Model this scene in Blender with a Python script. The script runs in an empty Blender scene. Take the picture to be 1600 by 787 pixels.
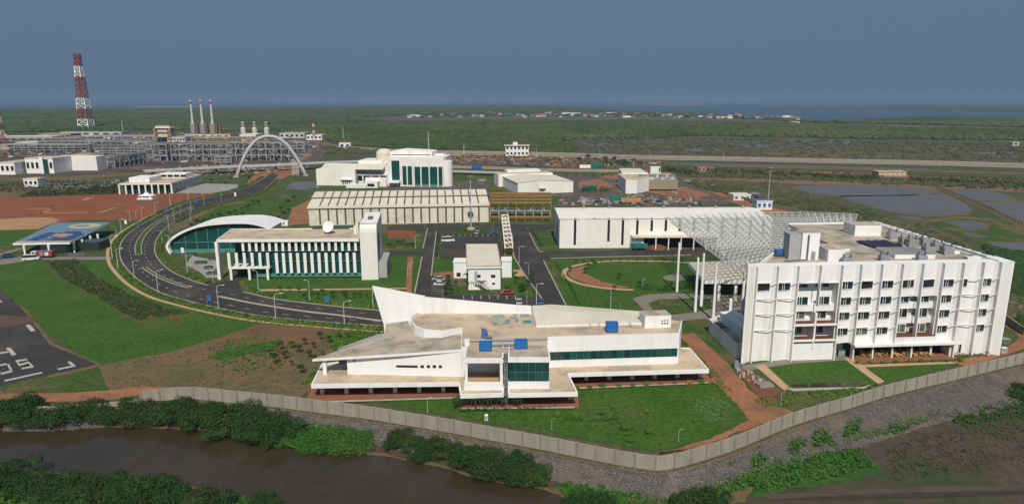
import bpy, math, random
import numpy as np
random.seed(7); RNG = np.random.default_rng(11)
SC = bpy.context.scene
COL = SC.collection
# ---------------------------------------------------------------- camera, world, sun
F = 1067.0; TH = math.radians(12.5); HC = 60.0
cam_d = bpy.data.cameras.new('camera'); cam = bpy.data.objects.new('camera', cam_d); COL.objects.link(cam)
cam_d.sensor_width = 36.0; cam_d.lens = 36.0 * F / 1600.0
cam_d.clip_start = 1.0; cam_d.clip_end = 200000.0
cam.location = (0, 0, HC); cam.rotation_euler = (math.pi / 2 - TH, 0, 0)
SC.camera = cam
SUN_EL = math.radians(47); SUN_AZ = math.radians(176)      # azimuth clockwise from +Y: the sun stands behind the camera
world = bpy.data.worlds.new('World'); SC.world = world; world.use_nodes = True
wn = world.node_tree.nodes; wl = world.node_tree.links
bgn = wn['Background']; sky = wn.new('ShaderNodeTexSky')
sky.sky_type = 'NISHITA'; sky.sun_disc = False; sky.sun_elevation = SUN_EL; sky.sun_rotation = SUN_AZ
sky.air_density = 1.0; sky.dust_density = 3.0; sky.ozone_density = 3.0
tint = wn.new('ShaderNodeMixRGB'); tint.blend_type = 'MULTIPLY'; tint.inputs[0].default_value = 1.0
tint.inputs[2].default_value = (0.42, 0.46, 0.58, 1)
wl.new(sky.outputs[0], tint.inputs[1])
veil = wn.new('ShaderNodeMixRGB'); veil.inputs[0].default_value = 0.72; veil.inputs[2].default_value = (1.72, 2.72, 4.10, 1)
wl.new(tint.outputs[0], veil.inputs[1]); wl.new(veil.outputs[0], bgn.inputs[0])
bgn.inputs[1].default_value = 0.075
sd = bpy.data.lights.new('sun', 'SUN'); so = bpy.data.objects.new('sun', sd); COL.objects.link(so)
sd.energy = 3.9; sd.angle = math.radians(0.6); sd.color = (1.0, 0.94, 0.83)
so.rotation_euler = (math.pi / 2 - SUN_EL, 0, -SUN_AZ + math.pi)
so.location = (0, -100, 200)
SC.view_settings.view_transform = 'Standard'; SC.view_settings.look = 'None'
SC.view_settings.exposure = 0.0; SC.view_settings.gamma = 1.0
SC.render.engine = 'CYCLES'
SC.cycles.use_denoising = True
SC.cycles.max_bounces = 5; SC.cycles.diffuse_bounces = 2; SC.cycles.glossy_bounces = 2
SC.cycles.transparent_max_bounces = 6; SC.cycles.volume_bounces = 0

# ---------------------------------------------------------------- measuring helpers
def ray(px, py):
    x = (px - 800) / F; y = -(py - 393.5) / F
    return (x, math.cos(TH) + y * math.sin(TH), -math.sin(TH) + y * math.cos(TH))
def G(px, py, z=0.0):
    d = ray(px, py); t = (z - HC) / d[2]
    return (d[0] * t, d[1] * t)
def ZH(p, py):
    d = ray(800, py); return HC + d[2] / d[1] * p[1]
class Frame:
    """local frame of a building: s along its front, t into its depth"""
    def __init__(f, p0, p1):
        f.o = p0; L = math.hypot(p1[0] - p0[0], p1[1] - p0[1]); f.L = L
        f.u = ((p1[0] - p0[0]) / L, (p1[1] - p0[1]) / L); f.v = (-f.u[1], f.u[0])
    def P(f, s, t=0.0, z=0.0):
        return (f.o[0] + f.u[0] * s + f.v[0] * t, f.o[1] + f.u[1] * s + f.v[1] * t, z)
    def hit(f, px, py, t=0.0):
        d = ray(px, py); o = f.P(0, t)
        k = (o[0] * f.v[0] + o[1] * f.v[1]) / (d[0] * f.v[0] + d[1] * f.v[1])
        x, y = d[0] * k, d[1] * k
        return ((x - o[0]) * f.u[0] + (y - o[1]) * f.u[1], HC + d[2] * k)
    def loc(f, p):
        dx, dy = p[0] - f.o[0], p[1] - f.o[1]
        return (dx * f.u[0] + dy * f.u[1], dx * f.v[0] + dy * f.v[1])
WORLD = Frame((0, 0), (1, 0))

# ---------------------------------------------------------------- materials
def mat(name, c1, c2=None, scale=0.25, rough=0.9, fine=0.12, c3=None, s3=0.03, bump=0.0, metal=0.0, spec=0.3, stretch=None, t3=(0.5, 0.62)):
    m = bpy.data.materials.new(name); m.use_nodes = True
    n = m.node_tree.nodes; l = m.node_tree.links; b = n['Principled BSDF']
    b.inputs['Roughness'].default_value = rough; b.inputs['Metallic'].default_value = metal
    b.inputs['Specular IOR Level'].default_value = spec
    c2 = c2 or tuple(v * 0.82 for v in c1)
    geo = n.new('ShaderNodeNewGeometry'); pos = geo.outputs['Position']
    if stretch:
        mp = n.new('ShaderNodeMapping'); mp.inputs['Scale'].default_value = stretch
        l.new(pos, mp.inputs[0]); pos = mp.outputs[0]
    def noise(s, det=4):
        t = n.new('ShaderNodeTexNoise'); t.inputs['Scale'].default_value = s; t.inputs['Detail'].default_value = det
        t.inputs['Roughness'].default_value = 0.65; l.new(pos, t.inputs['Vector']); return t.outputs['Fac']
    def ramp(src, a, z):
        r = n.new('ShaderNodeMapRange'); r.inputs[1].default_value = a; r.inputs[2].default_value = z; l.new(src, r.inputs[0]); return r.outputs[0]
    def mix(f, a, bb, mode='MIX'):
        x = n.new('ShaderNodeMixRGB'); x.blend_type = mode
        if hasattr(f, 'links') or not isinstance(f, float): l.new(f, x.inputs[0])
        else: x.inputs[0].default_value = f
        for i, v in ((1, a), (2, bb)):
            if isinstance(v, tuple): x.inputs[i].default_value = (*v, 1)
            else: l.new(v, x.inputs[i])
        return x.outputs[0]
    col = mix(ramp(noise(scale), 0.35, 0.65), c1, c2)
    if c3: col = mix(ramp(noise(s3, 6), *t3), col, c3)
    if fine:
        k = n.new('ShaderNodeMapRange'); k.inputs[1].default_value = 0.3; k.inputs[2].default_value = 0.7
        k.inputs[3].default_value = 1 - fine; k.inputs[4].default_value = 1 + fine
        l.new(noise(scale * 9, 3), k.inputs[0])
        cc = n.new('ShaderNodeCombineColor')
        for i in range(3): l.new(k.outputs[0], cc.inputs[i])
        col = mix(1.0, col, cc.outputs[0], 'MULTIPLY')
    l.new(col, b.inputs['Base Color'])
    if bump:
        bm = n.new('ShaderNodeBump'); bm.inputs['Strength'].default_value = 1.0; bm.inputs['Distance'].default_value = bump
        l.new(noise(scale * 5, 3), bm.inputs['Height']); l.new(bm.outputs[0], b.inputs['Normal'])
    return m
M = {}
M['white'] = mat('white_paint', (.86, .855, .84), (.80, .79, .77), .15, .75, .03, c3=(.56, .53, .47), s3=.22, stretch=(1, 1, .15), t3=(.54, .86))
M['white2'] = mat('white_sheet', (.84, .82, .77), (.77, .75, .69), .2, .7, .04, c3=(.58, .53, .45), s3=.12, stretch=(1, 1, .3), t3=(.56, .8))
M['cream'] = mat('cream_sheet', (.72, .68, .58), (.65, .60, .50), .2, .7, .05, c3=(.48, .42, .33), s3=.1, t3=(.52, .8))
M['roofcream'] = mat('cream_roof_sheet', (.74, .69, .57), (.68, .61, .49), .12, .7, .05, c3=(.56, .49, .38), s3=.07, t3=(.5, .8))
M['tan'] = mat('tan_concrete_roof', (.60, .475, .335), (.50, .39, .275), .16, .9, .08, c3=(.30, .25, .20), s3=.16, t3=(.47, .72))
M['tan2'] = mat('grey_tan_roof', (.50, .42, .325), (.40, .34, .27), .18, .9, .12, c3=(.20, .18, .15), s3=.18, t3=(.46, .7))
M['screed'] = mat('orange_screed', (.52, .34, .20), (.44, .28, .17), .3, .9, .1)
M['greyside'] = mat('grey_cladding_and_shade', (.42, .42, .42), (.36, .36, .37), .2, .6, .04)  # grey cladding; also puts the shade into the lift tower's left flank
M['asphalt'] = mat('asphalt', (.040, .036, .034), (.052, .047, .044), .12, .92, .16, c3=(.075, .064, .054), s3=.05)
M['asphalt2'] = mat('worn_asphalt', (.085, .072, .064), (.115, .095, .082), .1, .9, .2, c3=(.18, .12, .08), s3=.03)
M['paint'] = mat('road_paint', (.50, .48, .44), (.38, .36, .33), 1.0, .8, .1)
M['kerb'] = mat('kerb_concrete', (.46, .41, .35), (.35, .31, .26), .4, .9, .1)
M['lawn'] = mat('lawn_grass', (.031, .090, .006), (.046, .108, .009), .11, .95, .42, c3=(.085, .105, .026), s3=.045, t3=(.50, .80), bump=.15)
M['lawn2'] = mat('patchy_grass', (.036, .082, .012), (.066, .090, .022), .12, .95, .45, c3=(.15, .105, .05), s3=.06, t3=(.5, .66), bump=.15)
M['dry'] = mat('dry_ground', (.155, .105, .055), (.105, .095, .042), .06, .95, .2, c3=(.19, .105, .055), s3=.04)
M['olive'] = mat('olive_ground', (.060, .072, .030), (.095, .080, .042), .05, .95, .25, c3=(.05, .09, .022), s3=.02)
M['orange'] = mat('orange_dirt', (.34, .145, .07), (.27, .12, .06), .12, .95, .22, c3=(.20, .11, .06), s3=.1)
M['red'] = mat('red_earth', (.27, .082, .033), (.20, .068, .030), .05, .95, .2, c3=(.17, .085, .042), s3=.03)
M['redpath'] = mat('pale_red_line', (.40, .20, .11), None, .3, .95, .1)
M['sand'] = mat('sand_heap', (.42, .25, .13), (.36, .2, .1), .1, .95, .12, bump=.3)
M['terra'] = mat('terracotta_paving', (.30, .12, .065), (.24, .10, .06), .5, .85, .12)
M['brown'] = mat('brown_balcony_floor', (.16, .06, .035), None, .5, .8, .1)
M['paving'] = mat('grey_paving', (.24, .21, .17), (.19, .17, .14), .4, .9, .15)
M['paleground'] = mat('pale_concrete_ground', (.36, .34, .31), (.26, .25, .23), .15, .9, .15)
M['canal'] = mat('canal_water', (.040, .030, .017), (.056, .040, .021), .05, .13, .12, bump=.02, spec=.4)
M['marsh'] = mat('yellow_marsh_grass', (.085, .105, .028), (.11, .10, .04), .02, .95, .3)
M['pond'] = mat('pond_water', (.105, .10, .09), (.135, .125, .11), .02, .34, .12, spec=.45)
M['sea'] = mat('sea_water', (.035, .07, .12), (.045, .08, .13), .0008, .35, .05, spec=.4)
M['mud'] = mat('dark_mud', (.066, .045, .033), (.092, .064, .046), .07, .9, .2, c3=(.036, .06, .018), s3=.045, t3=(.50, .66))
M['bankgrass'] = mat('bank_grass', (.026, .085, .010), (.045, .10, .016), .1, .95, .4, c3=(.085, .065, .035), s3=.06, t3=(.56, .72))
M['riprap'] = mat('riprap_stone', (.125, .11, .10), (.07, .062, .058), .9, .95, .5, c3=(.15, .115, .085), s3=.08)
M['stone'] = mat('loose_stone', (.19, .165, .15), (.10, .09, .085), .8, .95, .3)
M['concrete'] = mat('wall_concrete', (.35, .315, .26), (.28, .25, .20), .5, .9, .1, c3=(.24, .21, .18), s3=.4, stretch=(1, 1, .2), t3=(.55, .8))
M['post'] = mat('post_concrete', (.27, .25, .22), None, .5, .9, .1)
M['glass'] = mat('teal_glass', (.008, .055, .048), (.012, .075, .066), .35, .12, .15, spec=.6)
M['glassl'] = mat('pale_teal_glass', (.07, .22, .19), (.10, .28, .25), .3, .2, .1, spec=.6)
M['dark'] = mat('dark_opening', (.020, .022, .024), (.03, .031, .032), .3, .35, .1)
M['darkwin'] = mat('dark_window_glass', (.022, .034, .032), (.045, .055, .05), .5, .15, .15, spec=.6)
M['curtain'] = mat('green_curtain_glass', (.13, .16, .08), (.08, .11, .06), .5, .2, .15, spec=.6)
M['recess'] = mat('recess_wall', (.36, .35, .33), None, .3, .9, .05)
M['blue'] = mat('blue_plastic', (.02, .14, .42), (.018, .12, .36), .6, .5, .08)
M['tarp'] = mat('teal_tarp', (.02, .20, .15), (.015, .14, .11), .4, .6, .2)
M['metal'] = mat('grey_metal', (.36, .37, .38), (.28, .29, .3), .5, .5, .08, metal=.2)
M['darkmetal'] = mat('dark_grey_metal', (.10, .10, .105), (.14, .14, .14), .5, .55, .1)
M['plantsteel'] = mat('plant_steel', (.42, .43, .43), (.24, .25, .26), .08, .6, .15)
M['steel'] = mat('pale_steel', (.50, .51, .52), (.42, .43, .44), .2, .5, .06)
M['yellow'] = mat('ochre_pipe', (.36, .20, .055), (.27, .15, .045), .3, .6, .1)
M['yellowpale'] = mat('ochre_tank', (.42, .30, .12), (.34, .24, .1), .1, .7, .1)
M['pipe'] = mat('grey_pipes', (.27, .27, .27), (.17, .16, .15), .3, .6, .3)
M['redp'] = mat('red_paint', (.34, .055, .045), (.30, .05, .045), .4, .5, .05)
M['bluegrey'] = mat('bluegrey_roof', (.17, .25, .32), (.14, .21, .28), .15, .6, .06)
M['roofblue'] = mat('deep_blue_roof', (.03, .085, .25), (.026, .075, .21), .2, .6, .06)
M['paleyellow'] = mat('pale_yellow_paint', (.52, .48, .27), None, .2, .7, .05)
M['orangep'] = mat('orange_paint', (.50, .26, .10), None, .3, .7, .08)
M['lampwhite'] = mat('grey_white_pole', (.58, .58, .57), None, 1, .6, .05)
M['lattice'] = mat('lattice_white', (.66, .66, .65), None, 1, .6, .05)
M['glass2'] = mat('teal_glass_dark', (.005, .034, .032), (.010, .055, .050), .6, .08, .2, spec=.7)
M['glass3'] = mat('teal_glass_light', (.020, .095, .082), (.012, .07, .062), .6, .1, .2, spec=.7)
M['rubber'] = mat('tyre_rubber', (.025, .025, .025), None, 1, .8, 0)
M['carwhite'] = mat('white_car_paint', (.75, .75, .75), None, 1, .3, 0, spec=.6)
M['carsilver'] = mat('silver_car_paint', (.42, .44, .46), None, 1, .3, 0, spec=.6)
M['carblue'] = mat('blue_car_paint', (.03, .08, .3), None, 1, .3, 0, spec=.6)
M['carred'] = mat('red_car_paint', (.36, .04, .03), None, 1, .3, 0, spec=.6)
M['carglass'] = mat('car_glass', (.03, .035, .04), None, 1, .1, 0, spec=.7)
M['bark'] = mat('bark', (.10, .075, .05), None, 1, .9, .2)
M['wood'] = mat('pale_timber', (.42, .28, .15), None, 1, .9, .2)
M['chair'] = mat('straw_yellow_chair', (.50, .36, .14), None, 1, .7, .1)
M['housewall'] = mat('house_white', (.62, .60, .56), None, .1, .8, .08)
M['housetan'] = mat('house_tan', (.45, .33, .24), None, .1, .8, .08)
M['tile'] = mat('red_tile', (.30, .11, .07), None, .1, .8, .1)
M['greyroof'] = mat('grey_village_roof', (.16, .14, .13), None, .1, .8, .1)
def leafmat(name, a, b, c):
    m = mat(name, a, b, .5, .75, .35, c3=c, s3=.12, t3=(.45, .7), spec=.25); return m
M['leaf_m'] = leafmat('mangrove_leaf', (.018, .052, .010), (.030, .075, .014), (.024, .060, .012))
M['leaf_m2'] = leafmat('mangrove_leaf_light', (.030, .072, .013), (.048, .098, .018), (.030, .062, .012))
M['leaf_m3'] = leafmat('mangrove_leaf_olive', (.028, .052, .012), (.045, .070, .018), (.022, .045, .011))
M['leaf_g'] = leafmat('bright_leaf', (.040, .135, .012), (.055, .165, .016), (.03, .10, .012))
M['leaf_h'] = leafmat('hedge_leaf', (.085, .17, .022), (.14, .22, .03), (.045, .10, .018))
M['leaf_t'] = leafmat('tree_leaf', (.022, .062, .012), (.035, .08, .018), (.018, .05, .012))
M['leaf_far'] = mat('far_canopy_leaf', (.034, .056, .012), (.058, .080, .020), .012, .9, .4, c3=(.082, .092, .032), s3=.0026, t3=(.47, .66))
M['scrub'] = mat('olive_scrub_leaf', (.058, .070, .026), (.10, .088, .045), .05, .9, .4, c3=(.035, .055, .018), s3=.02)
M['flower'] = mat('white_flower', (.26, .34, .16), None, 1, .8, .1)
M['weed'] = leafmat('weed_leaf', (.05, .16, .018), (.035, .11, .014), (.075, .15, .03))

# ---------------------------------------------------------------- mesh builder
class MB:
    def __init__(b, fr=WORLD): b.v = []; b.f = []; b.fr = fr
    def _add(b, vs, fs):
        k = len(b.v); b.v += vs; b.f += [tuple(i + k for i in f) for f in fs]; return b
    def hexa(b, lo, hi):
        return b._add(list(lo) + list(hi), [(3, 2, 1, 0), (4, 5, 6, 7), (0, 1, 5, 4), (1, 2, 6, 5), (2, 3, 7, 6), (3, 0, 4, 7)])
    def tube(b, path, r, n=10):
        k0 = len(b.v); P = np.array(path, float); vs = []; fs = []
        for i in range(len(P)):
            d = P[min(i + 1, len(P) - 1)] - P[max(i - 1, 0)]; d /= np.linalg.norm(d); a = np.cross(d, (0.0, 1.0, 0.0)); a /= np.linalg.norm(a) + 1e-9; c = np.cross(a, d)
            for j in range(n): t = 2 * math.pi * j / n; vs.append(tuple(P[i] + r * (math.cos(t) * a + math.sin(t) * c)))
        for i in range(len(P) - 1):
            for j in range(n): fs.append((i * n + j, i * n + (j + 1) % n, (i + 1) * n + (j + 1) % n, (i + 1) * n + j))
        fs += [tuple(range(n))[::-1], tuple(range((len(P) - 1) * n, len(P) * n))]
        return b._add(vs, fs)
    def box(b, s0, s1, t0, t1, z0, z1):
        P = b.fr.P
        return b.hexa([P(s0, t0, z0), P(s1, t0, z0), P(s1, t1, z0), P(s0, t1, z0)], [P(s0, t0, z1), P(s1, t0, z1), P(s1, t1, z1), P(s0, t1, z1)])
    def prism(b, pts, z0, z1):
        """pts: world xy; z0,z1 numbers or lists"""
        n = len(pts); A = 0
        for i in range(n): x, y = pts[i][:2]; X, Y = pts[(i + 1) % n][:2]; A += x * Y - X * y
        idx = list(range(n)) if A > 0 else list(range(n))[::-1]
        lo = [(pts[i][0], pts[i][1], z0[i] if isinstance(z0, (list, tuple)) else z0) for i in idx]
        hi = [(pts[i][0], pts[i][1], z1[i] if isinstance(z1, (list, tuple)) else z1) for i in idx]
        return b._add(lo + hi, [tuple(range(n))[::-1], tuple(range(n, 2 * n))] + [(i, (i + 1) % n, n + (i + 1) % n, n + i) for i in range(n)])
    def extr(b, prof, s0, s1):
        """profile in (t,z) extruded along s"""
        P = b.fr.P; n = len(prof)
        lo = [P(s0, t, z) for t, z in prof]; hi = [P(s1, t, z) for t, z in prof]
        return b._add(lo + hi, [tuple(range(n)), tuple(range(n, 2 * n))[::-1]] + [((i + 1) % n, i, n + i, n + (i + 1) % n) for i in range(n)])
    def extt(b, prof, t0, t1):
        """profile in (s,z) extruded along t"""
        P = b.fr.P; n = len(prof)
        lo = [P(s, t0, z) for s, z in prof]; hi = [P(s, t1, z) for s, z in prof]
        return b._add(lo + hi, [tuple(range(n)), tuple(range(n, 2 * n))[::-1]] + [((i + 1) % n, i, n + i, n + (i + 1) % n) for i in range(n)])
    def beam(b, p, q, w, h=None, n=4, w2=None):
        p = np.array(p, float); q = np.array(q, float); d = q - p; L = np.linalg.norm(d)
        if L < 1e-6: return b
        d /= L; up = np.array((0, 0, 1.)) if abs(d[2]) < .95 else np.array((1., 0, 0))
        a = np.cross(d, up); a /= np.linalg.norm(a); c = np.cross(a, d)
        h = h or w; r2 = (w2 if w2 is not None else w) / w
        lo = []; hi = []
        for i in range(n):
            an = 2 * math.pi * (i + .5) / n; k = 1 / math.cos(math.pi / n) if n == 4 else 1
            o = a * math.cos(an) * w / 2 * k + c * math.sin(an) * h / 2 * k
            lo.append(tuple(p + o)); hi.append(tuple(q + o * r2))
        return b._add(lo + hi, [tuple(range(n))[::-1], tuple(range(n, 2 * n))] + [(i, (i + 1) % n, n + (i + 1) % n, n + i) for i in range(n)])
    def cyl(b, x, y, z0, z1, r, r2=None, n=12):
        return b.beam((x, y, z0), (x, y, z1), 2 * r, n=n, w2=2 * (r if r2 is None else r2))
    def lathe(b, x, y, prof, n=16):
        vs = []; fs = []
        for r, z in prof:
            for i in range(n): a = 2 * math.pi * i / n; vs.append((x + r * math.cos(a), y + r * math.sin(a), z))
        for j in range(len(prof) - 1):
            for i in range(n): fs.append((j * n + i, j * n + (i + 1) % n, (j + 1) * n + (i + 1) % n, (j + 1) * n + i))
        fs.append(tuple(range(n))[::-1]); fs.append(tuple(range((len(prof) - 1) * n, len(prof) * n)))
        return b._add(vs, fs)
    def poly(b, pts): return b._add([tuple(p) for p in pts], [tuple(range(len(pts)))])
    def build(b, name, m, parent=None, bevel=0.0, smooth=False):
        me = bpy.data.meshes.new(name)
        o = bpy.data.objects.new(name, me); COL.objects.link(o)
        off = (0, 0, 0)
        if parent is not None: off = root_loc(parent); o.parent = parent
        elif len(b.v):
            a = np.array(b.v); off = ((a[:, 0].min() + a[:, 0].max()) / 2, (a[:, 1].min() + a[:, 1].max()) / 2, a[:, 2].min())
            o.location = off
        me.from_pydata([(x - off[0], y - off[1], z - off[2]) for x, y, z in b.v], [], b.f); me.update()
        me.materials.append(M[m] if isinstance(m, str) else m)
        if smooth: me.polygons.foreach_set('use_smooth', [True] * len(me.polygons))
        if bevel:
            md = o.modifiers.new('bevel', 'BEVEL'); md.width = bevel; md.segments = 2; md.limit_method = 'ANGLE'
        return o
def root_loc(o):
    l = list(o.location)
    while o.parent is not None:
        o = o.parent; l = [a + c for a, c in zip(l, o.location)]
    return l
def tag(o, label=None, cat=None, group=None, kind=None):
    if label: o['label'] = label
    if cat: o['category'] = cat
    if group: o['group'] = group
    if kind: o['kind'] = kind
    return o
def thing(name, label, cat, loc=(0, 0, 0), group=None):
    o = bpy.data.objects.new(name, None); COL.objects.link(o); o.empty_display_size = 1
    o.location = (loc[0], loc[1], loc[2] if len(loc) > 2 else 0)
    return tag(o, label, cat, group)
def kids(o): return [c for c in bpy.data.objects if c.parent == o]
def copy_tree(o, parent=None, _k=None):
    c = o.copy(); COL.objects.link(c)
    if parent is not None: c.parent = parent
    for ch in (_k if _k is not None else kids(o)): copy_tree(ch, c)
    return c
def place(proto, loc, rz=0.0, label=None, group=None, sc=None, used=set()):
    o = proto if proto.name not in used else copy_tree(proto)
    used.add(proto.name); used.add(o.name)
    o.location = (loc[0], loc[1], loc[2] if len(loc) > 2 else 0); o.rotation_euler = (0, 0, rz)
    if sc: o.scale = sc if isinstance(sc, tuple) else (sc, sc, sc)
    if label: o['label'] = label
    if group: o['group'] = group
    return o
def ordn(i):
    w = ['first', 'second', 'third', 'fourth', 'fifth', 'sixth', 'seventh', 'eighth', 'ninth', 'tenth', 'eleventh', 'twelfth']
    return w[i] if i < len(w) else '%d%s' % (i + 1, {1: 'st', 2: 'nd', 3: 'rd'}.get((i + 1) % 10, 'th') if (i + 1) % 100 not in (11, 12, 13) else 'th')

# ---------------------------------------------------------------- ground sheets
ZL = [0.0]
def jitter(pts, amp, step):
    out = []; n = len(pts)
    for i in range(n):
        a = pts[i]; c = pts[(i + 1) % n]; L = math.hypot(c[0] - a[0], c[1] - a[1]); k = max(1, min(200, int(L / step)))
        nx, ny = (-(c[1] - a[1]) / (L + 1e-9), (c[0] - a[0]) / (L + 1e-9)); off = 0
        for j in range(k):
            f = j / k; off = .6 * off + random.uniform(-amp, amp) * (1 if j else 0)
            out.append((a[0] + (c[0] - a[0]) * f + nx * off, a[1] + (c[1] - a[1]) * f + ny * off))
    return out
def patch(name, pix, m, z, jit=0.0, step=2.0, raw=False, label=None):
    pts = pix if raw else [G(x, y) for x, y in pix]
    if jit: pts = jitter(pts, jit, step)
    A = sum(pts[i][0] * pts[(i + 1) % len(pts)][1] - pts[(i + 1) % len(pts)][0] * pts[i][1] for i in range(len(pts)))
    if A < 0: pts = pts[::-1]
    b = MB(); b.poly([(x, y, z) for x, y in pts])
    o = b.build(name, m); o['kind'] = 'structure'
    return o
def smooth_line(pts, k=6):
    """Catmull-Rom through world points"""
    out = []
    for i in range(len(pts) - 1):
        p0 = pts[max(i - 1, 0)]; p1 = pts[i]; p2 = pts[i + 1]; p3 = pts[min(i + 2, len(pts) - 1)]
        for j in range(k):
            t = j / k
            out.append(tuple(.5 * (2 * p1[a] + (p2[a] - p0[a]) * t + (2 * p0[a] - 5 * p1[a] + 4 * p2[a] - p3[a]) * t * t + (3 * p1[a] - p0[a] - 3 * p2[a] + p3[a]) * t ** 3) for a in (0, 1)))
    out.append(tuple(pts[-1][:2])); return out
def strip_pts(line, w):
    L = []; R = []
    for i, p in enumerate(line):
        a = line[max(i - 1, 0)]; c = line[min(i + 1, len(line) - 1)]; d = (c[0] - a[0], c[1] - a[1]); n = math.hypot(*d) + 1e-9
        nx, ny = -d[1] / n, d[0] / n
        L.append((p[0] + nx * w / 2, p[1] + ny * w / 2)); R.append((p[0] - nx * w / 2, p[1] - ny * w / 2))
    return L, R
def strip(name, line, w, m, z, h=0.0, kind='structure'):
    """flat strip (h=0) or raised kerb of height h along a world line"""
    L, R = strip_pts(line, w); b = MB(); n = len(line)
    if h == 0:
        b._add([(*p, z) for p in L] + [(*p, z) for p in R], [(i, n + i, n + i + 1, i + 1) for i in range(n - 1)])
    else:
        for i in range(n - 1):
            b.hexa([(*R[i], z), (*R[i + 1], z), (*L[i + 1], z), (*L[i], z)], [(*R[i], z + h), (*R[i + 1], z + h), (*L[i + 1], z + h), (*L[i], z + h)])
    o = b.build(name, m); o['kind'] = kind; return o
def gl(pix, k=6): return smooth_line([G(*p) for p in pix], k)
def along(line, step, start=0.0):
    out = []; acc = start
    for i in range(len(line) - 1):
        a, c = line[i], line[i + 1]; L = math.hypot(c[0] - a[0], c[1] - a[1])
        while acc < L:
            f = acc / L; out.append((a[0] + (c[0] - a[0]) * f, a[1] + (c[1] - a[1]) * f, math.atan2(c[1] - a[1], c[0] - a[0]))); acc += step
        acc -= L
    return out
# ================================================================ TERRAIN
WALLH = 2.6
wall_front = [G(x, y, WALLH) for x, y in [(219, 611), (290, 604), (369, 610.6), (437, 617), (500, 625), (570, 633.5), (638, 644), (705, 655), (772, 667), (849, 680.5), (947, 699.5), (1020, 711), (1050, 709), (1081, 701.6), (1150, 680), (1242, 643.4), (1325, 619.4), (1394, 598.8), (1497, 574.7), (1600, 550.6), (1660, 536)]]
wall_left = [G(x, y, .9) for x, y in [(-160, 650), (0, 636), (90, 634), (172, 628), (219, 617)]]
wl_all = wall_left[:-1] + wall_front
wl_s = smooth_line(wl_all, 5)
def offs(line, d):
    L, R = strip_pts(line, 2 * abs(d)); return R if d > 0 else L
edge0 = offs(wl_s, .8)                    # ground rim just outside the wall
coast = [(-3500, 172), (-1200, 170.5), (0, 169), (200, 168.5), (400, 167), (560, 164.5), (700, 163.2), (800, 162.8), (850, 163), (920, 168.5), (960, 172), (1050, 175.5), (1150, 179), (1200, 184), (1270, 188), (1330, 189), (1370, 185), (1450, 181.5), (1600, 184), (2200, 187), (3600, 190)]
cw = [G(*p) for p in coast]
gpts = [(-260, 128)] + [p for p in edge0] + [(260, 190)] + [(900, 190)] + cw[::-1] + [(-900, 128)]
patch('ground', gpts, 'olive', 0.0, raw=True)
patch('sea', [(-140000, 300), (140000, 300), (140000, 150000), (-140000, 150000)], 'sea', -1.5, raw=True)
patch('far_shore', [(1180, 170.5), (1230, 167), (1330, 165.5), (1420, 163.5), (1600, 162.3), (2300, 162), (2300, 175), (1600, 174), (1500, 172.5), (1400, 171.5), (1290, 170.8)], 'leaf_far', -.9)
patch('sandbar', [(200, 167.3), (225, 166.6), (300, 166.6), (335, 167.0), (280, 167.5)], 'kerb', -.6)
patch('sandbar', [(560, 161.9), (640, 161.6), (700, 161.8), (640, 162.3)], 'kerb', -.6)
patch('sandbar', [(960, 163.2), (1040, 162.9), (1130, 163.6), (1040, 164.0)], 'sand', -.6)
# lower ground outside the wall, bank and canal
LZ = -2.0
edge1 = offs(wl_s, 2.0); edge2 = offs(wl_s, 12.5)
def sheet(name, rows, m, amp=0.0):
    b = MB(); n = len(rows[0][0]); vs = []
    for r, (line, z) in enumerate(rows):
        for p in line: vs.append((p[0] + random.uniform(-amp, amp), p[1] + random.uniform(-amp, amp), z + (random.uniform(-amp, amp) * .5 if 0 < r < len(rows) - 1 else 0)))
    fs = [((r + 1) * n + i, (r + 1) * n + i + 1, r * n + i + 1, r * n + i) for r in range(len(rows) - 1) for i in range(n - 1)]
    b._add(vs, fs); o = b.build(name, m); o['kind'] = 'structure'; return o
NR = 9
bank_line = []
for i in range(len(wl_s) - 1):
    for j in range(6):
        f = j / 6; bank_line.append((wl_s[i][0] * (1 - f) + wl_s[i + 1][0] * f, wl_s[i][1] * (1 - f) + wl_s[i + 1][1] * f))
bw = [float(np.interp(p[0], [-30, 5, 20, 35, 45, 60, 90, 130], [4.5, 5.5, 5.0, 5.5, 6.5, 8.5, 10.5, 12])) for p in bank_line]
def bank_row(k):
    e0 = offs(bank_line, .75); e1 = offs(bank_line, 1.75)
    return [(a[0] + (c[0] - a[0]) * w * k / NR, a[1] + (c[1] - a[1]) * w * k / NR) for a, c, w in zip(e0, e1, bw)]
rows = [(bank_row(k), -2.12 * (k / NR)) for k in range(NR + 1)]
sheet('embankment', rows, 'riprap', .12)
sheet('bank_verge', [(offs(wl_s, .0), 0.03), (offs(wl_s, 1.35), -.1)], 'dry', 0)
patch('lower_ground', [(-500, 15), (500, 15), (500, 188)] + [p for p in offs(wl_s, 3.0)][::-1] + [(-128, 140), (-500, 160)], 'mud', LZ, raw=True)
def GL(x, y): return G(x, y, LZ)
canal = [GL(*p) for p in [(-700, 655), (-200, 676), (0, 672), (120, 668), (230, 668), (330, 672), (440, 690), (540, 702), (600, 712), (690, 730), (770, 752), (850, 765), (895, 782), (930, 830), (980, 1100), (540, 1100), (470, 800), (380, 778), (280, 755), (150, 742), (0, 730), (-300, 700), (-800, 700)]]
patch('canal_shore', jitter([(p[0] * 1.02, p[1] + (1.0 if i < 14 else -1.0)) for i, p in enumerate(canal)], .4, 2), 'orange', LZ + .03, raw=True).data.materials[0] = M['dry']
patch('canal_water', jitter(canal, .3, 2), 'canal', LZ + .06, raw=True)
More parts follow.
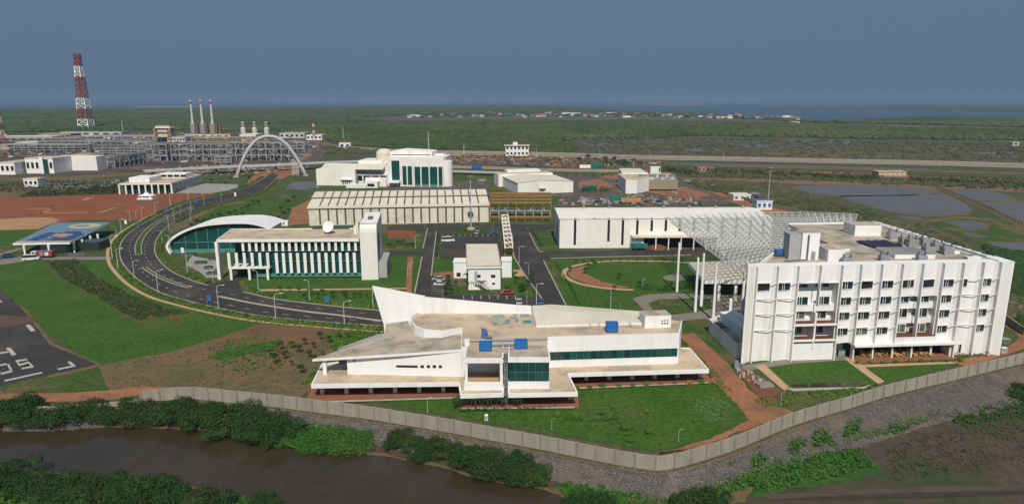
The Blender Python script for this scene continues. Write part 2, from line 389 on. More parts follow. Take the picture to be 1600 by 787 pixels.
patch('lower_grass', [GL(*p) for p in [(1110, 740), (1160, 712), (1240, 680), (1330, 655), (1420, 640), (1470, 645), (1400, 672), (1300, 690), (1230, 705), (1340, 712), (1380, 730), (1330, 750), (1200, 772), (1120, 775), (960, 790), (880, 780), (870, 757), (960, 748), (1040, 755)]], 'bankgrass', LZ + .05, .8, 2, raw=True)
patch('lower_grass', [GL(*p) for p in [(-100, 742), (60, 748), (200, 770), (420, 782), (560, 800), (560, 900), (-300, 900)]], 'bankgrass', LZ + .09, .6, 2, raw=True)
patch('bund_path', [GL(*p) for p in [(1185, 772), (1330, 766), (1600, 757), (1900, 748), (1900, 754), (1600, 764), (1330, 773), (1200, 780)]], 'paving', LZ + .08, .3, 3, raw=True).data.materials[0] = mat('bund_soil', (.10, .075, .055), (.075, .055, .04), .3)
patch('bund_shadow_strip', [GL(*p) for p in [(1200, 782), (1330, 775), (1600, 766), (1900, 756), (1900, 761), (1600, 771), (1330, 780)]], 'canal', LZ + .085, .2, 3, raw=True).name = 'bund_shadow'  # dark strip painted along the bund as its shadow
patch('bare_soil', [GL(*p) for p in [(1128, 748), (1150, 744), (1178, 762), (1165, 785), (1140, 795)]], 'dry', LZ + .12, .9, 1.5, raw=True)
patch('bare_soil', [GL(*p) for p in [(860, 762), (900, 770), (960, 776), (1040, 772), (1060, 790), (900, 800)]], 'dry', LZ + .12, .5, 2, raw=True)
patch('bank_grass', [G(x, y, -1) for x, y in [(438, 640), (500, 636), (560, 655), (585, 670), (580, 690), (520, 700), (450, 692), (430, 672)]], 'weed', -1.6, .6, 2, raw=True)

# ---------------------------------------------------------------- campus sheets (every layer 12 mm above the last)
z = .02
patch('dry_field', [(150, 572), (300, 540), (400, 506), (470, 505), (560, 518), (545, 560), (480, 612), (455, 632), (290, 612), (160, 612), (0, 614), (-60, 600), (60, 585)], 'dry', z, .3, 3)
patch('campus_soil', [(-60, 300), (200, 270), (480, 282), (1000, 262), (1160, 300), (1300, 350), (1400, 400), (1640, 470), (1640, 530), (1600, 545), (1497, 570), (1394, 595), (1242, 640), (1081, 697), (1020, 706), (947, 694), (849, 675), (638, 639), (560, 627), (480, 618), (560, 518), (400, 500), (190, 420), (170, 395), (-60, 400)], 'lawn2', z + .012, .2, 5)
patch('lawn', [(-80, 420), (0, 411), (60, 405), (158, 402), (185, 432), (240, 462), (330, 489), (405, 503), (432, 503), (395, 510), (340, 528), (255, 552), (150, 570), (76, 520), (32, 482), (0, 448), (-80, 430)], 'lawn', z + .024, .12, 2)
patch('lawn', [(-80, 610), (30, 588), (152, 572), (175, 612), (60, 614), (-80, 622)], 'lawn2', z + .03, .25, 2)
patch('planting_strip', [(68, 407), (118, 404), (150, 432), (205, 460), (262, 482), (300, 488), (270, 494), (215, 505), (190, 490), (150, 465), (100, 438)], 'orange', z + .034, .8, 2).data.materials[0] = mat('planting_soil', (.115, .085, .035), (.05, .075, .018), .25, c3=(.20, .09, .045), s3=.12, t3=(.55, .68))
patch('helipad', [(-400, 400), (-60, 425), (0, 449), (32, 480), (78, 538), (152, 569), (84, 584), (-60, 618), (-500, 660)], 'asphalt', z + .036, .1, 3)
patch('worn_band', [(-400, 455), (0, 492), (62, 497), (56, 503), (0, 512), (-400, 478)], 'asphalt2', z + .042, .25, 2).data.materials[0] = mat('brown_worn_asphalt', (.13, .075, .05), (.09, .06, .045), .2)
patch('helipad_rim', [(30, 478), (36, 478), (84, 536), (162, 571), (86, 588), (60, 592), (84, 584), (152, 569), (78, 538)], 'dry', z + .038, .15, 2)
def mark(name, pix, m='paint', zz=.07): 
    return patch(name, pix, m, z + zz)
mark('pad_marking', [(40, 508), (47, 507), (56, 517), (48, 518)])
mark('pad_marking', [(-10, 468), (0, 468), (4, 472), (-6, 472)])
# lettering T, O, 5 and border strokes of the helipad
mark('pad_letter_stroke', [(9, 544), (16, 543), (26, 554), (19, 556)]); mark('pad_letter_stroke', [(-20, 553), (14, 548.6), (15.5, 550.5), (-20, 556)])
ring_o = [[(-8, 571), (12, 567), (14.5, 569), (-6, 573)], [(10, 567), (13.5, 567.5), (20.5, 580), (16, 580)], [(-6, 584), (19, 578.5), (20.5, 581), (-4, 587)], [(-8, 571), (-4, 571), (2, 585), (-2, 586)]]
for q in ring_o: mark('pad_letter_stroke', q)
for q in [[(24, 563), (41, 560.5), (43.5, 562.6), (26, 565.5)], [(24, 563), (27.5, 564), (33, 570.5), (29, 571)], [(29, 569.4), (44, 564.8), (46, 567), (31, 571.8)], [(42, 565), (46, 565.5), (53.5, 573.5), (49, 573.5)], [(33, 574.8), (51, 571.8), (53, 574), (35, 577)]]: mark('pad_letter_stroke', q, zz=.07 + .002 * random.random())
mark('pad_border_line', [(6, 594), (65, 581), (66.5, 583), (9, 596)])
mark('pad_border_line', [(89, 576), (117, 570.5), (118.5, 572.5), (91.5, 578)]); mark('pad_border_line', [(105, 565.5), (110, 564.5), (118.5, 571.5), (113, 572.5)], zz=.075)
patch('dirt_track', [(-200, 628), (0, 615), (110, 614), (180, 609), (225, 604), (292, 605), (292, 611), (225, 616), (170, 625), (0, 631), (-200, 645)], 'orange', z + .046, .2, 3)
patch('dirt_patch', [(400, 507), (470, 508), (540, 514), (552, 520), (515, 545), (470, 560), (420, 545), (360, 548), (330, 535)], 'orange', z + .05, .9, 2).data.materials[0] = mat('brown_soil', (.20, .10, .05), (.14, .085, .045), .1, c3=(.09, .10, .03), s3=.08)
patch('grass_patch', [(330, 560), (350, 545), (400, 535), (440, 530), (430, 545), (380, 555), (345, 562)], 'lawn', z + .055, .8, 2)
patch('grass_patch', [(515, 530), (560, 510), (598, 512), (598, 540), (560, 556), (510, 575), (480, 600), (470, 600), (520, 552)], 'lawn', z + .055, .4, 2)
# red earth sports field
patch('red_field', [(-100, 312), (60, 307), (110, 300), (220, 298), (330, 300), (345, 306), (300, 316), (215, 345), (120, 343), (95, 348), (-100, 352)], 'red', z + .05, .6, 6)
for q in [[(125, 313), (136, 308.5), (147, 308.5), (134, 313)], [(40, 325.5), (85, 325), (84, 326.5), (40, 327)], [(80, 325.3), (86, 325.3), (68, 333), (60, 333)], [(60, 332), (138, 331.5), (138, 333), (60, 333.5)], [(150, 332.5), (178, 324.5), (184, 324.5), (158, 332.5)]]: mark('field_line', q, 'redpath', .062)
patch('sand_patch', [(-40, 344), (40, 340), (80, 339.5), (93, 343), (80, 350), (60, 358), (-40, 361)], 'sand', z + .064, .4, 3)
patch('lawn', [(-60, 362), (40, 361), (70, 364), (20, 385), (0, 392), (-60, 394)], 'lawn', z + .06, .3, 3)
patch('lawn', [(0, 380), (34, 387), (30, 392), (8, 394), (-60, 400), (-60, 380)], 'lawn2', z + .062, .3, 3)
patch('forecourt', [(-60, 412), (0, 406), (40, 400), (110, 401.5), (176, 401), (176, 406), (110, 406), (60, 406), (0, 414), (-60, 420)], 'kerb', z + .06, .05, 2).data.materials[0] = M['paving']
patch('driveway_loop', [(-40, 402), (4, 395), (34, 386.5), (36, 389), (12, 397), (6, 402), (-40, 408)], 'paving', z + .064, .05, 2)
patch('grass_field', [(100, 300), (180, 290), (190, 303), (90, 306), (30, 308), (50, 300)], 'lawn2', z + .054, 1, 5)
patch('grass_field', [(-60, 290), (30, 290), (60, 300), (20, 308), (-60, 312)], 'dry', z + .048, 1, 5)
patch('pool', [(275, 302), (300, 291), (320, 287), (372, 288), (372, 295), (330, 302)], 'paleground', z + .06)
patch('pond', [(455, 285), (492, 283), (498, 293), (478, 297), (445, 296)], 'pond', z + .06, .4, 4)
patch('lawn', [(300, 345), (345, 322), (400, 315), (455, 314), (470, 320), (420, 334), (400, 342), (385, 346), (330, 348)], 'lawn', z + .058, .4, 3)
patch('verge', [(270, 350), (300, 334), (340, 321), (372, 313), (392, 318), (350, 325), (310, 345), (300, 352), (262, 366)], 'dry', z + .056, .2, 3)
patch('lawn', [(380, 438), (460, 432), (610, 432), (614, 405), (652, 404), (648, 455), (600, 470), (588, 484), (520, 477), (435, 467), (395, 458)], 'lawn', z + .056, .2, 2)
patch('footpath', [(405, 452), (480, 451.5), (590, 450.2), (640, 449.6), (640, 451.5), (590, 452.2), (480, 453.8), (405, 455)], 'redpath', z + .064).data.materials[0] = M['screed']
patch('footpath', [(637, 402), (645, 402), (643, 458), (634, 458)], 'orange', z + .066)
patch('red_court', [(606, 358), (650, 357), (648, 371), (606, 373)], 'red', z + .06)
patch('lawn', [(606, 373), (648, 372), (660, 362), (662, 385), (640, 392), (606, 391)], 'lawn2', z + .058, .2, 2)
patch('red_court', [(455, 325), (484, 312), (490, 322), (484, 350), (450, 352)], 'orange', z + .05, .3, 3)
# lawn in front of the sail-walled building
patch('lawn', [(560, 624), (720, 618), (908, 606), (1108, 596), (1130, 612), (1170, 655), (1120, 680), (1060, 700), (1012, 703), (940, 690), (849, 671), (760, 657), (640, 637)], 'lawn', z + .052, .15, 2)
patch('dirt_road', [(1062, 524), (1082, 520), (1120, 552), (1150, 585), (1192, 628), (1232, 640), (1242, 644), (1081, 702), (1020, 711), (1060, 701), (1110, 686), (1172, 657), (1130, 610), (1110, 594), (1108, 575)], 'orange', z + .07, .35, 1.2)
strip('perimeter_path', offs(wl_s[20:], -1.5), 2.0, 'orange', z + .066)
strip('kerb', offs(wl_s[28:], -2.7), .3, 'kerb', z + .06, .12)
strip('perimeter_track', gl([(1497, 569), (1560, 552), (1596, 538), (1600, 524), (1575, 508), (1560, 500)]), 3.0, 'orange', z + .072)
patch('terrace_soil', [(1148, 574), (1176, 580), (1205, 600), (1222, 612), (1216, 628), (1200, 634), (1178, 612)], 'orange', z + .073, .15, 1.5).data.materials[0] = mat('dark_red_soil', (.20, .085, .045), (.15, .07, .04), .3)
patch('bed_soil', [(1180, 630), (1230, 615), (1330, 612), (1380, 596), (1330, 618), (1242, 639), (1200, 640)], 'lawn2', z + .058, .3, 2)
patch('lawn', [(1195, 570), (1245, 566), (1320, 563), (1372, 598), (1330, 600), (1228, 603)], 'lawn', z + .06, .15, 2)
patch('lawn', [(1358, 575), (1440, 572), (1500, 570), (1440, 585), (1385, 597)], 'lawn', z + .06, .15, 2)
patch('lawn', [(1340, 566), (1490, 561), (1500, 565), (1350, 570)], 'lawn', z + .06, .1, 2)
patch('lawn', [(1560, 530), (1575, 528), (1592, 540), (1580, 548), (1545, 555), (1550, 545)], 'lawn', z + .06, .1, 2)
patch('footpath', [(1318, 560), (1330, 558), (1382, 596), (1372, 600)], 'screed', z + .066)
patch('footpath', [(1340, 570), (1520, 564), (1520, 567), (1345, 574)], 'screed', z + .068)
patch('footpath', [(1180, 572), (1194, 569), (1232, 604), (1226, 611)], 'screed', z + .078)
patch('paving', [(1150, 572), (1240, 560), (1330, 556), (1330, 562), (1240, 568), (1160, 580)], 'paving', z + .062, .1, 2)
patch('terrace', [(1334, 558), (1345, 540), (1500, 545), (1510, 556), (1490, 561), (1340, 568)], 'terra', z + .07)
patch('reflecting_pool', [(1232, 600), (1340, 597), (1352, 600), (1345, 602.5), (1240, 605)], 'canal', z + .08)
patch('pool_rim', [(1222, 605), (1240, 607), (1350, 604), (1358, 600), (1362, 602), (1352, 607), (1240, 611)], 'kerb', z + .074)
patch('lawn', [(1064, 500), (1110, 500), (1130, 512), (1160, 530), (1155, 560), (1120, 545), (1078, 518)], 'lawn2', z + .056, .2, 2)
# oval garden between the sheds and the hotel
patch('lawn', [(868, 404), (1000, 402), (1080, 405), (1160, 412), (1160, 462), (1040, 458), (1000, 462), (985, 470), (1005, 490), (885, 478)], 'lawn', z + .056, .15, 2)
ovp = [(1085, 412), (1050, 409), (1000, 408), (955, 408), (915, 412), (890, 418), (881, 426), (885, 434), (905, 443), (935, 449), (965, 452), (990, 453)]
patch('planting_bed', [(900, 418), (918, 416), (912, 426), (940, 440), (985, 449), (960, 451), (920, 445), (895, 435), (886, 426)], 'orange', z + .062, .2, 2)
strip('garden_path', gl(ovp), 1.8, 'screed', z + .07)
def ellipse(cx, cy, rx, ry, n=28): return [(cx + rx * math.cos(2 * math.pi * i / n), cy + ry * math.sin(2 * math.pi * i / n)) for i in range(n)]
patch('paved_drive', [(988, 466), (1010, 460), (1050, 458), (1100, 460), (1160, 462), (1160, 520), (1100, 498), (1060, 502), (1010, 490), (1000, 478)], 'paving', z + .066, .05, 2)
patch('grass_island', [(1012, 474), (1030, 468), (1080, 466), (1110, 467), (1112, 482), (1095, 487), (1050, 492), (1020, 484)], 'lawn2', z + .074, .1, 2)
patch('manhole_circle', ellipse(1056, 434, 20, 5), 'paving', z + .07)
# ---------------------------------------------------------------- roads
outer = gl([(425, 270), (408, 281), (385, 293), (345, 305), (300, 315), (270, 326), (243, 339), (208, 360), (192, 375), (187, 391), (190, 408), (201, 423), (220, 440), (252, 458), (301, 472.5), (375, 488.5), (433, 497), (521, 504.5), (591, 509.5), (660, 515)])
inner = gl([(436, 274), (425, 286), (410, 298), (385, 309), (345, 318.5), (300, 334), (266, 351), (247, 370), (241.6, 390), (248, 406), (266, 423), (293, 436), (325, 446), (380, 456.5), (433, 468), (521, 478.5), (588, 485), (660, 492)])
b = MB(); na = len(outer)
ii = [inner[min(len(inner) - 1, round(i * (len(inner) - 1) / (na - 1)))] for i in range(na)]
b.poly([(*p, z + .08) for p in outer] + [(*p, z + .08) for p in inner[::-1]]); o = b.build('curved_road', 'asphalt'); o['kind'] = 'structure'
strip('kerb', outer, .35, 'kerb', z + .08, .14)
k1 = [p for p in inner if True]
cut = min(range(len(inner)), key=lambda i: math.hypot(inner[i][0] - G(325, 446)[0], inner[i][1] - G(325, 446)[1]))
cut2 = min(range(len(inner)), key=lambda i: math.hypot(inner[i][0] - G(378, 456)[0], inner[i][1] - G(378, 456)[1]))
strip('kerb', inner[:cut + 1], .35, 'kerb', z + .08, .14); strip('kerb', inner[cut2:], .35, 'kerb', z + .08, .14)
patch('driveway', [(322, 445), (350, 440), (368, 428), (378, 420), (384, 426), (372, 440), (378, 452), (392, 460), (350, 452)], 'asphalt', z + .086)
strip('sidewalk', offs(outer, 4.2), 1.2, 'screed', z + .08)
patch('verge', [(188, 400), (205, 425), (252, 460), (301, 476), (375, 493), (433, 502), (521, 510), (591, 515), (591, 520), (521, 515), (430, 508), (370, 498), (295, 481), (243, 464), (195, 432), (180, 405)], 'lawn2', z + .07)
m1 = gl([(217, 398), (216, 386), (221, 372), (231, 360), (245, 349), (268, 337), (300, 323)]); m2 = gl([(225, 418), (243, 430), (268, 441), (296, 449.5)]); m3 = gl([(342, 463.5), (400, 475), (470, 486), (530, 493), (591, 501), (660, 507)])
for ml, w in ((m1, 2.6), (m2, 1.7), (m3, .8)): strip('median', ml, w, 'kerb', z + .08, .16)
strip('median_grass', m1, 2.0, 'lawn2', z + .25); strip('median_grass', m2, 1.0, 'lawn2', z + .25)
def dashes(line, off, step=7, L=2.2, w=.22):
    b = MB()
    for x, y, a in along(offs(line, off) if off else line, step):
        c, s = math.cos(a), math.sin(a)
        b.poly([(x + c * dx - s * dy, y + s * dx + c * dy, z + .092) for dx, dy in ((-L / 2, -w / 2), (L / 2, -w / 2), (L / 2, w / 2), (-L / 2, w / 2))])
    o = b.build('lane_marking', 'paint'); o['kind'] = 'structure'
dashes(outer[30:], -3.6); dashes(inner[30:], 3.6)
# central roads and parking
A = 'asphalt'
patch('road', [(604, 352), (868, 350.5), (872, 356), (840, 362), (826, 364), (799, 366), (780, 364), (692, 363), (668, 361), (606, 359)], A, z + .084)
patch('road', [(668, 356), (690, 358), (683, 362), (677.5, 399), (676, 430), (682, 434), (696, 436), (696, 455), (668, 459), (648, 459), (655, 420), (660, 401), (661, 388)], A, z + .088)
patch('road', [(606, 392.5), (661, 393.5), (661, 398), (606, 397)], A, z + .09)
patch('parking_lot', [(693, 364), (778, 366), (789, 399), (782, 403), (689, 403.5), (685, 398)], 'asphalt2', z + .086).data.materials[0] = M['asphalt']
patch('road', [(799, 362), (827, 362), (840, 391), (862, 393), (1000, 391), (1130, 388), (1150, 396), (1000, 401), (862, 404), (849, 408), (885, 480), (846, 480), (804, 402)], A, z + .092)
patch('parking_lot', [(652, 459), (700, 460), (812, 463), (846, 466), (850, 484), (652, 480)], A, z + .094)
patch('forecourt', [(985, 380), (1200, 384), (1200, 390), (985, 393)], 'asphalt2', z + .09)
for pl in ([(668, 357), (661, 388)], [(659.5, 402), (648, 458)], [(682, 362), (677.5, 398), (674, 431)], [(799.8, 366), (804, 403), (846, 466)], [(827, 364), (841, 391), (849, 393)], [(849, 407), (885, 479)], [(860, 404), (960, 401.5), (1080, 399)]):
    strip('kerb', gl(pl, 3), .4, 'kerb', z + .09, .14)
b = MB()
for px in np.arange(724, 812, 13.5):
    a = G(px, 462); c = G(px + .5, 467.5); b.beam((*a, z + .105), (*c, z + .105), .22, .01)
for k in range(6):
    a = G(674, 437 + k * 3.6); c = G(695, 437.4 + k * 3.6); b.beam((*a, z + .105), (*c, z + .105), .18, .01)
for k in range(9):
    a = G(700 + k * 9, 366); c = G(699.5 + k * 9, 370); b.beam((*a, z + .105), (*c, z + .105), .18, .01)
o = b.build('parking_markings', 'paint'); o['kind'] = 'structure'
patch('lawn', [(677, 433), (676, 404), (729, 405), (729, 417), (709, 424), (709, 434), (700, 436)], 'lawn', z + .064, .1, 2)
patch('bare_soil', [(675, 427), (709, 424), (709, 434), (675, 434)], 'orange', z + .068, .2, 2)
patch('lawn', [(788, 404), (803, 402), (825, 420), (843, 463), (788, 459), (786, 436)], 'lawn', z + .064, .1, 2)
patch('bare_soil', [(802, 422), (826, 421), (830, 431), (804, 432)], 'screed', z + .068)
patch('lawn', [(705, 360), (778, 361), (782, 366), (708, 365)], 'lawn', z + .096)
patch('verge', [(600, 350), (764, 347), (764, 351), (600, 353)], 'lawn2', z + .06)
patch('lawn', [(830, 362), (860, 358), (878, 384), (1000, 386), (985, 392), (862, 392), (845, 390)], 'lawn2', z + .062, .2, 2)
patch('verge', [(690, 436), (729, 440), (731, 452), (785, 452), (785, 458), (697, 458)], 'lawn2', z + .062)
# middle distance
patch('road', [(480, 248), (500, 224), (516, 222), (512, 235), (498, 252), (470, 262), (440, 262)], 'asphalt2', z + .08, 0)
patch('service_road', [(600, 283), (704, 287), (760, 280), (768, 285), (762, 300), (768, 303), (790, 303), (787, 285), (770, 272), (900, 272), (1000, 285), (1030, 276), (1060, 276), (1150, 318), (1100, 322), (1060, 300), (870, 300), (868, 306), (700, 306), (600, 303)], 'asphalt2', z + .07, .3, 6)
patch('yard', [(640, 236), (800, 241), (960, 246), (1060, 254), (1060, 262), (900, 262), (790, 258), (700, 256), (640, 250)], 'orange', z + .05, 1.5, 8).data.materials[0] = mat('brown_yard', (.16, .10, .065), (.12, .085, .06), .02, c3=(.24, .12, .06), s3=.012)
patch('yard_asphalt', [(690, 254), (740, 251), (850, 252), (870, 256), (800, 259), (700, 258)], 'asphalt2', z + .07, .6, 6)
patch('earth_strip', [(640, 247), (780, 247), (850, 248), (850, 250.5), (700, 250.5)], 'orange', z + .074, .6, 6)
patch('earth_strip', [(900, 259), (1100, 262), (1300, 268), (1640, 283), (1640, 290), (1400, 278), (1200, 271), (1000, 266)], 'orange', z + .06, .8, 8).data.materials[0] = M['dry']
patch('earth_strip', [(900, 283), (960, 272), (1000, 275), (960, 300), (870, 300)], 'orange', z + .06, .8, 5)
patch('earth_strip', [(1060, 277), (1200, 280), (1400, 288), (1640, 296), (1640, 301), (1400, 294), (1200, 286), (1060, 285)], 'orange', z + .064, .7, 8).data.materials[0] = mat('pale_brown_soil', (.22, .13, .085), (.16, .10, .065), .03)
patch('earth_strip', [(1130, 300), (1200, 318), (1240, 334), (1200, 334), (1150, 318), (1110, 300)], 'orange', z + .066, .4, 4)
patch('yard', [(880, 300), (1060, 300), (1100, 322), (870, 322)], 'asphalt2', z + .076, .4, 5)
for q_, m_ in (([(1060, 264), (1300, 269), (1640, 284), (1640, 287), (1300, 272), (1060, 267)], 'orange'), ([(880, 264), (1000, 266), (1090, 270), (1090, 273), (1000, 270), (870, 268)], 'orange'), ([(1120, 258), (1300, 261), (1640, 271), (1640, 274), (1300, 265), (1120, 261)], 'dry'), ([(1000, 296), (1070, 292), (1110, 304), (1090, 310), (1040, 306)], 'orange'), ([(905, 283), (940, 280), (960, 292), (930, 298), (905, 294)], 'orange')):
    patch('earth_strip', q_, m_, z + .09, .8, 5)
patch('channel_water', [(990, 254), (1100, 255.5), (1300, 260), (1450, 264), (1450, 266), (1300, 262.5), (1080, 258), (980, 256)], 'pond', z + .07, 1.2, 10)
for q in ([(1238, 291), (1300, 289.5), (1400, 291.5), (1452, 295), (1472, 302), (1400, 305), (1300, 306), (1255, 300)], [(1315, 307.5), (1400, 306.5), (1475, 305), (1500, 315), (1518, 326), (1512, 334), (1450, 337), (1390, 330), (1330, 315)], [(1476, 296), (1540, 297.5), (1570, 304), (1590, 312), (1540, 314), (1505, 312)], [(1535, 317), (1640, 316), (1640, 352), (1600, 349), (1565, 334)], [(1400, 338), (1430, 338), (1442, 344), (1412, 345)], [(1478, 347), (1520, 345.5), (1540, 350), (1545, 358), (1515, 360), (1495, 352)], [(1550, 378), (1640, 381), (1640, 394), (1560, 388), (1540, 383)], [(1500, 362), (1525, 366), (1548, 371), (1520, 370)]):
    patch('pond_rim', [((x - sum(p[0] for p in q) / len(q)) * 1.05 + sum(p[0] for p in q) / len(q), (y - sum(p[1] for p in q) / len(q)) * 1.14 + sum(p[1] for p in q) / len(q)) for x, y in q], 'dry', z + .082, 1.2, 4)
    patch('pond', q, 'pond', z + .09, 1.0, 4)
patch('marsh_grass', [(1470, 338), (1560, 337), (1600, 345), (1660, 372), (1660, 410), (1600, 402), (1540, 385), (1480, 360), (1450, 348)], 'lawn2', z + .07, .8, 5)
patch('bund_path', [(1440, 345), (1500, 338), (1550, 342), (1590, 362), (1650, 385), (1650, 388), (1590, 365), (1548, 345), (1500, 341), (1445, 348)], 'dry', z + .08, .3, 5)
patch('bund_path', [(1400, 352), (1450, 355), (1490, 370), (1530, 395), (1524, 397), (1485, 373), (1445, 358), (1400, 355)], 'dry', z + .08, .3, 5)
for q in ([(905, 222), (940, 223), (975, 228), (950, 231), (925, 228)], [(940, 231), (970, 232), (968, 237), (945, 234)], [(960, 221), (1050, 219), (1080, 222), (1000, 224)], [(1070, 232), (1120, 231), (1130, 236), (1085, 237)], [(1140, 224), (1220, 227), (1300, 230), (1230, 232), (1150, 229)], [(1300, 222), (1360, 224), (1330, 226)], [(1510, 236), (1640, 240), (1640, 248), (1560, 246)], [(1360, 243), (1420, 245), (1380, 248)], [(1530, 220), (1640, 222), (1640, 225)], [(1230, 218), (1340, 219), (1330, 223), (1250, 222)], [(1000, 236), (1050, 237), (1040, 240)]):
    patch('salt_pan', q, 'pond', z + .08, 3, 12)
for q_ in ([(1080, 216), (1250, 219), (1300, 222), (1180, 223), (1080, 220)], [(1180, 234), (1350, 238), (1450, 243), (1300, 243), (1190, 238)], [(960, 226), (1060, 226), (1080, 230), (980, 231)], [(1400, 228), (1560, 232), (1500, 236), (1400, 233)]):
    patch('marsh_grass', q_, 'marsh', z + .074, 4, 14)
patch('wetland_soil', [(900, 216), (1100, 214), (1640, 226), (1640, 258), (1200, 248), (950, 240), (890, 228)], 'olive', z + .06, 4, 20).data.materials[0] = mat('wetland_soil', (.095, .075, .05), (.06, .07, .032), .008, c3=(.13, .095, .07), s3=.004)
for q in ([(300, 204), (380, 199.5), (450, 196), (540, 192.5), (600, 190.8), (700, 188.6), (760, 187), (760, 190.5), (680, 192.5), (600, 194.2), (540, 195.2), (460, 198.5), (380, 203), (300, 208)], [(760, 188.6), (900, 188), (1060, 190), (1060, 191.3), (900, 190.2), (760, 190.6)]):
    patch('river', q, 'pond', z + .05, 5, 20)
patch('village_ground', [(560, 184), (640, 180), (760, 178), (900, 176), (1000, 176.5), (1150, 180), (1240, 187), (1230, 192), (1100, 190), (900, 188), (700, 188), (600, 188)], 'greyroof', z + .04, 8, 30).data.materials[0] = mat('village_soil', (.13, .10, .085), (.09, .08, .06), .004)
patch('bare_soil', [(1250, 192), (1400, 195), (1640, 201), (1640, 206), (1420, 201), (1260, 198)], 'greyroof', z + .04, 8, 30).data.materials[0] = bpy.data.materials['village_soil']
# industrial plant yard
patch('plant_yard', [(-400, 222), (0, 212), (280, 205), (430, 210), (505, 222), (500, 250), (470, 262), (300, 272), (100, 274), (-400, 285)], 'asphalt2', z + .03, 2, 15).data.materials[0] = mat('plant_soil', (.085, .07, .06), (.055, .05, .045), .03, c3=(.17, .095, .06), s3=.02)
patch('track', [(-200, 279), (100, 276), (200, 270), (330, 262), (370, 262), (370, 268), (240, 272), (110, 281), (-200, 288)], 'dry', z + .05, .8, 8)
patch('bare_soil', [(440, 255), (470, 250), (482, 232), (500, 236), (480, 262), (440, 280), (380, 290), (400, 270)], 'orange', z + .045, 1, 6)
# ================================================================ BUILDINGS
def parapet(pts, z0, z1, w, name, m, root, close=True):
    """raised rim along a roof outline (world xy)"""
    b = MB(); n = len(pts)
    c = (sum(p[0] for p in pts) / n, sum(p[1] for p in pts) / n)
    A = sum(pts[i][0] * pts[(i + 1) % n][1] - pts[(i + 1) % n][0] * pts[i][1] for i in range(n)); sg = 1 if A > 0 else -1
    for i in range(n if close else n - 1):
        a = pts[i]; d = pts[(i + 1) % n]; L = math.hypot(d[0] - a[0], d[1] - a[1]) + 1e-9
        nx, ny = -(d[1] - a[1]) / L * w * sg, (d[0] - a[0]) / L * w * sg; k = .001 * (i % 3)
        b.prism([a, d, (d[0] + nx, d[1] + ny), (a[0] + nx, a[1] + ny)], z0, z1 + k)
    return b.build(name, m, root)
def pipe_run(root, pts, r, m='metal', name='pipe'):
    b = MB()
    for p, q in zip(pts, pts[1:]): b.beam(p, q, 2 * r, n=8)
    return b.build(name, m, root)

# ---------------------------------------------------------------- A. white building with the sail wall
A0 = thing('exhibition_building', 'long low white building with a tall sail-like fin wall and blue roof units', 'building', (0, 138, 0))
zp = 3.6
def W(x, y, zz): return G(x, y, zz)
pod = [W(486, 601, zp), W(716, 597.8, zp), W(719, 616.8, zp), W(787, 614.6, zp), W(788.5, 585, zp), W(793, 585, zp), W(794, 615.5, zp), W(903, 613.5, zp), W(888.5, 583.6, zp), W(1108, 577.5, zp), W(1078, 543.5, zp), (20, 152), (-20, 150), W(502, 569, zp)]
MB().prism(pod, zp - .75, zp - .05).build('terrace_slab', 'white', A0)
terr_ = MB()
terr_.poly([(x, y, zp - .03) for x, y in [pod[i] for i in (0, 13, 12, 11, 10, 9, 8, 7, 6, 5, 4, 3, 2, 1)]][::-1]).build('terrace_roof', 'tan', A0)
parapet(pod, zp - .05, zp + .12, .3, 'terrace_rim', 'white', A0)
# ground floor behind the arcade
MB().prism([(-36, 136.8), (-10, 137), (-8.6, 131), (-2.2, 130.8), (-2, 134), (0, 134), (.2, 130.8), (8.6, 130.8), (9, 140), (38, 142.5), (38, 151), (-34, 151)], .3, zp - .76).build('ground_floor_wall', 'darkwin', A0)
pl = [W(478, 625, .3), W(723, 617, .3), W(716, 637, .3), W(905, 635, .3), W(900, 604, .3), W(1112, 596, .3), (44, 152), (-44, 150)]
MB().prism(pl, -.1, .32).build('plinth', 'terra', A0)
b = MB(); b.beam((*W(486, 628, .33), .36), (*W(716, 621, .33), .36), .5, .12); b.beam((*W(720, 638, .33), .36), (*W(897, 636, .33), .36), .5, .12); b.beam((*W(904, 606, .33), .36), (*W(1106, 597.5, .33), .36), .5, .12)
b.build('plinth_edge', 'kerb', A0)
def colm(x, y, z0, z1, w=.55, root=A0, m='white', name='column'):
    return MB().box(x - w / 2, x + w / 2, y - w / 2, y + w / 2, z0, z1).build(name, m, root)
a = W(504, 614.5, .32); c = W(693, 611, .32)
for i in range(6):
    f = i / 5; colm(a[0] + (c[0] - a[0]) * f, a[1] + (c[1] - a[1]) * f, .32, zp - .76, .8)
a = W(916, 593, .32); c = W(1093, 588, .32)
for i in range(6):
    f = i / 5; colm(a[0] + (c[0] - a[0]) * f, a[1] + (c[1] - a[1]) * f, .32, zp - .76, .8)
colm(*W(890, 622, .32), .32, zp - .76, .8)
for x0, x1 in ((728, 746), (766, 786), (795, 815), (833, 853)):
    p, q = W(x0, 626, .33), W(x1, 626, .33)
    MB().box(p[0], q[0], 130.4, 130.75, .33, zp - .8).build('shop_window', 'glassl', A0)
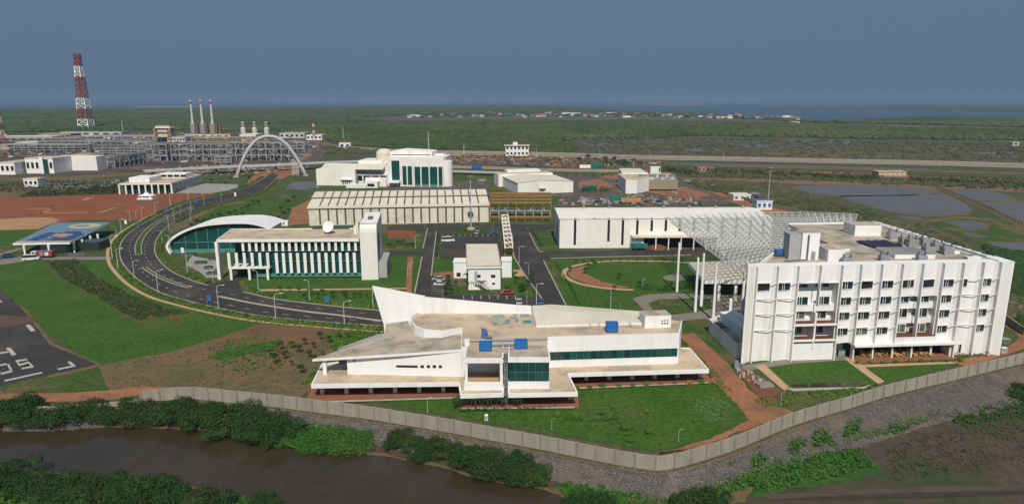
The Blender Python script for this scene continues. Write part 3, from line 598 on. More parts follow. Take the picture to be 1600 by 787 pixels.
# main upper block
zr = 10.3
mp = [(-10.4, 134), (7.6, 134), (7.8, 138.9), (36.5, 141.3), W(1066, 502, zr), W(1003, 489, zr), W(861, 478.5, zr), W(828, 479.5, zr), W(664, 484, zr), W(653, 489, zr), W(642.5, 496.5, zr), W(641.5, 504, zr), W(648, 512, zr), W(662, 517.5, zr), W(690, 520, zr), W(722, 515, zr)]
MB().prism(mp, zp - .02, zr - .1).build('wall', 'white', A0)
MB().poly([(x, y, zr - .08) for x, y in mp]).build('roof', 'tan', A0)
parapet(mp[1:5], zr - .1, zr + .28, .3, 'roof_parapet', 'white', A0, close=False)
parapet(mp[8:16], zr - .1, zr + .5, .3, 'curved_parapet', 'white', A0, close=False)
# window band of the right wing
fr = Frame((7.8, 138.9), (36.5, 141.3))
for i in range(19): MB(fr).box(.3 + i * (fr.L - .6) / 19 + .002, .3 + (i + 1) * (fr.L - .6) / 19 - .002, -.06, .1, 5.3, 7.15).build('window_pane', random.choice(['glass', 'glass', 'glass2', 'glass3']), A0)
for i in range(1, 19): MB(fr).box(.3 + i * (fr.L - .6) / 19 - .03, .3 + i * (fr.L - .6) / 19 + .03, -.1, -.05, 5.3, 7.15).build('mullion', 'darkmetal', A0)
# central projecting rooms
MB().box(-.8, 7.5, 127.7, 134, zp, 5.2).build('wall', 'white', A0)
for i in range(6):
    for j in range(2): MB().box(-.7 + i * 8.1 / 6 + .002, -.7 + (i + 1) * 8.1 / 6 - .002, 127.8, 130, 5.2 + j * 2.05 + .002, 7.25 + j * 2.05 - .002).build('window_pane', random.choice(['glass', 'glass', 'glass2', 'glass3']), A0)
MB().box(-.7, 7.4, 130.01, 134, 5.2, 9.3).build('room_core', 'glass2', A0)
b = MB()
for i in range(1, 6): b.box(-.8 + i * 8.2 / 6 - .04, -.8 + i * 8.2 / 6 + .04, 127.73, 127.8, 5.2, 9.3)
b.box(-.75, 7.45, 127.72, 127.79, 7.15, 7.25); b.build('mullions', 'darkmetal', A0)
b = MB(); b.box(-.8, 7.6, 127.5, 134, 9.3, 10.3); b.build('roof_edge_beam', 'white', A0)
MB().box(-.5, 7.3, 127.9, 134.5, 10.3, 10.32).build('room_roof', 'tan2', A0)
b = MB(); b.box(-9.5, -1.8, 127, 127.3, zp, 5.35); b.box(-9.5, -9.2, 127.3, 134, zp, 5.3); b.box(-2.1, -1.8, 127.3, 134, zp, 5.3); b.build('loggia_parapet', 'white', A0)
MB().box(-9.2, -2.1, 127.3, 134, zp, 4.5).build('loggia_floor', 'screed', A0)
MB().box(-9.4, -8.8, 127.05, 127.7, 5.35, 9.4).build('loggia_post', 'white', A0); MB().box(-2.4, -1.85, 127.05, 127.7, 5.35, 9.4).build('loggia_post', 'white', A0)
MB().box(-9.6, -1.7, 126.9, 134, 9.4, 10.25).build('loggia_lintel', 'white', A0)
MB().box(-9.2, -2.0, 127.3, 134.5, 10.25, 10.28).build('loggia_roof', 'tan', A0)
parapet([(-9.6, 134), (-9.6, 126.9), (-1.7, 126.9), (-1.7, 134)], 10.25, 10.45, .25, 'roof_rim', 'white', A0, close=False)
MB().box(-1.65, -.85, 128.2, 134.0, .3, 10.1).build('gap_shade_fill', 'darkmetal', A0)  # dark box standing in for the shade inside the gap
b = MB()
for k in range(5): b.box(-1.6, -.9, 128.0, 128.25, 2 + 1.8 * k, 2.15 + 1.8 * k)
b.box(-1.6, -1.5, 128.02, 128.2, .4, 9.6); b.box(-1.0, -.9, 128.02, 128.2, .4, 9.6)
b.build('service_ladder', 'metal', A0)
# left hall with the tilted roof
def RZ(x, y): return 7.25 + max(0, x + 42) * .073
def rp(px, py):
    zz = 8
    for _ in range(12): p = G(px, py, zz); zz = RZ(*p)
    return (*p, zz)
rt = [rp(488, 561), rp(543, 558), rp(632, 552.5), rp(722, 546), rp(722.5, 516), rp(690, 521.5), rp(662, 519), rp(647, 513), rp(640, 507), rp(638, 500), rp(603, 505), rp(599, 524), rp(545, 542)]
b = MB(); b.prism([p[:2] for p in rt], [p[2] - .45 for p in rt], [p[2] for p in rt]); b.build('roof_slab_edge', 'white', A0)
cx = sum(p[0] for p in rt) / len(rt); cy = sum(p[1] for p in rt) / len(rt)
ins = [(cx + (p[0] - cx) * .985, cy + (p[1] - cy) * .975 + .05, p[2] + .02) for p in rt]
b = MB(); b.poly([(x, y, RZ(x, y) + .02) for x, y, _ in ins]); b.build('tilted_roof', 'tan2', A0)
hw = [(-34.7, 135.2), (-10.45, 134.0), (-10.45, 143), (-18, 148), (-27, 151), (-29, 149)]
b = MB(); b.prism(hw, zp - .02, [RZ(*p) - .46 for p in hw]); b.build('hall_wall', 'white', A0)
MB().prism([(p[0], p[1]) for p in [(-38, 141), (-29, 148), (-27, 152), (-31, 150)]], zp, 7.3).build('hall_back_wall', 'recess', A0)
q = W(508.5, 584, zp); colm(q[0], q[1], zp, RZ(*q) - .4, .75)
fw = Frame((-34.7, 135.2), (-10.45, 134.0))
for x0, x1, y0, y1 in ((619, 653, 570, 574), (657, 662.5, 570, 574.4), (667, 672, 570, 574.4), (676, 681.5, 570, 574.4), (685.5, 690.5, 570.3, 574.6)):
    s0, zt = fw.hit(x0, y0); s1, zb = fw.hit(x1, y1)
    MB(fw).box(s0, s1, -.05, .08, zb, zt).build('slot_window', 'dark', A0)
s0, zt = fw.hit(551.5, 560); s1, zb = fw.hit(555, 565)
b = MB(fw); b.box(s0, s1, -.08, 0, zt - .12, zt); b.box(s1 - .15, s1, -.08, 0, zb, zt - .13); b.box(s0, s1 - .16, -.08, 0, zb, zb + .12); b.box(s0 + .1, s1 - .16, -.08, 0, (zb + zt) / 2, (zb + zt) / 2 + .12)
b.build('wall_emblem', 'darkmetal', A0)
# sail fin wall
def at_y(px, py, y):
    d = ray(px, py); k = y / d[1]; return (d[0] * k, y, HC + d[2] * k)
fa = at_y(581.5, 447, 156.5); fb = at_y(664, 463, 156.5); fc = at_y(664, 492, 156.5); fd = at_y(638, 514, 156.5); fe = at_y(600, 508, 156.5); fg = (fe[0] + .6, 156.5, 0); fh = (fd[0], 156.5, 0)
b = MB(); T = .6
front = [fa, fb, fc, fd, fh, fg, fe]
n = len(front); b._add(front + [(x, y + T, zz) for x, y, zz in front], [(0, 6, 3, 2, 1), (6, 5, 4, 3)] + [(n, n + 1, n + 2, n + 3, n + 6), (n + 6, n + 3, n + 4, n + 5)] + [(i, (i + 1) % n, n + (i + 1) % n, n + i) for i in range(n)])
b.build('sail_wall', 'white', A0)
b = MB(); f1 = (fe[0], fe[1] - .1, fe[2]); f2 = at_y(609, 512, 152.5); f3 = at_y(600, 524.5, 150.0); f3b = (f3[0], f3[1], 3.6)
b._add([fe, f2, f3, (fe[0] + .3, fe[1] + .3, 5)] + [(x + .1, y + .3, zz) for x, y, zz in [fe, f2, f3, (fe[0] + .3, fe[1] + .3, 5)]], [(0, 3, 2, 1), (4, 5, 6, 7), (0, 1, 5, 4), (1, 2, 6, 5), (2, 3, 7, 6), (3, 0, 4, 7)]); b.build('curved_fin', 'white', A0)
b = MB(); pa = W(664, 484, zr); pb = W(800, 489, zr); pc = W(830, 489.5, zr)
pa = (pa[0], 156.8)
ta, tb, tc = 14.25, ZH(pb, 476), ZH(pc, 478)
b.prism([pa, pb, (pb[0], pb[1] + .4), (pa[0], pa[1] + .4)], zp, [ta, tb, tb, ta]); b.build('back_parapet', 'white', A0)
b = MB(); b.prism([pb, pc, (pc[0], pc[1] + .4), (pb[0], pb[1] + .4)], zp, [tb, tc, tc, tb]); b.build('back_parapet', 'white', A0)
# low white hipped roof to the right of the roof terrace
lo = [W(838, 511, zr), W(1005, 506.5, zr), W(1004, 489, zr), W(861, 478, zr), W(831, 480, zr)]
b = MB(); pk = [W(868, 484, 11.4), W(890, 487, 11.4), W(884, 482, 11.4), W(866, 480, 11.4)]
b.prism(lo, zr - .05, zr + .45); b.build('hipped_roof_base', 'white2', A0)
lh = [(p[0], p[1], zr + .46) for p in lo]; K = [(p[0], p[1], 11.5) for p in pk[:2]]
b = MB(); b._add(lh + K, [(0, 1, 6, 5)[:3] and (0, 1, 6), (0, 6, 5), (1, 2, 6), (2, 3, 6), (3, 5, 6), (3, 4, 5), (4, 0, 5)]); b.build('hipped_roof', 'roofcream', A0)
b = MB()
for px in (916, 930, 944, 958, 980):
    p = W(px - 10, 484 + (px - 880) * .04, 10.95); q = W(px + 8, 509, 10.78); b.beam((*p, 11.05), (*q, 10.82), .12, .12)
b.build('roof_seams', 'cream', A0)
f2 = Frame(W(1007, 512, zr), W(1048, 510.5, zr))
MB(f2).box(0, f2.L, 0, 4.2, zr - .1, 13).build('stair_head', 'white', A0)
MB(f2).box(.1, f2.L - .1, .1, 4.1, 13, 13.03).build('stair_head_roof', 'tan2', A0)
b = MB(f2)
for i in range(3):
    for za, zb_ in ((11.7, 12.0), (11.0, 11.4)): MB(f2).box(f2.L - 2.2 + i * .62, f2.L - 1.85 + i * .62, -.03, .05, za, zb_).build('vent_slot', 'dark', A0)
for (x0, y0, x1, y1) in ((767, 494, 778, 497), (776, 493, 788, 497.5), (788, 501, 798, 504.5), (770, 499, 779, 501.5), (795, 496, 808, 500), (801, 492, 808, 494), (805, 500, 811, 504), (813, 492, 828, 496), (817, 502, 831, 507), (769, 506, 778, 509), (786, 505.5, 796, 508)):
    p, q = W(x0, y1, zr), W(x1, y1, zr); r = W(x0, y0, zr)
    s = MB(); s.box(p[0], q[0], p[1], r[1], zr - .08, zr + .3); so_ = s.build('skylight', 'kerb', A0)
    g = MB(); g.box(p[0] + .15, q[0] - .15, p[1] + .15, r[1] - .15, zr + .3, zr + .34); o = g.build('skylight_glass', 'glassl', A0)
    o.parent = so_; o.location = (0, 0, 0)
def ac_unit(px0, px1, pyb, h, zz, label, w_d=1.5):
    p, q = W(px0, pyb, zz), W(px1, pyb, zz)
    r = thing('air_conditioning_unit', label, 'rooftop unit', ((p[0] + q[0]) / 2, p[1], zz), 'blue rooftop units')
    MB().box(p[0], q[0], p[1], p[1] + w_d, zz + .15, zz + h).build('casing', 'blue', r, bevel=.05)
    bb = MB()
    for k in range(4): bb.box(p[0] + .2 + k * (q[0] - p[0] - .4) / 4, p[0] + .05 + (k + 1) * (q[0] - p[0] - .4) / 4, p[1] - .03, p[1], zz + .35, zz + h - .25)
    bb.build('panel', mat('blue_panel', (.025, .16, .45)) if 'bp' not in M else M['bp'], r)
    bb = MB(); bb.box(p[0] + .1, q[0] - .1, p[1] + .1, p[1] + w_d - .1, zz, zz + .15); bb.build('feet', 'darkmetal', r)
    return r
M['bp'] = mat('blue_panel', (.025, .16, .45), None, .6, .5, .05)
ac_unit(748.5, 768.5, 549.5, 1.75, zr - .05, 'bright blue rooftop unit above the open loggia, left of the pair by the pipe', 2.0)
ac_unit(804, 824.5, 546, 1.75, zr - .05, 'bright blue rooftop unit above the glazed room, right of the pair by the pipe', 2.0)
ac_unit(947.5, 966, 520, 2.2, zr - .05, 'tall bright blue rooftop unit standing alone on the right wing roof', 1.9)
rr = thing('rooftop_pipework', 'grey pipe run and duct linking the two blue units on the tan roof', 'pipework', (*W(790, 540, zr), zr))
pipe_run(rr, [(*W(730, 535, zr), zr + .5), (*W(856, 532, zr), zr + .5)], .16, 'metal')
pipe_run(rr, [(*W(769, 541, zr), zr + .5), (*W(804, 540, zr), zr + .5)], .5, 'metal', 'duct')
p = W(778, 552, zr); MB().box(p[0], p[0] + 2.2, p[1], p[1] + 1.3, zr - .05, zr + .9).build('cabinet', 'kerb', rr)
p = W(726, 540, zr); MB().box(p[0], p[0] + 1.0, p[1], p[1] + 1.0, zr - .05, zr + 1.2).build('cabinet', 'white', rr)
rr = thing('solar_panel', 'dark blue tilted panel with tank on the tan roof behind the left blue unit', 'solar panel', (*W(757, 528, zr), zr))
p = W(752, 528, zr); b = MB(); b.hexa([(p[0], p[1], zr + .2), (p[0] + 1.5, p[1] - .3, zr + .2), (p[0] + 1.6, p[1] - .2, zr + .2), (p[0] + .1, p[1] + .1, zr + .2)], [(p[0], p[1] + 1.2, zr + 1.9), (p[0] + 1.1, p[1] + .9, zr + 1.6), (p[0] + 1.2, p[1] + 1.0, zr + 1.6), (p[0] + .1, p[1] + 1.3, zr + 1.9)]); b.build('panel', 'roofblue', rr)
b = MB(); b.beam((p[0] + .8, p[1] - .4, zr + .35), (p[0] + 2.4, p[1] - .4, zr + .35), .6, n=10); b.build('tank', 'darkmetal', rr)

# ---------------------------------------------------------------- B. hotel block on the right
B0 = thing('hotel_block', 'five storey white block with pleated facade, fins and balconies at the right', 'building', (85, 165, 0))
hf = Frame(G(1157, 565.5), G(1551, 553.5)); HL = hf.L
ZT = 23.0
tops = [1183, 1215.6, 1247.5, 1282, 1316, 1345.5, 1378, 1410, 1442, 1474, 1505, 1536, 1563]
S = [hf.hit(x, 418 - (x - 1183) * .022)[0] for x in tops]
# body depth: front wing 17 m, right wing to the back
DW = 17.0
ws = S[7] - 4     # start of the rear wing
BL = W(1209, 397, ZT - .7); BL2 = W(1212, 399, ZT - .7)
hp = [hf.P(S[0], .9)[:2], hf.P(S[-1], .9)[:2], hf.P(HL + 1.6, 56)[:2], hf.P(ws + 4, 56)[:2], hf.P(ws, DW)[:2], BL]
MB().prism([hf.P(S[0], 3.5)[:2], hf.P(S[-1], 3.5)[:2], hf.P(HL + .9, 55)[:2], hf.P(ws + 4.5, 55)[:2], hf.P(ws + .5, DW - .5)[:2], BL2, hf.P(S[0] + 1, 4)[:2]], 0, ZT - 1.2).build('core_wall', 'white', B0)
MB().poly([(x, y, ZT - .7) for x, y in hp]).build('roof', 'tan2', B0)
parapet([hf.P(S[-1], 1)[:2], hf.P(HL + 1.7, 56)[:2], hf.P(ws + 4, 56)[:2]], ZT - 1.4, ZT - .3, .5, 'roof_parapet', 'white', B0, close=False)
parapet([hf.P(ws + 1, DW)[:2], BL, hf.P(S[0], 1)[:2]], ZT - 1.4, ZT, .4, 'roof_parapet', 'white', B0, close=False)
# saw-tooth rim of the right-hand side
b = MB()
for k in range(15):
    t0 = 3 + k * 3.5; e0 = HL + .3 + (t0 / 56) * 1.3
    b.prism([hf.P(e0, t0)[:2], hf.P(e0 + 1.0, t0 + .1)[:2], hf.P(e0 + .1, t0 + 3.4)[:2], hf.P(e0 - .5, t0 + 3.4)[:2]], 0, ZT)
b.build('side_pleats', 'white', B0)
FZ = [hf.hit(1400, y)[1] for y in (534, 522.5, 511, 498, 486, 475, 463, 450.5, 438)]   # ledge, sill/head pairs
rows = [(FZ[8 - 2 * k - 1 + 0], FZ[8 - 2 * k]) for k in range(4)]     # (sill, head) of window rows from the top
rows = [(17.0, 19.0), (13.3, 15.2), (9.6, 11.5), (5.9, 7.8)]
PZ = [(y0, y1) for y0, y1 in ((450, 438), (474.5, 462.5), (497.5, 485.5), (521.5, 510))]
rows = [(hf.hit(1400, a)[1], hf.hit(1400, c)[1]) for a, c in PZ]
base_z = hf.hit(1400, 534)[1]
RC = .7                       # depth of a pleat
def bay_pts(i):
    s0, s1 = S[i], S[i + 1]; m_ = s0 + (s1 - s0) * .84
    return s0, m_, s1
recess = {2: 1, 3: 1, 7: 2, 8: 2}
win_mesh = {}
def hotel_window(s, w, t, zs, zh, m='darkwin', ang=0.0, split=(.32, .5)):
    """window: glass pane with white frame as sub-part"""
    fl = Frame(hf.P(s, t)[:2], hf.P(s + w * math.cos(ang), t + w * math.sin(ang))[:2])
    if m != 'dark': m = random.choice(['darkwin', 'darkwin', 'dark', 'curtain', 'glass2'] if m == 'darkwin' else ['curtain', 'curtain', 'darkwin'])
    o = MB(fl).box(0, w, -.04, .1, zs, zh).build('window', m, B0)
    b = MB(fl)
    for f_ in (0, *split, .97): b.box(w * f_, w * f_ + .11, -.12, -.02, zs, zh)
    b.box(0, w + .1, -.13, -.02, zh - .02, zh + .12); b.box(0, w + .1, -.13, -.02, zs - .1, zs)
    fo = b.build('window_frame', 'white', B0); fo.parent = o; fo.location = (0, 0, 0)
for i in range(12):
    s0, m_, s1 = bay_pts(i); w = m_ - s0
    wallp = [hf.P(s0, 0)[:2], hf.P(m_, RC)[:2], hf.P(s1, 0)[:2], hf.P(s1, 3.4)[:2], hf.P(s0, 3.4)[:2]]
    zb = 0.0 if i in (0, 1, 10, 11) else (base_z if i < 10 else 0)
    if i in (2, 3): zb = None
    an = math.atan2(RC, w)
    if i in (7, 8):
        b = MB(); b.prism(wallp, rows[0][0] - 2.2, ZT); b.build('facade_bay', 'white', B0)
        b = MB(hf); b.box(s0, s1, 2.6, 3.45, base_z, rows[0][0] - 2.2)
        for r in (1, 2): b.box(s0, s1, 1.2, 2.6, rows[r][0] - 1.6, rows[r][0])
        b.build('recess_wall', 'white', B0)
        MB(hf).box(s0, s1, 1.25, 2.6, base_z, rows[3][0] - .4).build('recess_wall', 'white', B0)
        MB(hf).box(s0 + .1, s1 - .1, -.7, 2.6, rows[3][0] - .55, rows[3][0] - .35).build('balcony_floor', 'brown', B0)
        MB(hf).box(s0 + .05, s1 - .05, -.8, 1.3, base_z - .3, rows[3][0] - .56).build('balcony_apron', 'white', B0)
        if i == 8: MB(hf).box(s1 - .3, s1, 0, 3, base_z, rows[0][0] - 2.2).build('recess_side_wall', 'white', B0)
        for r in (1, 2, 3): hotel_window(s0 + .5, w * .72, 1.15 if r < 3 else 1.2, rows[r][0], rows[r][1] + .2, 'curtain' if r == 3 else 'darkwin')
        hotel_window(s0 + .35, w * .85, RC * .08 - .03, rows[0][0], rows[0][1], 'darkwin' if i == 7 else 'dark', an, (.5, .66) if i == 7 else ())
    elif i in (2, 3):
        b = MB(); b.prism(wallp, rows[0][0] + 1.7, ZT); b.build('facade_bay', 'white', B0)
        b = MB(hf); b.box(s0, s1, 2.6, 3.45, rows[3][0] - 2, rows[0][0] + 1.7); b.build('recess_wall', 'white', B0)
        MB(hf).box(s0, s1, .3, 2.6, rows[0][0] + 1.5, rows[0][0] + 1.75).build('recess_soffit', 'white', B0)
        for r in (1, 2): MB(hf).box(s0, s1, 1.2 if r == 1 else 2.0, 2.6, rows[r][0] - 1.7, rows[r][0]).build('recess_wall', 'white', B0)
        for r in (2, 3):
            MB(hf).box(s0 + .15, s1 - .15, -.5, 2.0, rows[r][0] - .75, rows[r][0] - .6).build('balcony_floor', 'brown', B0)
            MB(hf).box(s0 + .1, s1 - .05, -.55, -.35, rows[r][0] - 1.1, rows[r][0] - .58).build('balcony_beam', 'white', B0)
        MB(hf).box(s0, s1, 0, 3.4, 0, rows[3][0] - 1.8).build('facade_base', 'white', B0)
        if i == 3: MB(hf).box(s1 - .3, s1, 0, 3, 3, rows[0][0] + 1.7).build('recess_side_wall', 'white', B0)
        else: MB(hf).box(s1 - .2, s1 + .2, -.3, 2.6, 3, rows[1][0] - 1.6).build('recess_side_wall', 'white', B0)
        hotel_window(s0 + .5, w * .8, 2.5, rows[0][0], rows[0][1] - .5, 'darkwin')
        for r in (1, 2, 3): hotel_window(s0 + .5, w * .72, (1.15, 1.95, 2.5)[r - 1], rows[r][0], rows[r][1], 'curtain' if r == 3 else 'darkwin')
    else:
        MB().prism(wallp, zb, ZT).build('facade_bay', 'white', B0)
        if i in (0, 1):
            hotel_window(s0 + .35, w * .82, RC * .08 - .03, rows[0][0], rows[0][1], 'dark' if i == 0 else 'darkwin', an, () if i == 0 else (.35, .5))
        elif i == 10:
            hotel_window(s0 + .35, w * .38, RC * .08 - .03, rows[0][0], rows[0][1], 'darkwin', an, ())
            hotel_window(s0 + 2.1, .8, RC * .42 - .03, .6, 2.8, 'dark', an, ())
        else:
            for r in range(4):
                op = (i in (5,) and r == 0)
                hotel_window(s0 + .35, w * .82, RC * .08 - .03, rows[r][0], rows[r][1], 'dark' if op else ('curtain' if r == 3 else 'darkwin'), an, (.3, .48) if not op else ())
    # brackets under the fins at every floor
    if i not in (2, 3, 7, 8):
        for r in range(4):
            b = MB(hf); zz = rows[r][1] + .1
            for (sa, ta, sb, tb) in ((s0, -.5, s1, -.5),):
                b.box(sa, sb, ta, ta + .12, zz, zz + .14)
            if i in (0, 1, 10) and r: b.beam(hf.P(s0 + .1, -.02, zz - .1), hf.P(m_, RC - .02, zz - .25), .25, .16)
            b.build('shade_rail', 'white', B0)
for i, s in enumerate(S):
    w = .22
    z0 = 0 if i in (0, 1, 2, 3, 4, 5, 10, 11, 12) else base_z
    if i == 3: z0 = rows[1][0]
    o = MB(hf).box(s - w / 2, s + w / 2, -.85, .25, z0, ZT + (.1 if i % 2 else .06)).build('fin', 'white', B0)
# end pylons
b = MB(); b.prism([hf.P(-.4, -1.1)[:2], hf.P(.1, -1.1)[:2], hf.P(S[0], .2)[:2], hf.P(S[0], 2)[:2], hf.P(.9, 2.2)[:2]], 0, ZT + .25); b.build('end_pylon', 'white2', B0)
b = MB(); b.prism([hf.P(S[-1] + .1, .6)[:2], hf.P(HL + .6, -.8)[:2], hf.P(HL + 1.1, -.8)[:2], hf.P(HL + 1.2, 5)[:2], hf.P(S[-1] + .1, 5)[:2]], 0, ZT + .25); b.build('end_pylon', 'white', B0)
# restaurant front
sr0, sr1 = S[5] - .2, S[10] + .1
MB(hf).box(sr0, sr1, -1.5, 3.3, base_z - .55, base_z).build('canopy_slab', 'white', B0)
MB(hf).box(sr0, sr1, 3.0, 3.48, 0, base_z - .56).build('restaurant_glass', 'dark', B0)
MB(hf).box(sr1 - .3, sr1, -1.2, 3, 0, base_z - .56).build('side_wall', 'white', B0)
for k in range(6): MB(hf).box(sr0 + .5 + k * (sr1 - sr0 - 1) / 5 - .18, sr0 + .5 + k * (sr1 - sr0 - 1) / 5 + .18, -.4, 0, 0, base_z - .56).build('column', 'white', B0)
# left low wing
lw = [G(1112, 518), G(1150, 566), G(1158, 560), G(1180, 520), G(1165, 500)]
lz = ZH(lw[0], 501)
q = [W(1107.5, 502, lz), W(1150, 541, lz), W(1162, 541, lz), W(1185, 512, lz), W(1128, 494, lz)]
MB().prism(q, 0, lz).build('annex_wall', 'white', B0)
MB().poly([(x, y, lz + .01) for x, y in q]).build('annex_roof', 'tan', B0)
parapet(q, lz - .1, lz + .7, .3, 'annex_parapet', 'white', B0)
q2 = [W(1125, 487, lz + 2.5), W(1158, 512, lz + 2.5), W(1180, 505, lz + 2.5), W(1150, 484, lz + 2.5)]
MB().prism(q2, lz, lz + 2.5).build('annex_upper_wall', 'white', B0)
p = W(1117, 508, lz); MB().box(p[0], p[0] + 2, p[1] - 2, p[1] + 1.5, lz, lz + .35).build('roof_hatch', 'darkmetal', B0)
for px, py in ((1117, 524), (1131, 539)):
    pass
# roof furniture: lift tower, sheds, chillers
zr2 = ZT - .7
def roofbox(px0, px1, pyb, h, d, m, name, root, roofm=None, z0=None):
    z0 = zr2 if z0 is None else z0
    p, q = W(px0, pyb, z0), W(px1, pyb, z0)
    o = MB().box(p[0], q[0], p[1], p[1] + d, z0, z0 + h).build(name, m, root)
    if roofm: MB().box(p[0] + .15, q[0] - .15, p[1] + .15, p[1] + d - .15, z0 + h, z0 + h + .03).build(name + '_roof', roofm, root)
    return o, p, q
o, p, q = roofbox(1251, 1278, 406, 6.6, 4.5, 'white', 'lift_tower_wall', B0, 'tan2')
MB().box(p[0] + 1.2, p[0] + 1.7, p[1] - .04, p[1] + .1, zr2, zr2 + 6.2).build('lift_tower_slot', 'darkmetal', B0)
MB().box(p[0] + 2.4, p[0] + 3.4, p[1] - .04, p[1] + .1, zr2, zr2 + 2.1).build('lift_tower_door', 'metal', B0)
MB().box(p[0] - 2.8, p[0] - .01, p[1] + .6, p[1] + 4.2, zr2, zr2 + 6.2).build('lift_tower_shaded_flank', 'greyside', B0)  # left face in shade, its grey put into the colour
roofbox(1293, 1319, 408.5, 2.9, 7, 'white', 'stair_shed_wall', B0, 'tan')
roofbox(1335, 1376, 368.5, 3.0, 7, 'white', 'plant_room_wall', B0, 'tan2')
p, q = W(1398, 404, zr2), W(1461, 404, zr2)
MB().box(p[0], q[0], p[1], p[1] + 9, zr2, zr2 + 1.0).build('raised_roof_wall', 'white', B0)
MB().box(p[0] + .1, q[0] - .1, p[1] + .1, p[1] + 8.9, zr2 + 1.0, zr2 + 1.04).build('raised_roof', mat('grey_membrane', (.27, .265, .27), None, .2, .8, .05), B0)
M['navy'] = mat('dark_navy_panel', (.022, .026, .045), None, .5, .3, .05)
for k in range(4):
    p = W(1362 + k * 12, 387 - k * .2, zr2)
    r = thing('solar_panel', 'dark solar panel on the hotel roof, %s from the left' % ordn(k), 'solar panel', (*p, zr2), 'dark solar panels on the hotel roof')
    b = MB(); b.hexa([(p[0], p[1] - 1, zr2 + .3), (p[0] + 1.5, p[1] - 1, zr2 + .3), (p[0] + .7, p[1] + 7, zr2 + .3), (p[0] - .8, p[1] + 7, zr2 + .3)], [(p[0], p[1] - 1, zr2 + .4), (p[0] + 1.5, p[1] - 1, zr2 + .7), (p[0] + .7, p[1] + 7, zr2 + .7), (p[0] - .8, p[1] + 7, zr2 + .4)]); b.build('panel', 'navy', r)
    b = MB()
    for j in range(3): b.box(p[0], p[0] + .1, p[1] + j * 2.5, p[1] + j * 2.5 + .1, zr2 - .02, zr2 + .35)
    b.build('leg', 'metal', r)
def chiller(px, py, k, w=2.2, d=1.6, h=1.5):
    p = W(px, py, zr2)
    r = thing('chiller_unit', '%s grey chiller with twin dark stacks along the hotel roof, counted from the left' % ordn(k), 'rooftop unit', (*p, zr2), 'grey chillers on the hotel roof')
    MB().box(p[0], p[0] + w, p[1], p[1] + d, zr2 + .2, zr2 + h).build('casing', 'metal', r, bevel=.06)
    MB().box(p[0] - .3, p[0] + w + .3, p[1] - .9, p[1] - .2, zr2 - .01, zr2 + .25).build('base', 'kerb', r)
    for e in (.3, w - .3): MB().cyl(p[0] + e, p[1] + d / 2, zr2 + h, zr2 + h + .9, .22, .22, 8).build('stack', 'darkmetal', r)
for k, (px, py) in enumerate(((1318, 412), (1376, 408), (1435, 408), (1390, 374), (1409, 383), (1420, 386), (1446, 398), (1460, 392), (1475, 398), (1442, 384))): chiller(px, py, k, *((2.2, 1.6, 1.3) if k < 3 else (2.6, 2.2, 1.9)))
for k, (x0, x1, y, l) in enumerate(((1213, 1231, 401, 'blue tarpaulin-covered roof tank at the left end of the hotel roof'), (1236, 1250, 400, 'smaller blue roof tank beside the lift tower on the hotel roof'))):
    p, q = W(x0, y, zr2), W(x1, y, zr2)
    r = thing('roof_tank', l, 'water tank', (*p, zr2)); MB().box(p[0], q[0], p[1], p[1] + 2, zr2 + .5, zr2 + 1.6).build('tank', 'blue', r, bevel=.15)
    MB().box(p[0] - .5, q[0] + .3, p[1] - .3, p[1] + 2.2, zr2 + .3, zr2 + .5).build('platform', 'darkmetal', r)
    b = MB()
    for e in (p[0] - .3, q[0]): b.box(e, e + .12, p[1] - .2, p[1], zr2 - .01, zr2 + .3)
    b.build('leg', 'darkmetal', r)
r = thing('roof_pipework', 'low pipe rails and ducts scattered on the tan hotel roof', 'pipework', (*W(1490, 400, zr2), zr2))
for (x0, y0, x1, y1) in ((1225, 410, 1262, 408), (1318, 408, 1330, 410), (1500, 398, 1530, 402), (1505, 404, 1512, 409), (1470, 380, 1500, 392), (1415, 372, 1440, 378), (1340, 396, 1370, 398)):
    pipe_run(r, [(*W(x0, y0, zr2), zr2 + .4), (*W(x1, y1, zr2), zr2 + .4)], .14, 'darkmetal' if x0 % 2 else 'metal')
for (x0, y0, x1) in ((1512, 405, 1535), (1440, 378, 1462), (1488, 396, 1500)):
    p, q = W(x0, y0, zr2), W(x1, y0, zr2); MB().box(p[0], q[0], p[1], p[1] + 1.4, zr2, zr2 + .5).build('duct', 'white', r)
# ---------------------------------------------------------------- porte-cochere and space frame
P0 = thing('entrance_canopy', 'flat cream canopy slab on white columns at the hotel entrance', 'canopy', (*G(1120, 480), 0))
pz = 6.2
q = [W(1075, 409.5, pz), W(1100.5, 437, pz), W(1168, 437, pz), W(1180, 405, pz)]
MB().prism(q, pz - 1.3, pz - .02).build('fascia', 'white', P0)
MB().poly([(x, y, pz) for x, y in q]).build('roof', 'roofcream', P0)
for px, py in ((1095, 478), (1122, 470), (1148, 470), (1140, 492), (1168, 480)):
    p = G(px, py); MB().box(p[0] - .4, p[0] + .4, p[1] - .4, p[1] + .4, 0, pz - 1.3).build('column', 'white', P0)
S0 = thing('space_frame_canopy', 'white tubular space frame lattice on tall slender columns over the hotel entrance court', 'canopy', (*G(1160, 430), 0))
sz = 18.8
c0 = W(1042, 338, sz); c1 = W(1340, 334, sz); c2 = W(1325, 384, sz); c3 = W(1152, 410, sz); c4 = W(1357, 345, sz)
NU, NV = 26, 20
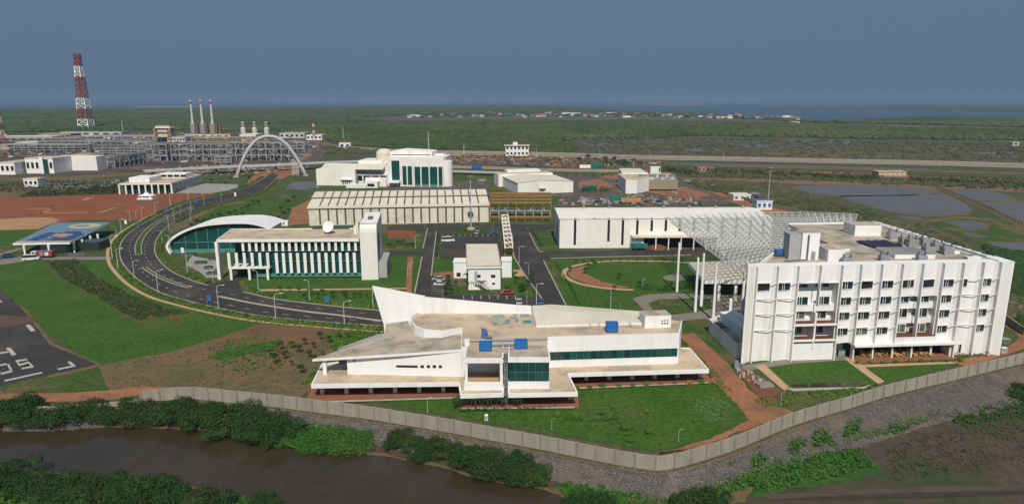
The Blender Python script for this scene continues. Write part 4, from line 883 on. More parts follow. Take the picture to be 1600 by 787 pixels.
def sfp(u, v, zz):
    # bilinear patch between the four corners: u along the back edge, v towards the camera
    x = (c0[0] * (1 - u) + c1[0] * u) * (1 - v) + (c3[0] * (1 - u) + c2[0] * u) * v
    y = (c0[1] * (1 - u) + c1[1] * u) * (1 - v) + (c3[1] * (1 - u) + c2[1] * u) * v
    return (x, y, zz + 1.2 * math.sin(math.pi * u) * 1.0 - .8 * v)
b = MB(); W1 = .12
for i in range(NU + 1):
    for j in range(NV + 1):
        u, v = i / NU, j / NV; A_ = sfp(u, v, sz)
        if i < NU: b.beam(A_, sfp((i + 1) / NU, v, sz), W1)
        if j < NV: b.beam(A_, sfp(u, (j + 1) / NV, sz), W1)
        if i < NU and j < NV:
            Bm = sfp((i + .5) / NU, (j + .5) / NV, sz - 2.2)
            for di, dj in ((0, 0), (1, 0), (0, 1), (1, 1)): b.beam(Bm, sfp((i + di) / NU, (j + dj) / NV, sz), W1 * .8)
            if i < NU - 1: b.beam(Bm, sfp((i + 1.5) / NU, (j + .5) / NV, sz - 2.2), W1)
            if j < NV - 1: b.beam(Bm, sfp((i + .5) / NU, (j + 1.5) / NV, sz - 2.2), W1)
b.build('lattice', 'lattice', S0)
for px, py in ((1057.5, 456), (1086, 487), (1095, 478), (1114, 500), (1127.5, 430), (1158, 500), (1178, 470), (1215, 440)):
    p = G(px, py); MB().cyl(p[0], p[1], 0, sz - 2.6, .42, .3, 12).build('column', 'white', S0)
# ---------------------------------------------------------------- C. right-hand long white shed
def fh(f, px, py, t=0.0): return f.hit(px, py, t)
C0 = thing('factory_shed', 'long white metal shed with narrow black slot windows, right of the ochre pipe racks', 'building', (*G(1040, 388), 0))
cf = Frame(G(874, 388), G(1203, 386.5)); CH = cf.hit(874, 342)[1]; CD = 26.0
MB(cf).extr([(0, 0), (CD, 0), (CD, CH + .6), (CD * .72, CH + 1.2), (0, CH - .05)][::-1], 0, cf.L).build('wall', 'white2', C0)
b = MB(cf); P_ = cf.P; b.poly([P_(-.3, -.3, CH), P_(cf.L + .3, -.3, CH), P_(cf.L + .3, CD * .72, CH + 1.26), P_(-.3, CD * .72, CH + 1.26)]); b.build('front_roof', 'white2', C0)
b = MB(cf); b.poly([P_(-.3, CD * .72, CH + 1.27), P_(cf.L + .3, CD * .72, CH + 1.27), P_(cf.L + .3, CD + .3, CH + .62), P_(-.3, CD + .3, CH + .62)]); b.build('rear_roof', 'white2', C0)
b = MB(cf)
for k in range(6):
    t = .5 + k * 3.1; zt = CH + t * 1.26 / (CD * .72) + .02
    b.box(0, cf.L, t, t + .12, zt, zt + .05)
b.build('roof_seams', 'cream', C0)
for k, px in enumerate((898.5, 928.5, 951, 973, 995.5, 1018, 1040, 1062, 1084, 1106, 1128, 1150, 1172, 1192)):
    s = cf.hit(px, 360)[0]; z1 = cf.hit(px, 343.5)[1]; z0 = cf.hit(px, 382.5 if k != 2 else 377)[1] if k < 5 else cf.hit(px, 361)[1] if k < 10 else cf.hit(px, 372)[1]
    if k != 1: MB(cf).box(s - .5, s + .5, -.06, .1, z0, z1).build('slot_window', 'dark', C0)
    MB(cf).box(s - .35, s + .35, -.2, 1.8, CH + .02, CH + .22).build('roof_light', 'greyside', C0)
for px in (912, 952.5, 997, 1037, 1077, 1118, 1160):
    s = cf.hit(px, 322, CD * .8)[0]; MB(cf).extr([(CD * .78, CH + 1.1), (CD * .78, CH + 1.7), (CD * .78 + .5, CH + 2.1), (CD * .78 + 1, CH + 1.7), (CD * .78 + 1, CH + 1.1)], s - .5, s + .5).build('roof_vent', 'metal', C0)
for s in (8.6,):
    b = MB(cf); s = cf.hit(905, 380)[0]; b.box(s, s + 2.2, -.25, -.01, 0, CH - .1); b.build('wall_pilaster', 'white', C0)
s0, s1 = cf.hit(985, 370)[0], cf.hit(1120, 370)[0]; zc = cf.hit(1000, 369, -4)[1]
MB(cf).box(s0, s1, -5, -.02, zc - .5, zc).build('canopy_roof', 'roofcream', C0)
MB(cf).box(s0 + 5, s1, -.04, .1, .1, zc - .5).build('bay_opening', 'dark', C0)
MB(cf).box(s0, s0 + 5, -3, -.03, 0, zc - .5).build('bay_office_wall', 'white2', C0)
MB(cf).box(s0 + 2, s0 + 2.9, -3.05, -2.95, 0, 2.2).build('door', 'dark', C0)
for k in range(5): MB(cf).box(s0 + 9.4 + k * 5.2, s0 + 9.8 + k * 5.2, -4.8, -4.4, 0, zc - .5).build('canopy_column', 'white', C0)
lf = Frame(cf.P(0, CD)[:2], cf.P(0, 0)[:2])
MB(lf).box(8, 18, -.08, .1, 0, 8).build('side_door', 'greyside', C0)
# ---------------------------------------------------------------- D. left shed with stepped roof and brown strips
D0 = thing('storage_shed', 'long cream shed with stepped roof and dark vertical strips, behind the glass office building', 'building', (*G(620, 350), 0))
df = Frame(G(483.5, 352.5), G(763.5, 347)); DH = df.hit(620, 323.5)[1]; 
te = 0.0; zE = DH + .9
# roof surfaces found from the eave, the step and the ridge line of the photo
def tz(px, py, t): return df.hit(px, py, t)[1]
T1 = 13.0; Z1 = tz(620, 308.5, T1); T2 = 25.0; Z2 = tz(620, 297.5, T2)
Z1 = max(zE + .8, min(Z1, zE + 2.4)); Z2 = max(Z1 + .8, min(Z2, Z1 + 3))
MB(df).extr([(0, 0), (T2, 0), (T2, Z2 - .1), (T1, Z1 + .6), (T1, Z1 - .1), (-.2, zE - .1), (0, DH)], 0, df.L).build('wall', 'cream', D0)
b = MB(df); P_ = df.P; b.poly([P_(-.4, -.6, zE), P_(df.L + .4, -.6, zE), P_(df.L + .4, T1, Z1), P_(-.4, T1, Z1)]); b.build('lower_roof', 'roofcream', D0)
b = MB(df); b.poly([P_(-.4, T1 - .1, Z1 + .7), P_(df.L + .4, T1 - .1, Z1 + .7), P_(df.L + .4, T2, Z2), P_(-.4, T2, Z2)]); b.build('upper_roof', 'roofcream', D0)
MB(df).box(-.3, df.L + .3, T1 - .15, T1 + .05, Z1 + .01, Z1 + .7).build('step_louvre', mat('brown_louvre', (.16, .12, .09), None, .5, .8, .1), D0)
MB(df).box(-.5, df.L + .5, -.75, -.02, DH, zE).build('eave_fascia', 'roofcream', D0)
M['strip'] = mat('brown_strip', (.13, .105, .08), (.09, .08, .07), .4, .6, .1)
NB = 21
for k in range(1, NB):
    s = 1.2 + k * (df.L - 2) / NB
    MB(df).box(s - .42, s + .42, -.08, .1, .4, DH - .03).build('wall_strip', 'strip', D0)
    def rz(t): return zE + (Z1 - zE) * (t + .6) / (T1 + .6)
    b = MB(df); b.hexa([P_(s - .35, .6, rz(.6)), P_(s + .35, .6, rz(.6)), P_(s + .35, T1 - .3, rz(T1 - .3)), P_(s - .35, T1 - .3, rz(T1 - .3))], [P_(s - .35, .6, rz(.6) + .08), P_(s + .35, .6, rz(.6) + .08), P_(s + .35, T1 - .3, rz(T1 - .3) + .08), P_(s - .35, T1 - .3, rz(T1 - .3) + .08)]); b.build('roof_strip', 'strip', D0)
    def rz2(t): return Z1 + .7 + (Z2 - Z1 - .7) * (t - T1 + .1) / (T2 - T1 + .1)
    b = MB(df); b.hexa([P_(s - .35, T1 + .2, rz2(T1 + .2)), P_(s + .35, T1 + .2, rz2(T1 + .2)), P_(s + .35, T2 - .6, rz2(T2 - .6)), P_(s - .35, T2 - .6, rz2(T2 - .6))], [P_(s - .35, T1 + .2, rz2(T1 + .2) + .08), P_(s + .35, T1 + .2, rz2(T1 + .2) + .08), P_(s + .35, T2 - .6, rz2(T2 - .6) + .08), P_(s - .35, T2 - .6, rz2(T2 - .6) + .08)]); b.build('roof_strip', 'strip', D0)
for k in range(7): MB(df).box(4 + k * 12.5, 4.7 + k * 12.5, T2 - 3, T2 - 2.3, Z2 - .5, Z2 + .7).build('roof_vent', 'metal', D0)
# ---------------------------------------------------------------- E. small two storey building
E0 = thing('gate_office', 'small two storey white building with tan roof between the two car parks', 'building', (*G(757, 440), 0))
ef = Frame(G(732, 453), G(782, 452)); EH = ef.hit(757, 416)[1]
q = [ef.P(0, 0)[:2], ef.P(ef.L, 0)[:2], W(776.5, 383, EH), W(729, 383, EH)]
MB().prism(q, 0, EH - .6).build('wall', 'white', E0)
q2 = [ef.P(-.5, -.5)[:2], ef.P(ef.L + .3, -.5)[:2], W(777, 382, EH), W(728, 382, EH)]
MB().prism(q2, EH - .6, EH).build('roof_slab', 'white', E0); MB().poly([(x, y, EH + .02) for x, y in q2]).build('roof', 'roofcream', E0)
parapet(q2, EH, EH + .3, .3, 'roof_rim', 'tan', E0)
for x0, x1, y0, y1 in ((767, 774, 429, 433.5), (744, 751, 429, 433.5), (769, 773.5, 441.5, 444.5)):
    s0, z1 = ef.hit(x0, y0); s1, z0 = ef.hit(x1, y1); w_ = MB(ef).box(s0, s1, -.05, .1, z0, z1).build('window', 'dark', E0)
s0 = ef.hit(741.5, 440)[0]; MB(ef).box(s0, s0 + .9, -.9, -.01, 2, EH - 1.5).build('duct_shaft', 'greyside', E0)
b = MB(ef); s0, z0 = ef.hit(747, 440); s1, z1 = ef.hit(768, 453); b.beam(ef.P(s0, -1.5, 3.0), ef.P(s1, -1.5, .15), .9, .25); b.build('outside_stair', 'kerb', E0)
b = MB(ef); b.beam(ef.P(s0, -1.9, 4.0), ef.P(s1, -1.9, 1.1), .08); b.build('stair_rail', 'sand', E0)
for (x0, x1, yb, yt, nm) in ((709, 731, 434.5, 410, 'annex_wall'), (784, 800, 433.6, 408, 'annex_wall')):
    f_ = Frame(G(x0, yb), G(x1, yb)); h_ = f_.hit(x0, yt)[1]
    MB(f_).box(0, f_.L - .1, 0, 6, 0, h_ - .02).build(nm, 'white', E0); MB(f_).box(-.2, f_.L - .05, -.2, 6.2, h_ - .02, h_ + .25).build('annex_roof', 'white', E0)
MB(Frame(G(709, 434.5), G(731, 434.5))).box(1, 2.4, -.05, .1, .6, 2).build('window', 'dark', E0)
# ---------------------------------------------------------------- F. glass office with white fins and curved slab
F0 = thing('office_building', 'three storey teal glass office with staggered white fins and a tall curved end slab', 'building', (*G(460, 430), 0))
ff = Frame(G(346.5, 436), G(564.5, 434.5)); FH = ff.hit(452, 373)[1]
sB = ff.hit(388, 433)[0]     # the glass wall starts here, the corner before it is an open porch
bk = W(552, 353, FH); fD = ff.loc(bk)[1]; fD = 19.0
MB(ff).box(sB + .2, ff.L, .9, fD, .3, FH - .8).build('glass_wall', 'glass', F0)
MB(ff).box(3, sB, 6.5, fD, .3, FH - .8).build('glass_wall', 'glass', F0)
rq = [W(338, 374.5, FH), ff.P(ff.L, -.9)[:2], ff.P(ff.L, fD + .3)[:2], W(361, 358, FH)]
rq[0] = ff.P(ff.loc(rq[0])[0], -.9)[:2]
MB().prism(rq, FH - .9, FH - .1).build('roof_slab', 'white', F0)
MB().poly([(x, y, FH - .07) for x, y in rq]).build('roof', 'tan', F0)
parapet(rq, FH - .1, FH + .12, .35, 'roof_rim', 'white', F0)
MB(ff).box(-1.0, .0, -.8, .6, 0, FH - .9).build('corner_column', 'white', F0)
zt = ff.hit(450, 392)[1]; zm = ff.hit(450, 395)[1]; zb1 = ff.hit(450, 426)[1]; zt0 = ff.hit(450, 377)[1]
nf = 12; fs0 = ff.hit(430, 400)[0]; step = (ff.L - fs0) / nf
for k in range(nf):
    s = fs0 + k * step
    MB(ff).box(s, s + step * .42, -.5, -.1, zb1, zm).build('lower_fin', 'white', F0)
for k in range(24):
    s = ff.hit(376, 380)[0] + k * step * .93 * 1.0
    if s + step * .5 < ff.L: MB(ff).box(s + step * .15, s + step * .5, -.4, .0, zt + .02, FH - .92).build('upper_fin', 'white', F0)
MB(ff).box(ff.hit(398, 400)[0], ff.L, .55, .85, .5, zb1 - .3).build('ground_glass', 'glassl', F0)
b = MB(ff)
zz0 = zb1
MB(ff).box(ff.hit(424, 400)[0], ff.L, .3, .88, (zt + zb1) / 2 - .1, (zt + zb1) / 2 + .1).build('floor_band', 'darkmetal', F0)
MB(ff).box(sB, ff.L, .4, .86, zt - .15, zt + .05).build('floor_band', 'darkmetal', F0)
# entrance frame
e0, e1 = ff.hit(356, 410, -1.5)[0], ff.hit(421, 410, -1.5)[0]; ez0 = ff.hit(390, 418, -1.5)[1]; ez1 = ff.hit(390, 395, -1.5)[1]
MB(ff).box(e0, e1, -1.6, -1.2, ez0 - .4, ez0 + .35).build('entrance_beam', 'white', F0)
for k in range(6): s = e0 + k * (e1 - e0 - .95) / 5; MB(ff).box(s, s + .95, -1.59, -1.22, ez0 + .36, ez1).build('entrance_fin', 'white', F0)
MB(ff).box(e0, e1, -1.1, 5, ez0 - .3, ez0).build('entrance_roof', 'white', F0)
for k in range(3): s = e0 + .3 + k * (e1 - e0 - 1.6) / 2; MB(ff).box(s, s + .8, -1.55, -.9, 0, ez0 - .41).build('entrance_column', 'white', F0)
MB(ff).box(sB + 1, e1, 2.5, 2.7, .2, ez0 - .4).build('lobby_glass', 'dark', F0)
# curved end slab
gf = Frame(G(565.5, 437.5), G(591.5, 436.8)); GH = gf.hit(578, 351.5)[1]; gb = gf.loc(W(588, 331, GH))[1]
gb = min(max(gb, 12), 22)
prof = [(0, 0), (gb, 0), (gb, GH + .9), (1.9, GH), (1.2, GH - .15), (.6, GH - .6), (.2, GH - 1.4), (0, GH - 2.6)]
MB(gf).extr(prof, 0, gf.L).build('end_slab', 'white2', F0)
q = gf.L; MB(gf).box(q, q + .06, 3, 9, 6, GH - 4).build('side_slot', 'darkmetal', F0)
MB(gf).box(q, q + 2.8, 2.5, gb - 3, 0, ZH(G(600, 425), 402)).build('side_annex', 'greyside', F0)
MB(gf).box(.15, q - .15, 2.0, gb - .2, GH + .02, GH + .06).build('slab_roof', 'tan2', F0).hide_render = False
MB(gf).box(2, q - 2, 9, 12, GH + .3, GH + 1.1).build('roof_hatch', 'darkmetal', F0)
for (x0, x1, y, h_) in ((553, 557, 365, 2.6), (557.5, 560, 364, 3.6)):
    p, r_ = W(x0, y, FH), W(x1, y, FH); MB().box(p[0], r_[0], p[1], p[1] + 3, FH - .1, FH + h_).build('roof_stack', 'white2', F0)
p, r_ = W(488, 357.5, FH), W(548, 355, FH); MB().box(p[0], r_[0], p[1], p[1] + 2, FH - .08, FH + .5).build('roof_light', 'glass', F0)
p, r_ = W(440, 352.5, FH), W(450, 352.5, FH)
r = thing('rooftop_cabinet', 'small white cabinet on the rear edge of the glass office roof', 'rooftop unit', (*p, FH)); MB().box(p[0], r_[0], p[1], p[1] + 2, FH - .1, FH + 1.8).build('casing', 'white', r); MB().box(p[0] + .3, p[0] + 1.2, p[1] - .03, p[1], FH + .4, FH + 1.3).build('grille', 'metal', r)
p = W(515, 364, FH)
r = thing('satellite_dish', 'large white satellite dish on the glass office roof', 'satellite dish', (*p, FH))
prof = [(0.05, 0), (.9, .12), (1.6, .45), (2.1, .95), (2.12, 1.0), (1.6, .55), (.9, .2)]
o = MB().lathe(0, 0, [(max(a, .02), c) for a, c in prof[:4]] + [(2.05, 1.0), (1.55, .55), (.85, .25), (.02, .12)], 20).build('dish', 'white2', None, smooth=True); o.parent = r; o.location = (0, 0, 2.0); o.rotation_euler = (math.radians(62), 0, math.radians(-15))
MB().cyl(*p, FH - .1, FH + 2.1, .15).build('mount', 'metal', r)
# ---------------------------------------------------------------- G. vaulted glass hall
H0 = thing('vaulted_hall', 'glass hall under a swooping white vaulted roof beside the road bend', 'building', (*G(330, 396), 0))
vf = Frame(G(266, 396.5), G(425, 393)); VD = 24
arch = [vf.hit(x, y) for x, y in ((265.5, 396), (260, 387), (261, 380), (268, 371), (285, 360.5), (310, 351.5), (345, 346.8), (385, 346), (408, 350), (424, 356))]
arch = smooth_line(arch, 4)
arch = [(s, max(zv, 0)) for s, zv in arch]
inn = []
for i, (s, zv) in enumerate(arch):
    a = arch[max(i - 1, 0)]; c = arch[min(i + 1, len(arch) - 1)]; d = (c[0] - a[0], c[1] - a[1]); L = math.hypot(*d) + 1e-9
    inn.append((s + d[1] / L * .9, zv - d[0] / L * .9))
b = MB(vf); n = len(arch)
vs = [vf.P(s, -.6, zv) for s, zv in arch] + [vf.P(s, -.6, zv) for s, zv in inn] + [vf.P(s + (2.5 if i < 12 else 0), VD, zv * (.9 if i else 1)) for i, (s, zv) in enumerate(arch)] + [vf.P(s + (2.5 if i < 12 else 0), VD, zv * .9) for i, (s, zv) in enumerate(inn)]
fs = []
for i in range(n - 1): fs += [(i, n + i, n + i + 1, i + 1), (i, i + 1, 2 * n + i + 1, 2 * n + i), (n + i, 3 * n + i, 3 * n + i + 1, n + i + 1), (2 * n + i, 2 * n + i + 1, 3 * n + i + 1, 3 * n + i)]
b._add(vs, fs); b.build('vault_roof', 'white', H0)
gp = [(s, zv) for s, zv in inn if zv > .1]
b = MB(vf); b.extt([(gp[0][0] + .2, .05)] + gp + [(gp[-1][0], .05)], 1.0, 1.3); b.build('glass_front', 'glass', H0)
smax = gp[-1][0]
def vz(s):
    for (a, za), (c, zc_) in zip(gp, gp[1:]):
        if a <= s <= c: return za + (zc_ - za) * (s - a) / (c - a + 1e-9)
    return gp[-1][1]
for k in range(1, 9):
    s = gp[0][0] + 1 + k * (smax - gp[0][0]) / 9
    MB(vf).box(s - .12, s + .12, .8, 1.0, .05, max(.5, vz(s))).build('mullion', 'glassl', H0)
MB(vf).box(gp[3][0] + .5, smax, .75, .98, 4.2, 4.5).build('transom', 'glassl', H0)
MB(vf).box(gp[3][0] + 1, smax, .7, .8, .05, 1.6).build('base_glazing', 'glassl', H0)
# paved court in front with dark planters
patch('court', [(300, 400), (345, 408), (346, 434), (322, 434), (312, 425), (290, 414)], 'paleground', .1)
for k, (x, y, w_) in enumerate(((282, 400, 28), (303, 413, 22), (318, 421, 14), (335, 425, 10), (325, 407, 12), (322, 430, 24))):
    p = G(x, y); r = thing('planter', 'low dark planter bed with shrubs in the paved court, %s from the vaulted hall' % ordn(k), 'planter', (*p, 0), 'dark planters in the court')
    MB().box(p[0], p[0] + w_ * .2, p[1], p[1] + 1.8, 0, .8).build('box', 'darkmetal', r); MB().box(p[0] + .2, p[0] + w_ * .2 - .2, p[1] + .2, p[1] + 1.6, .8, 1.1).build('soil', 'leaf_t', r)
# ---------------------------------------------------------------- H. canopy with painted roof, fire station
I0 = thing('fire_station_canopy', 'open shelter with blue painted flat roof and slanting white columns beside the helipad', 'shelter', (*G(80, 398), 0))
hz1 = ZH(G(40, 399), 379.5) 
q = [W(19.5, 380, hz1), W(109, 378.5, hz1), W(173, 347, hz1), W(86.5, 347.8, hz1)]
hz2 = hz1
MB().prism(q, hz1 - .7, hz1 - .02).build('roof_slab', 'white', I0)
MB().poly([(x, y, hz1) for x, y in q]).build('roof_sheet', 'bluegrey', I0)
def bl(u, v): return tuple((q[0][i] * (1 - u) + q[1][i] * u) * (1 - v) + (q[3][i] * (1 - u) + q[2][i] * u) * v for i in (0, 1))
def rsheet(name, uv, m, dz): MB().poly([(*bl(*p), hz1 + dz) for p in uv]).build(name, m, I0)
rsheet('painted_band', [(.14, .10), (.93, .06), (.97, .38), (.88, .42), (.80, .52), (.55, .54), (.42, .46), (.28, .50), (.22, .48)], 'roofblue', .02)
rsheet('pale_edge', [(0, 0), (1, 0), (1, .07), (0, .09)], 'kerb', .03)
rsheet('painted_ring', [(.66 + .30 * math.cos(a) * .95, .80 + .13 * math.sin(a)) for a in [i * math.pi / 12 for i in range(24)]], 'paleyellow', .02)
rsheet('painted_ring_centre', [(.62 + .15 * math.cos(a), .80 + .055 * math.sin(a)) for a in [i * math.pi / 8 for i in range(16)]], 'bluegrey', .04)
rsheet('painted_sun', [(.60 + .17 * math.cos(a) * (1 + .12 * math.sin(5 * a)), .33 + .085 * math.sin(a) * (1 + .2 * math.sin(4 * a))) for a in [i * math.pi / 14 for i in range(28)]], 'orangep', .04)
for u0, v0, u1, v1 in ((.38, .16, .47, .26), (.47, .26, .40, .27), (.42, .20, .52, .22), (.37, .34, .48, .40), (.48, .40, .42, .42), (.43, .46, .55, .50), (.53, .55, .63, .53), (.36, .12, .58, .14)):
    a, c = bl(u0, v0), bl(u1, v1); b = MB(); b.beam((*a, hz1 + .05), (*c, hz1 + .05), .45, .03); b.build('painted_letter', 'paint', I0)
for (tx, bx, by) in ((37, 40, 400), (76, 78, 399), (113, 117, 395), (127.5, 130.5, 390), (140.5, 143, 384), (152.5, 154.5, 381)):
    p = G(bx, by); t_ = W(tx, 384 - (tx > 120) * 5 - (tx > 138) * 6, hz1 - .7); b = MB(); b.beam((*p, 0), (p[0] - .1, p[1] + .2, hz1 - .7), .5, w2=.7); b.build('column', 'white', I0)
p = G(56, 397); q_ = G(98, 396); MB().box(p[0], q_[0], p[1] + 3, p[1] + 9, 0, 3).build('garage_wall', 'greyside', I0)
p2 = G(140, 384); MB().box(q_[0] + 1, q_[0] + 12, p[1] + 6, p[1] + 14, 0, 3.6).build('office_wall', 'darkwin', I0)
p = G(106, 400); b = MB(); b.box(p[0], p[0] + 7, p[1], p[1] + .3, 0, 1.4); b.build('low_screen_wall', 'darkmetal', I0)
# ---------------------------------------------------------------- K. large white technical centre
K0 = thing('technical_centre', 'large stepped white building with tall teal glass bays behind the long cream shed', 'building', (*G(600, 290), 0))
kf = Frame(G(495, 289.5), G(700, 291.5))
def kb(x0, x1, yb, yt, t0, t1, name='wall', m='white2', zb=None, zt=None):
    s0 = kf.hit(x0, yb, t0)[0]; s1 = kf.hit(x1, yb, t0)[0]; z1 = zt if zt is not None else kf.hit((x0 + x1) / 2, yt, t0)[1]; z0 = 0 if zb is None else zb
    MB(kf).box(s0, s1, t0, t1, z0, z1).build(name, m, K0); return s0, s1, z1
s0, s1, z1 = kb(495, 556, 289.5, 264.5, 0, 30)
b = MB(kf); b.extr([(0, z1), (30, z1), (30, z1 + 1.5), (12, z1 + 3.2)][::-1], s0 + 3, s1 + 20); b.build('low_roof', 'roofcream', K0)
kb(553, 607, 289, 259, 8, 34)
kb(560, 598, 262, 251, 22, 46, 'wall', 'white2', 10)
kb(606.5, 694, 292, 246.5, -2, 30)
s0, s1, z1 = kb(609.5, 675, 246, 237, 8, 28, 'penthouse_wall', 'white', 20)
MB(kf).extt([(s0, z1), ((s0 + s1) * .45, z1 + 1.2), (s1, z1)], 8, 28).build('penthouse_roof', 'white', K0)
MB(kf).box(s0 + 1, s1 - 1, 7.9, 8.1, z1 - 2.6, z1 - 2.0).build('penthouse_slot', 'darkmetal', K0)
kb(675, 693, 246, 241, 20, 30, 'penthouse_wall', 'white', 20)
def kg(x0, x1, y0, y1, t, m='glass', name='window_glass'):
    s0, za = kf.hit(x0, y0, t); s1, zb_ = kf.hit(x1, y1, t); MB(kf).box(s0, s1, t - .08, t + .1, max(zb_, .2), za).build(name, m, K0)
kg(611.5, 625, 251, 283, -2)
kg(628.5, 645, 259.5, 289, -2.0); kg(647.5, 697 - 4, 260.5, 291, -2.0)
for x in (636.5, 645, 658, 671, 684.5, 692.5, 626): 
    s = kf.hit(x, 280, -3)[0]; z1 = kf.hit(x, 259, -3)[1]; MB(kf).box(s - .35, s + .35, -3.4, -2.08, 0, z1).build('fin', 'white', K0)
kg(650, 692, 287.5, 291, -2.1, 'glassl', 'base_glazing')
sA = kf.hit(694, 292, -2)[0]; MB().cyl(*kf.P(sA, 4)[:2], 0, kf.hit(697, 252, -2)[1], 5.2, n=20).build('round_corner', 'white2', K0)
for (x0, x1) in ((558, 566), (568.5, 580), (581.5, 592), (594, 604)): kg(x0, x1, 273, 282.5, 8)
kb(554, 606, 289, 271.5, 4, 8.1, 'canopy_block', 'white', kf.hit(580, 273, 4)[1] - .6)
for x in (554.5, 567, 580.5, 593, 605): s = kf.hit(x, 280, 4.4)[0]; MB(kf).box(s - .4, s + .4, 4.3, 4.9, 0, kf.hit(580, 273, 4)[1] - .6).build('column', 'white', K0)
s0 = kf.hit(533, 280)[0]; MB(kf).box(s0, s0 + 8.5, -1.5, -.05, 4.2, 4.6).build('porch_roof', 'white', K0)
for k in range(4): MB(kf).box(s0 + 1 + k * 1.6, s0 + 1.8 + k * 1.6, -.06, .1, .8, 3.8).build('window_glass', 'dark', K0)
kb(541, 572, 296.5, 289, -14, -6, 'annex_wall'); kb(572, 590, 295, 284, -12, -5, 'annex_wall'); kb(571, 604, 288, 277.5, -5, -3, 'annex_wall')
s0, za = kf.hit(574, 288, -12); MB(kf).box(s0, s0 + 5, -12.1, -12, 1, 3).build('window_glass', 'dark', K0)
kb(606, 624, 296, 283, -8, -2.1, 'porch_roof', 'white', kf.hit(610, 286, -8)[1])
p = kf.P(kf.hit(598, 238, 26)[0], 30, 0); zd = kf.hit(598, 238.5, 30)[1]
MB().lathe(p[0], p[1], [(6, zd - 8), (6, zd), (5, zd + 1.6), (3, zd + 2.7), (.1, zd + 3.1)], 20).build('dome', 'roofcream', K0)
# ---------------------------------------------------------------- L. white gabled warehouse
L0 = thing('gabled_warehouse', 'white double gabled warehouse behind the ochre pipe racks', 'building', (*G(850, 300), 0))
q0 = Frame(G(809, 303.5), G(895.5, 300.5)); h0 = q0.hit(811, 286)[1]; ha = q0.hit(845, 281.5)[1]; LD = 42
sa = q0.hit(843.5, 290)[0]
MB(q0).extt([(0, 0), (q0.L, 0), (q0.L, h0), (sa, ha), (0, h0)], 0, LD).build('wall', 'white2', L0)
b = MB(q0); P_ = q0.P; b.poly([P_(-.3, -.3, h0 + .05), P_(sa, -.3, ha + .06), P_(sa, LD, ha + .06), P_(-.3, LD, h0 + .05)]); b.build('roof_pitch', 'roofcream', L0)
b = MB(q0); b.poly([P_(sa, -.3, ha + .06), P_(q0.L + .3, -.3, h0 + .05), P_(q0.L + .3, LD, h0 + .05), P_(sa, LD, ha + .06)]); b.build('roof_pitch', 'roofcream', L0)
MB(q0).box(-3, q0.L - 1, LD, LD + 14, 0, h0 + 1.6).build('rear_block_wall', 'white2', L0); MB(q0).box(-2.5, q0.L - 1.5, LD + .5, LD + 13.5, h0 + 1.6, h0 + 1.65).build('rear_roof', 'tan', L0)
MB(q0).box(sa - 9, sa + 16, LD + 10, LD + 20, 0, h0 + 3).build('rear_block_wall', 'white2', L0)
s0 = q0.hit(842, 296)[0]; MB(q0).box(s0, s0 + 4.5, -1.5, -.02, 3.2, 3.6).build('door_canopy', 'tan', L0); MB(q0).box(s0 + 1, s0 + 3.5, -.05, .1, 0, 3).build('door', 'greyside', L0)
# ---------------------------------------------------------------- M. cooling plant
N0 = thing('cooling_plant', 'tan louvred cooling tower with four grey fan stacks and low white building', 'building', (*G(1010, 298), 0))
cf2 = Frame(G(996, 298.5), G(1058.5, 298.5)); c1_ = cf2.hit(1020, 281)[1]
MB(cf2).box(0, cf2.L, 0, 12, 1.2, c1_).build('cooling_tower', mat('louvre_tan', (.30, .265, .19), (.26, .23, .165), .3, .9, .1, stretch=(1, 1, 6)), N0)
MB(cf2).box(.3, cf2.L - .3, .3, 11.7, 0, 1.2).build('basin', 'dark', N0)
for x in (1004, 1019.5, 1035, 1050):
    s = cf2.hit(x, 277, 5)[0]; MB().lathe(*cf2.P(s, 5)[:2], [(2.9, c1_), (2.4, c1_ + 1.2), (2.3, c1_ + 2), (2.6, c1_ + 3)], 16).build('fan_stack', 'metal', N0)
mf = Frame(G(969, 297), G(992, 301)); mh = mf.hit(982, 278)[1]
mq = [W(978, 281, mh), W(996, 281, mh), W(1048, 271, mh), W(965, 271, mh)]
MB().prism(mq, 0, mh).build('wall', 'white2', N0); MB().poly([(x, y, mh + .02) for x, y in mq]).build('roof', 'tan', N0)
mq2 = [W(972, 270, mh + 1), W(1012, 270, mh + 1), W(1000, 263, mh + 1), W(967, 263, mh + 1)]
MB().prism(mq2, 0, mh + 1).build('wall', 'white2', N0); MB().poly([(x, y, mh + 1.02) for x, y in mq2]).build('roof', 'roofcream', N0)
f_ = Frame(G(1016, 274), G(1032, 274)); MB(f_).box(0, f_.L, 0, 6, 0, f_.hit(1016, 261)[1]).build('stair_tower', 'white2', N0); MB(f_).box(f_.L - 1.5, f_.L - .3, -.05, .1, 3, f_.hit(1016, 262)[1]).build('window', 'dark', N0)
f_ = Frame(G(977, 297), G(990, 297)); MB(f_).box(.5, f_.L, -.05, .2, f_.hit(977, 287)[1] - 1, f_.hit(977, 285)[1]).build('window', 'dark', N0)
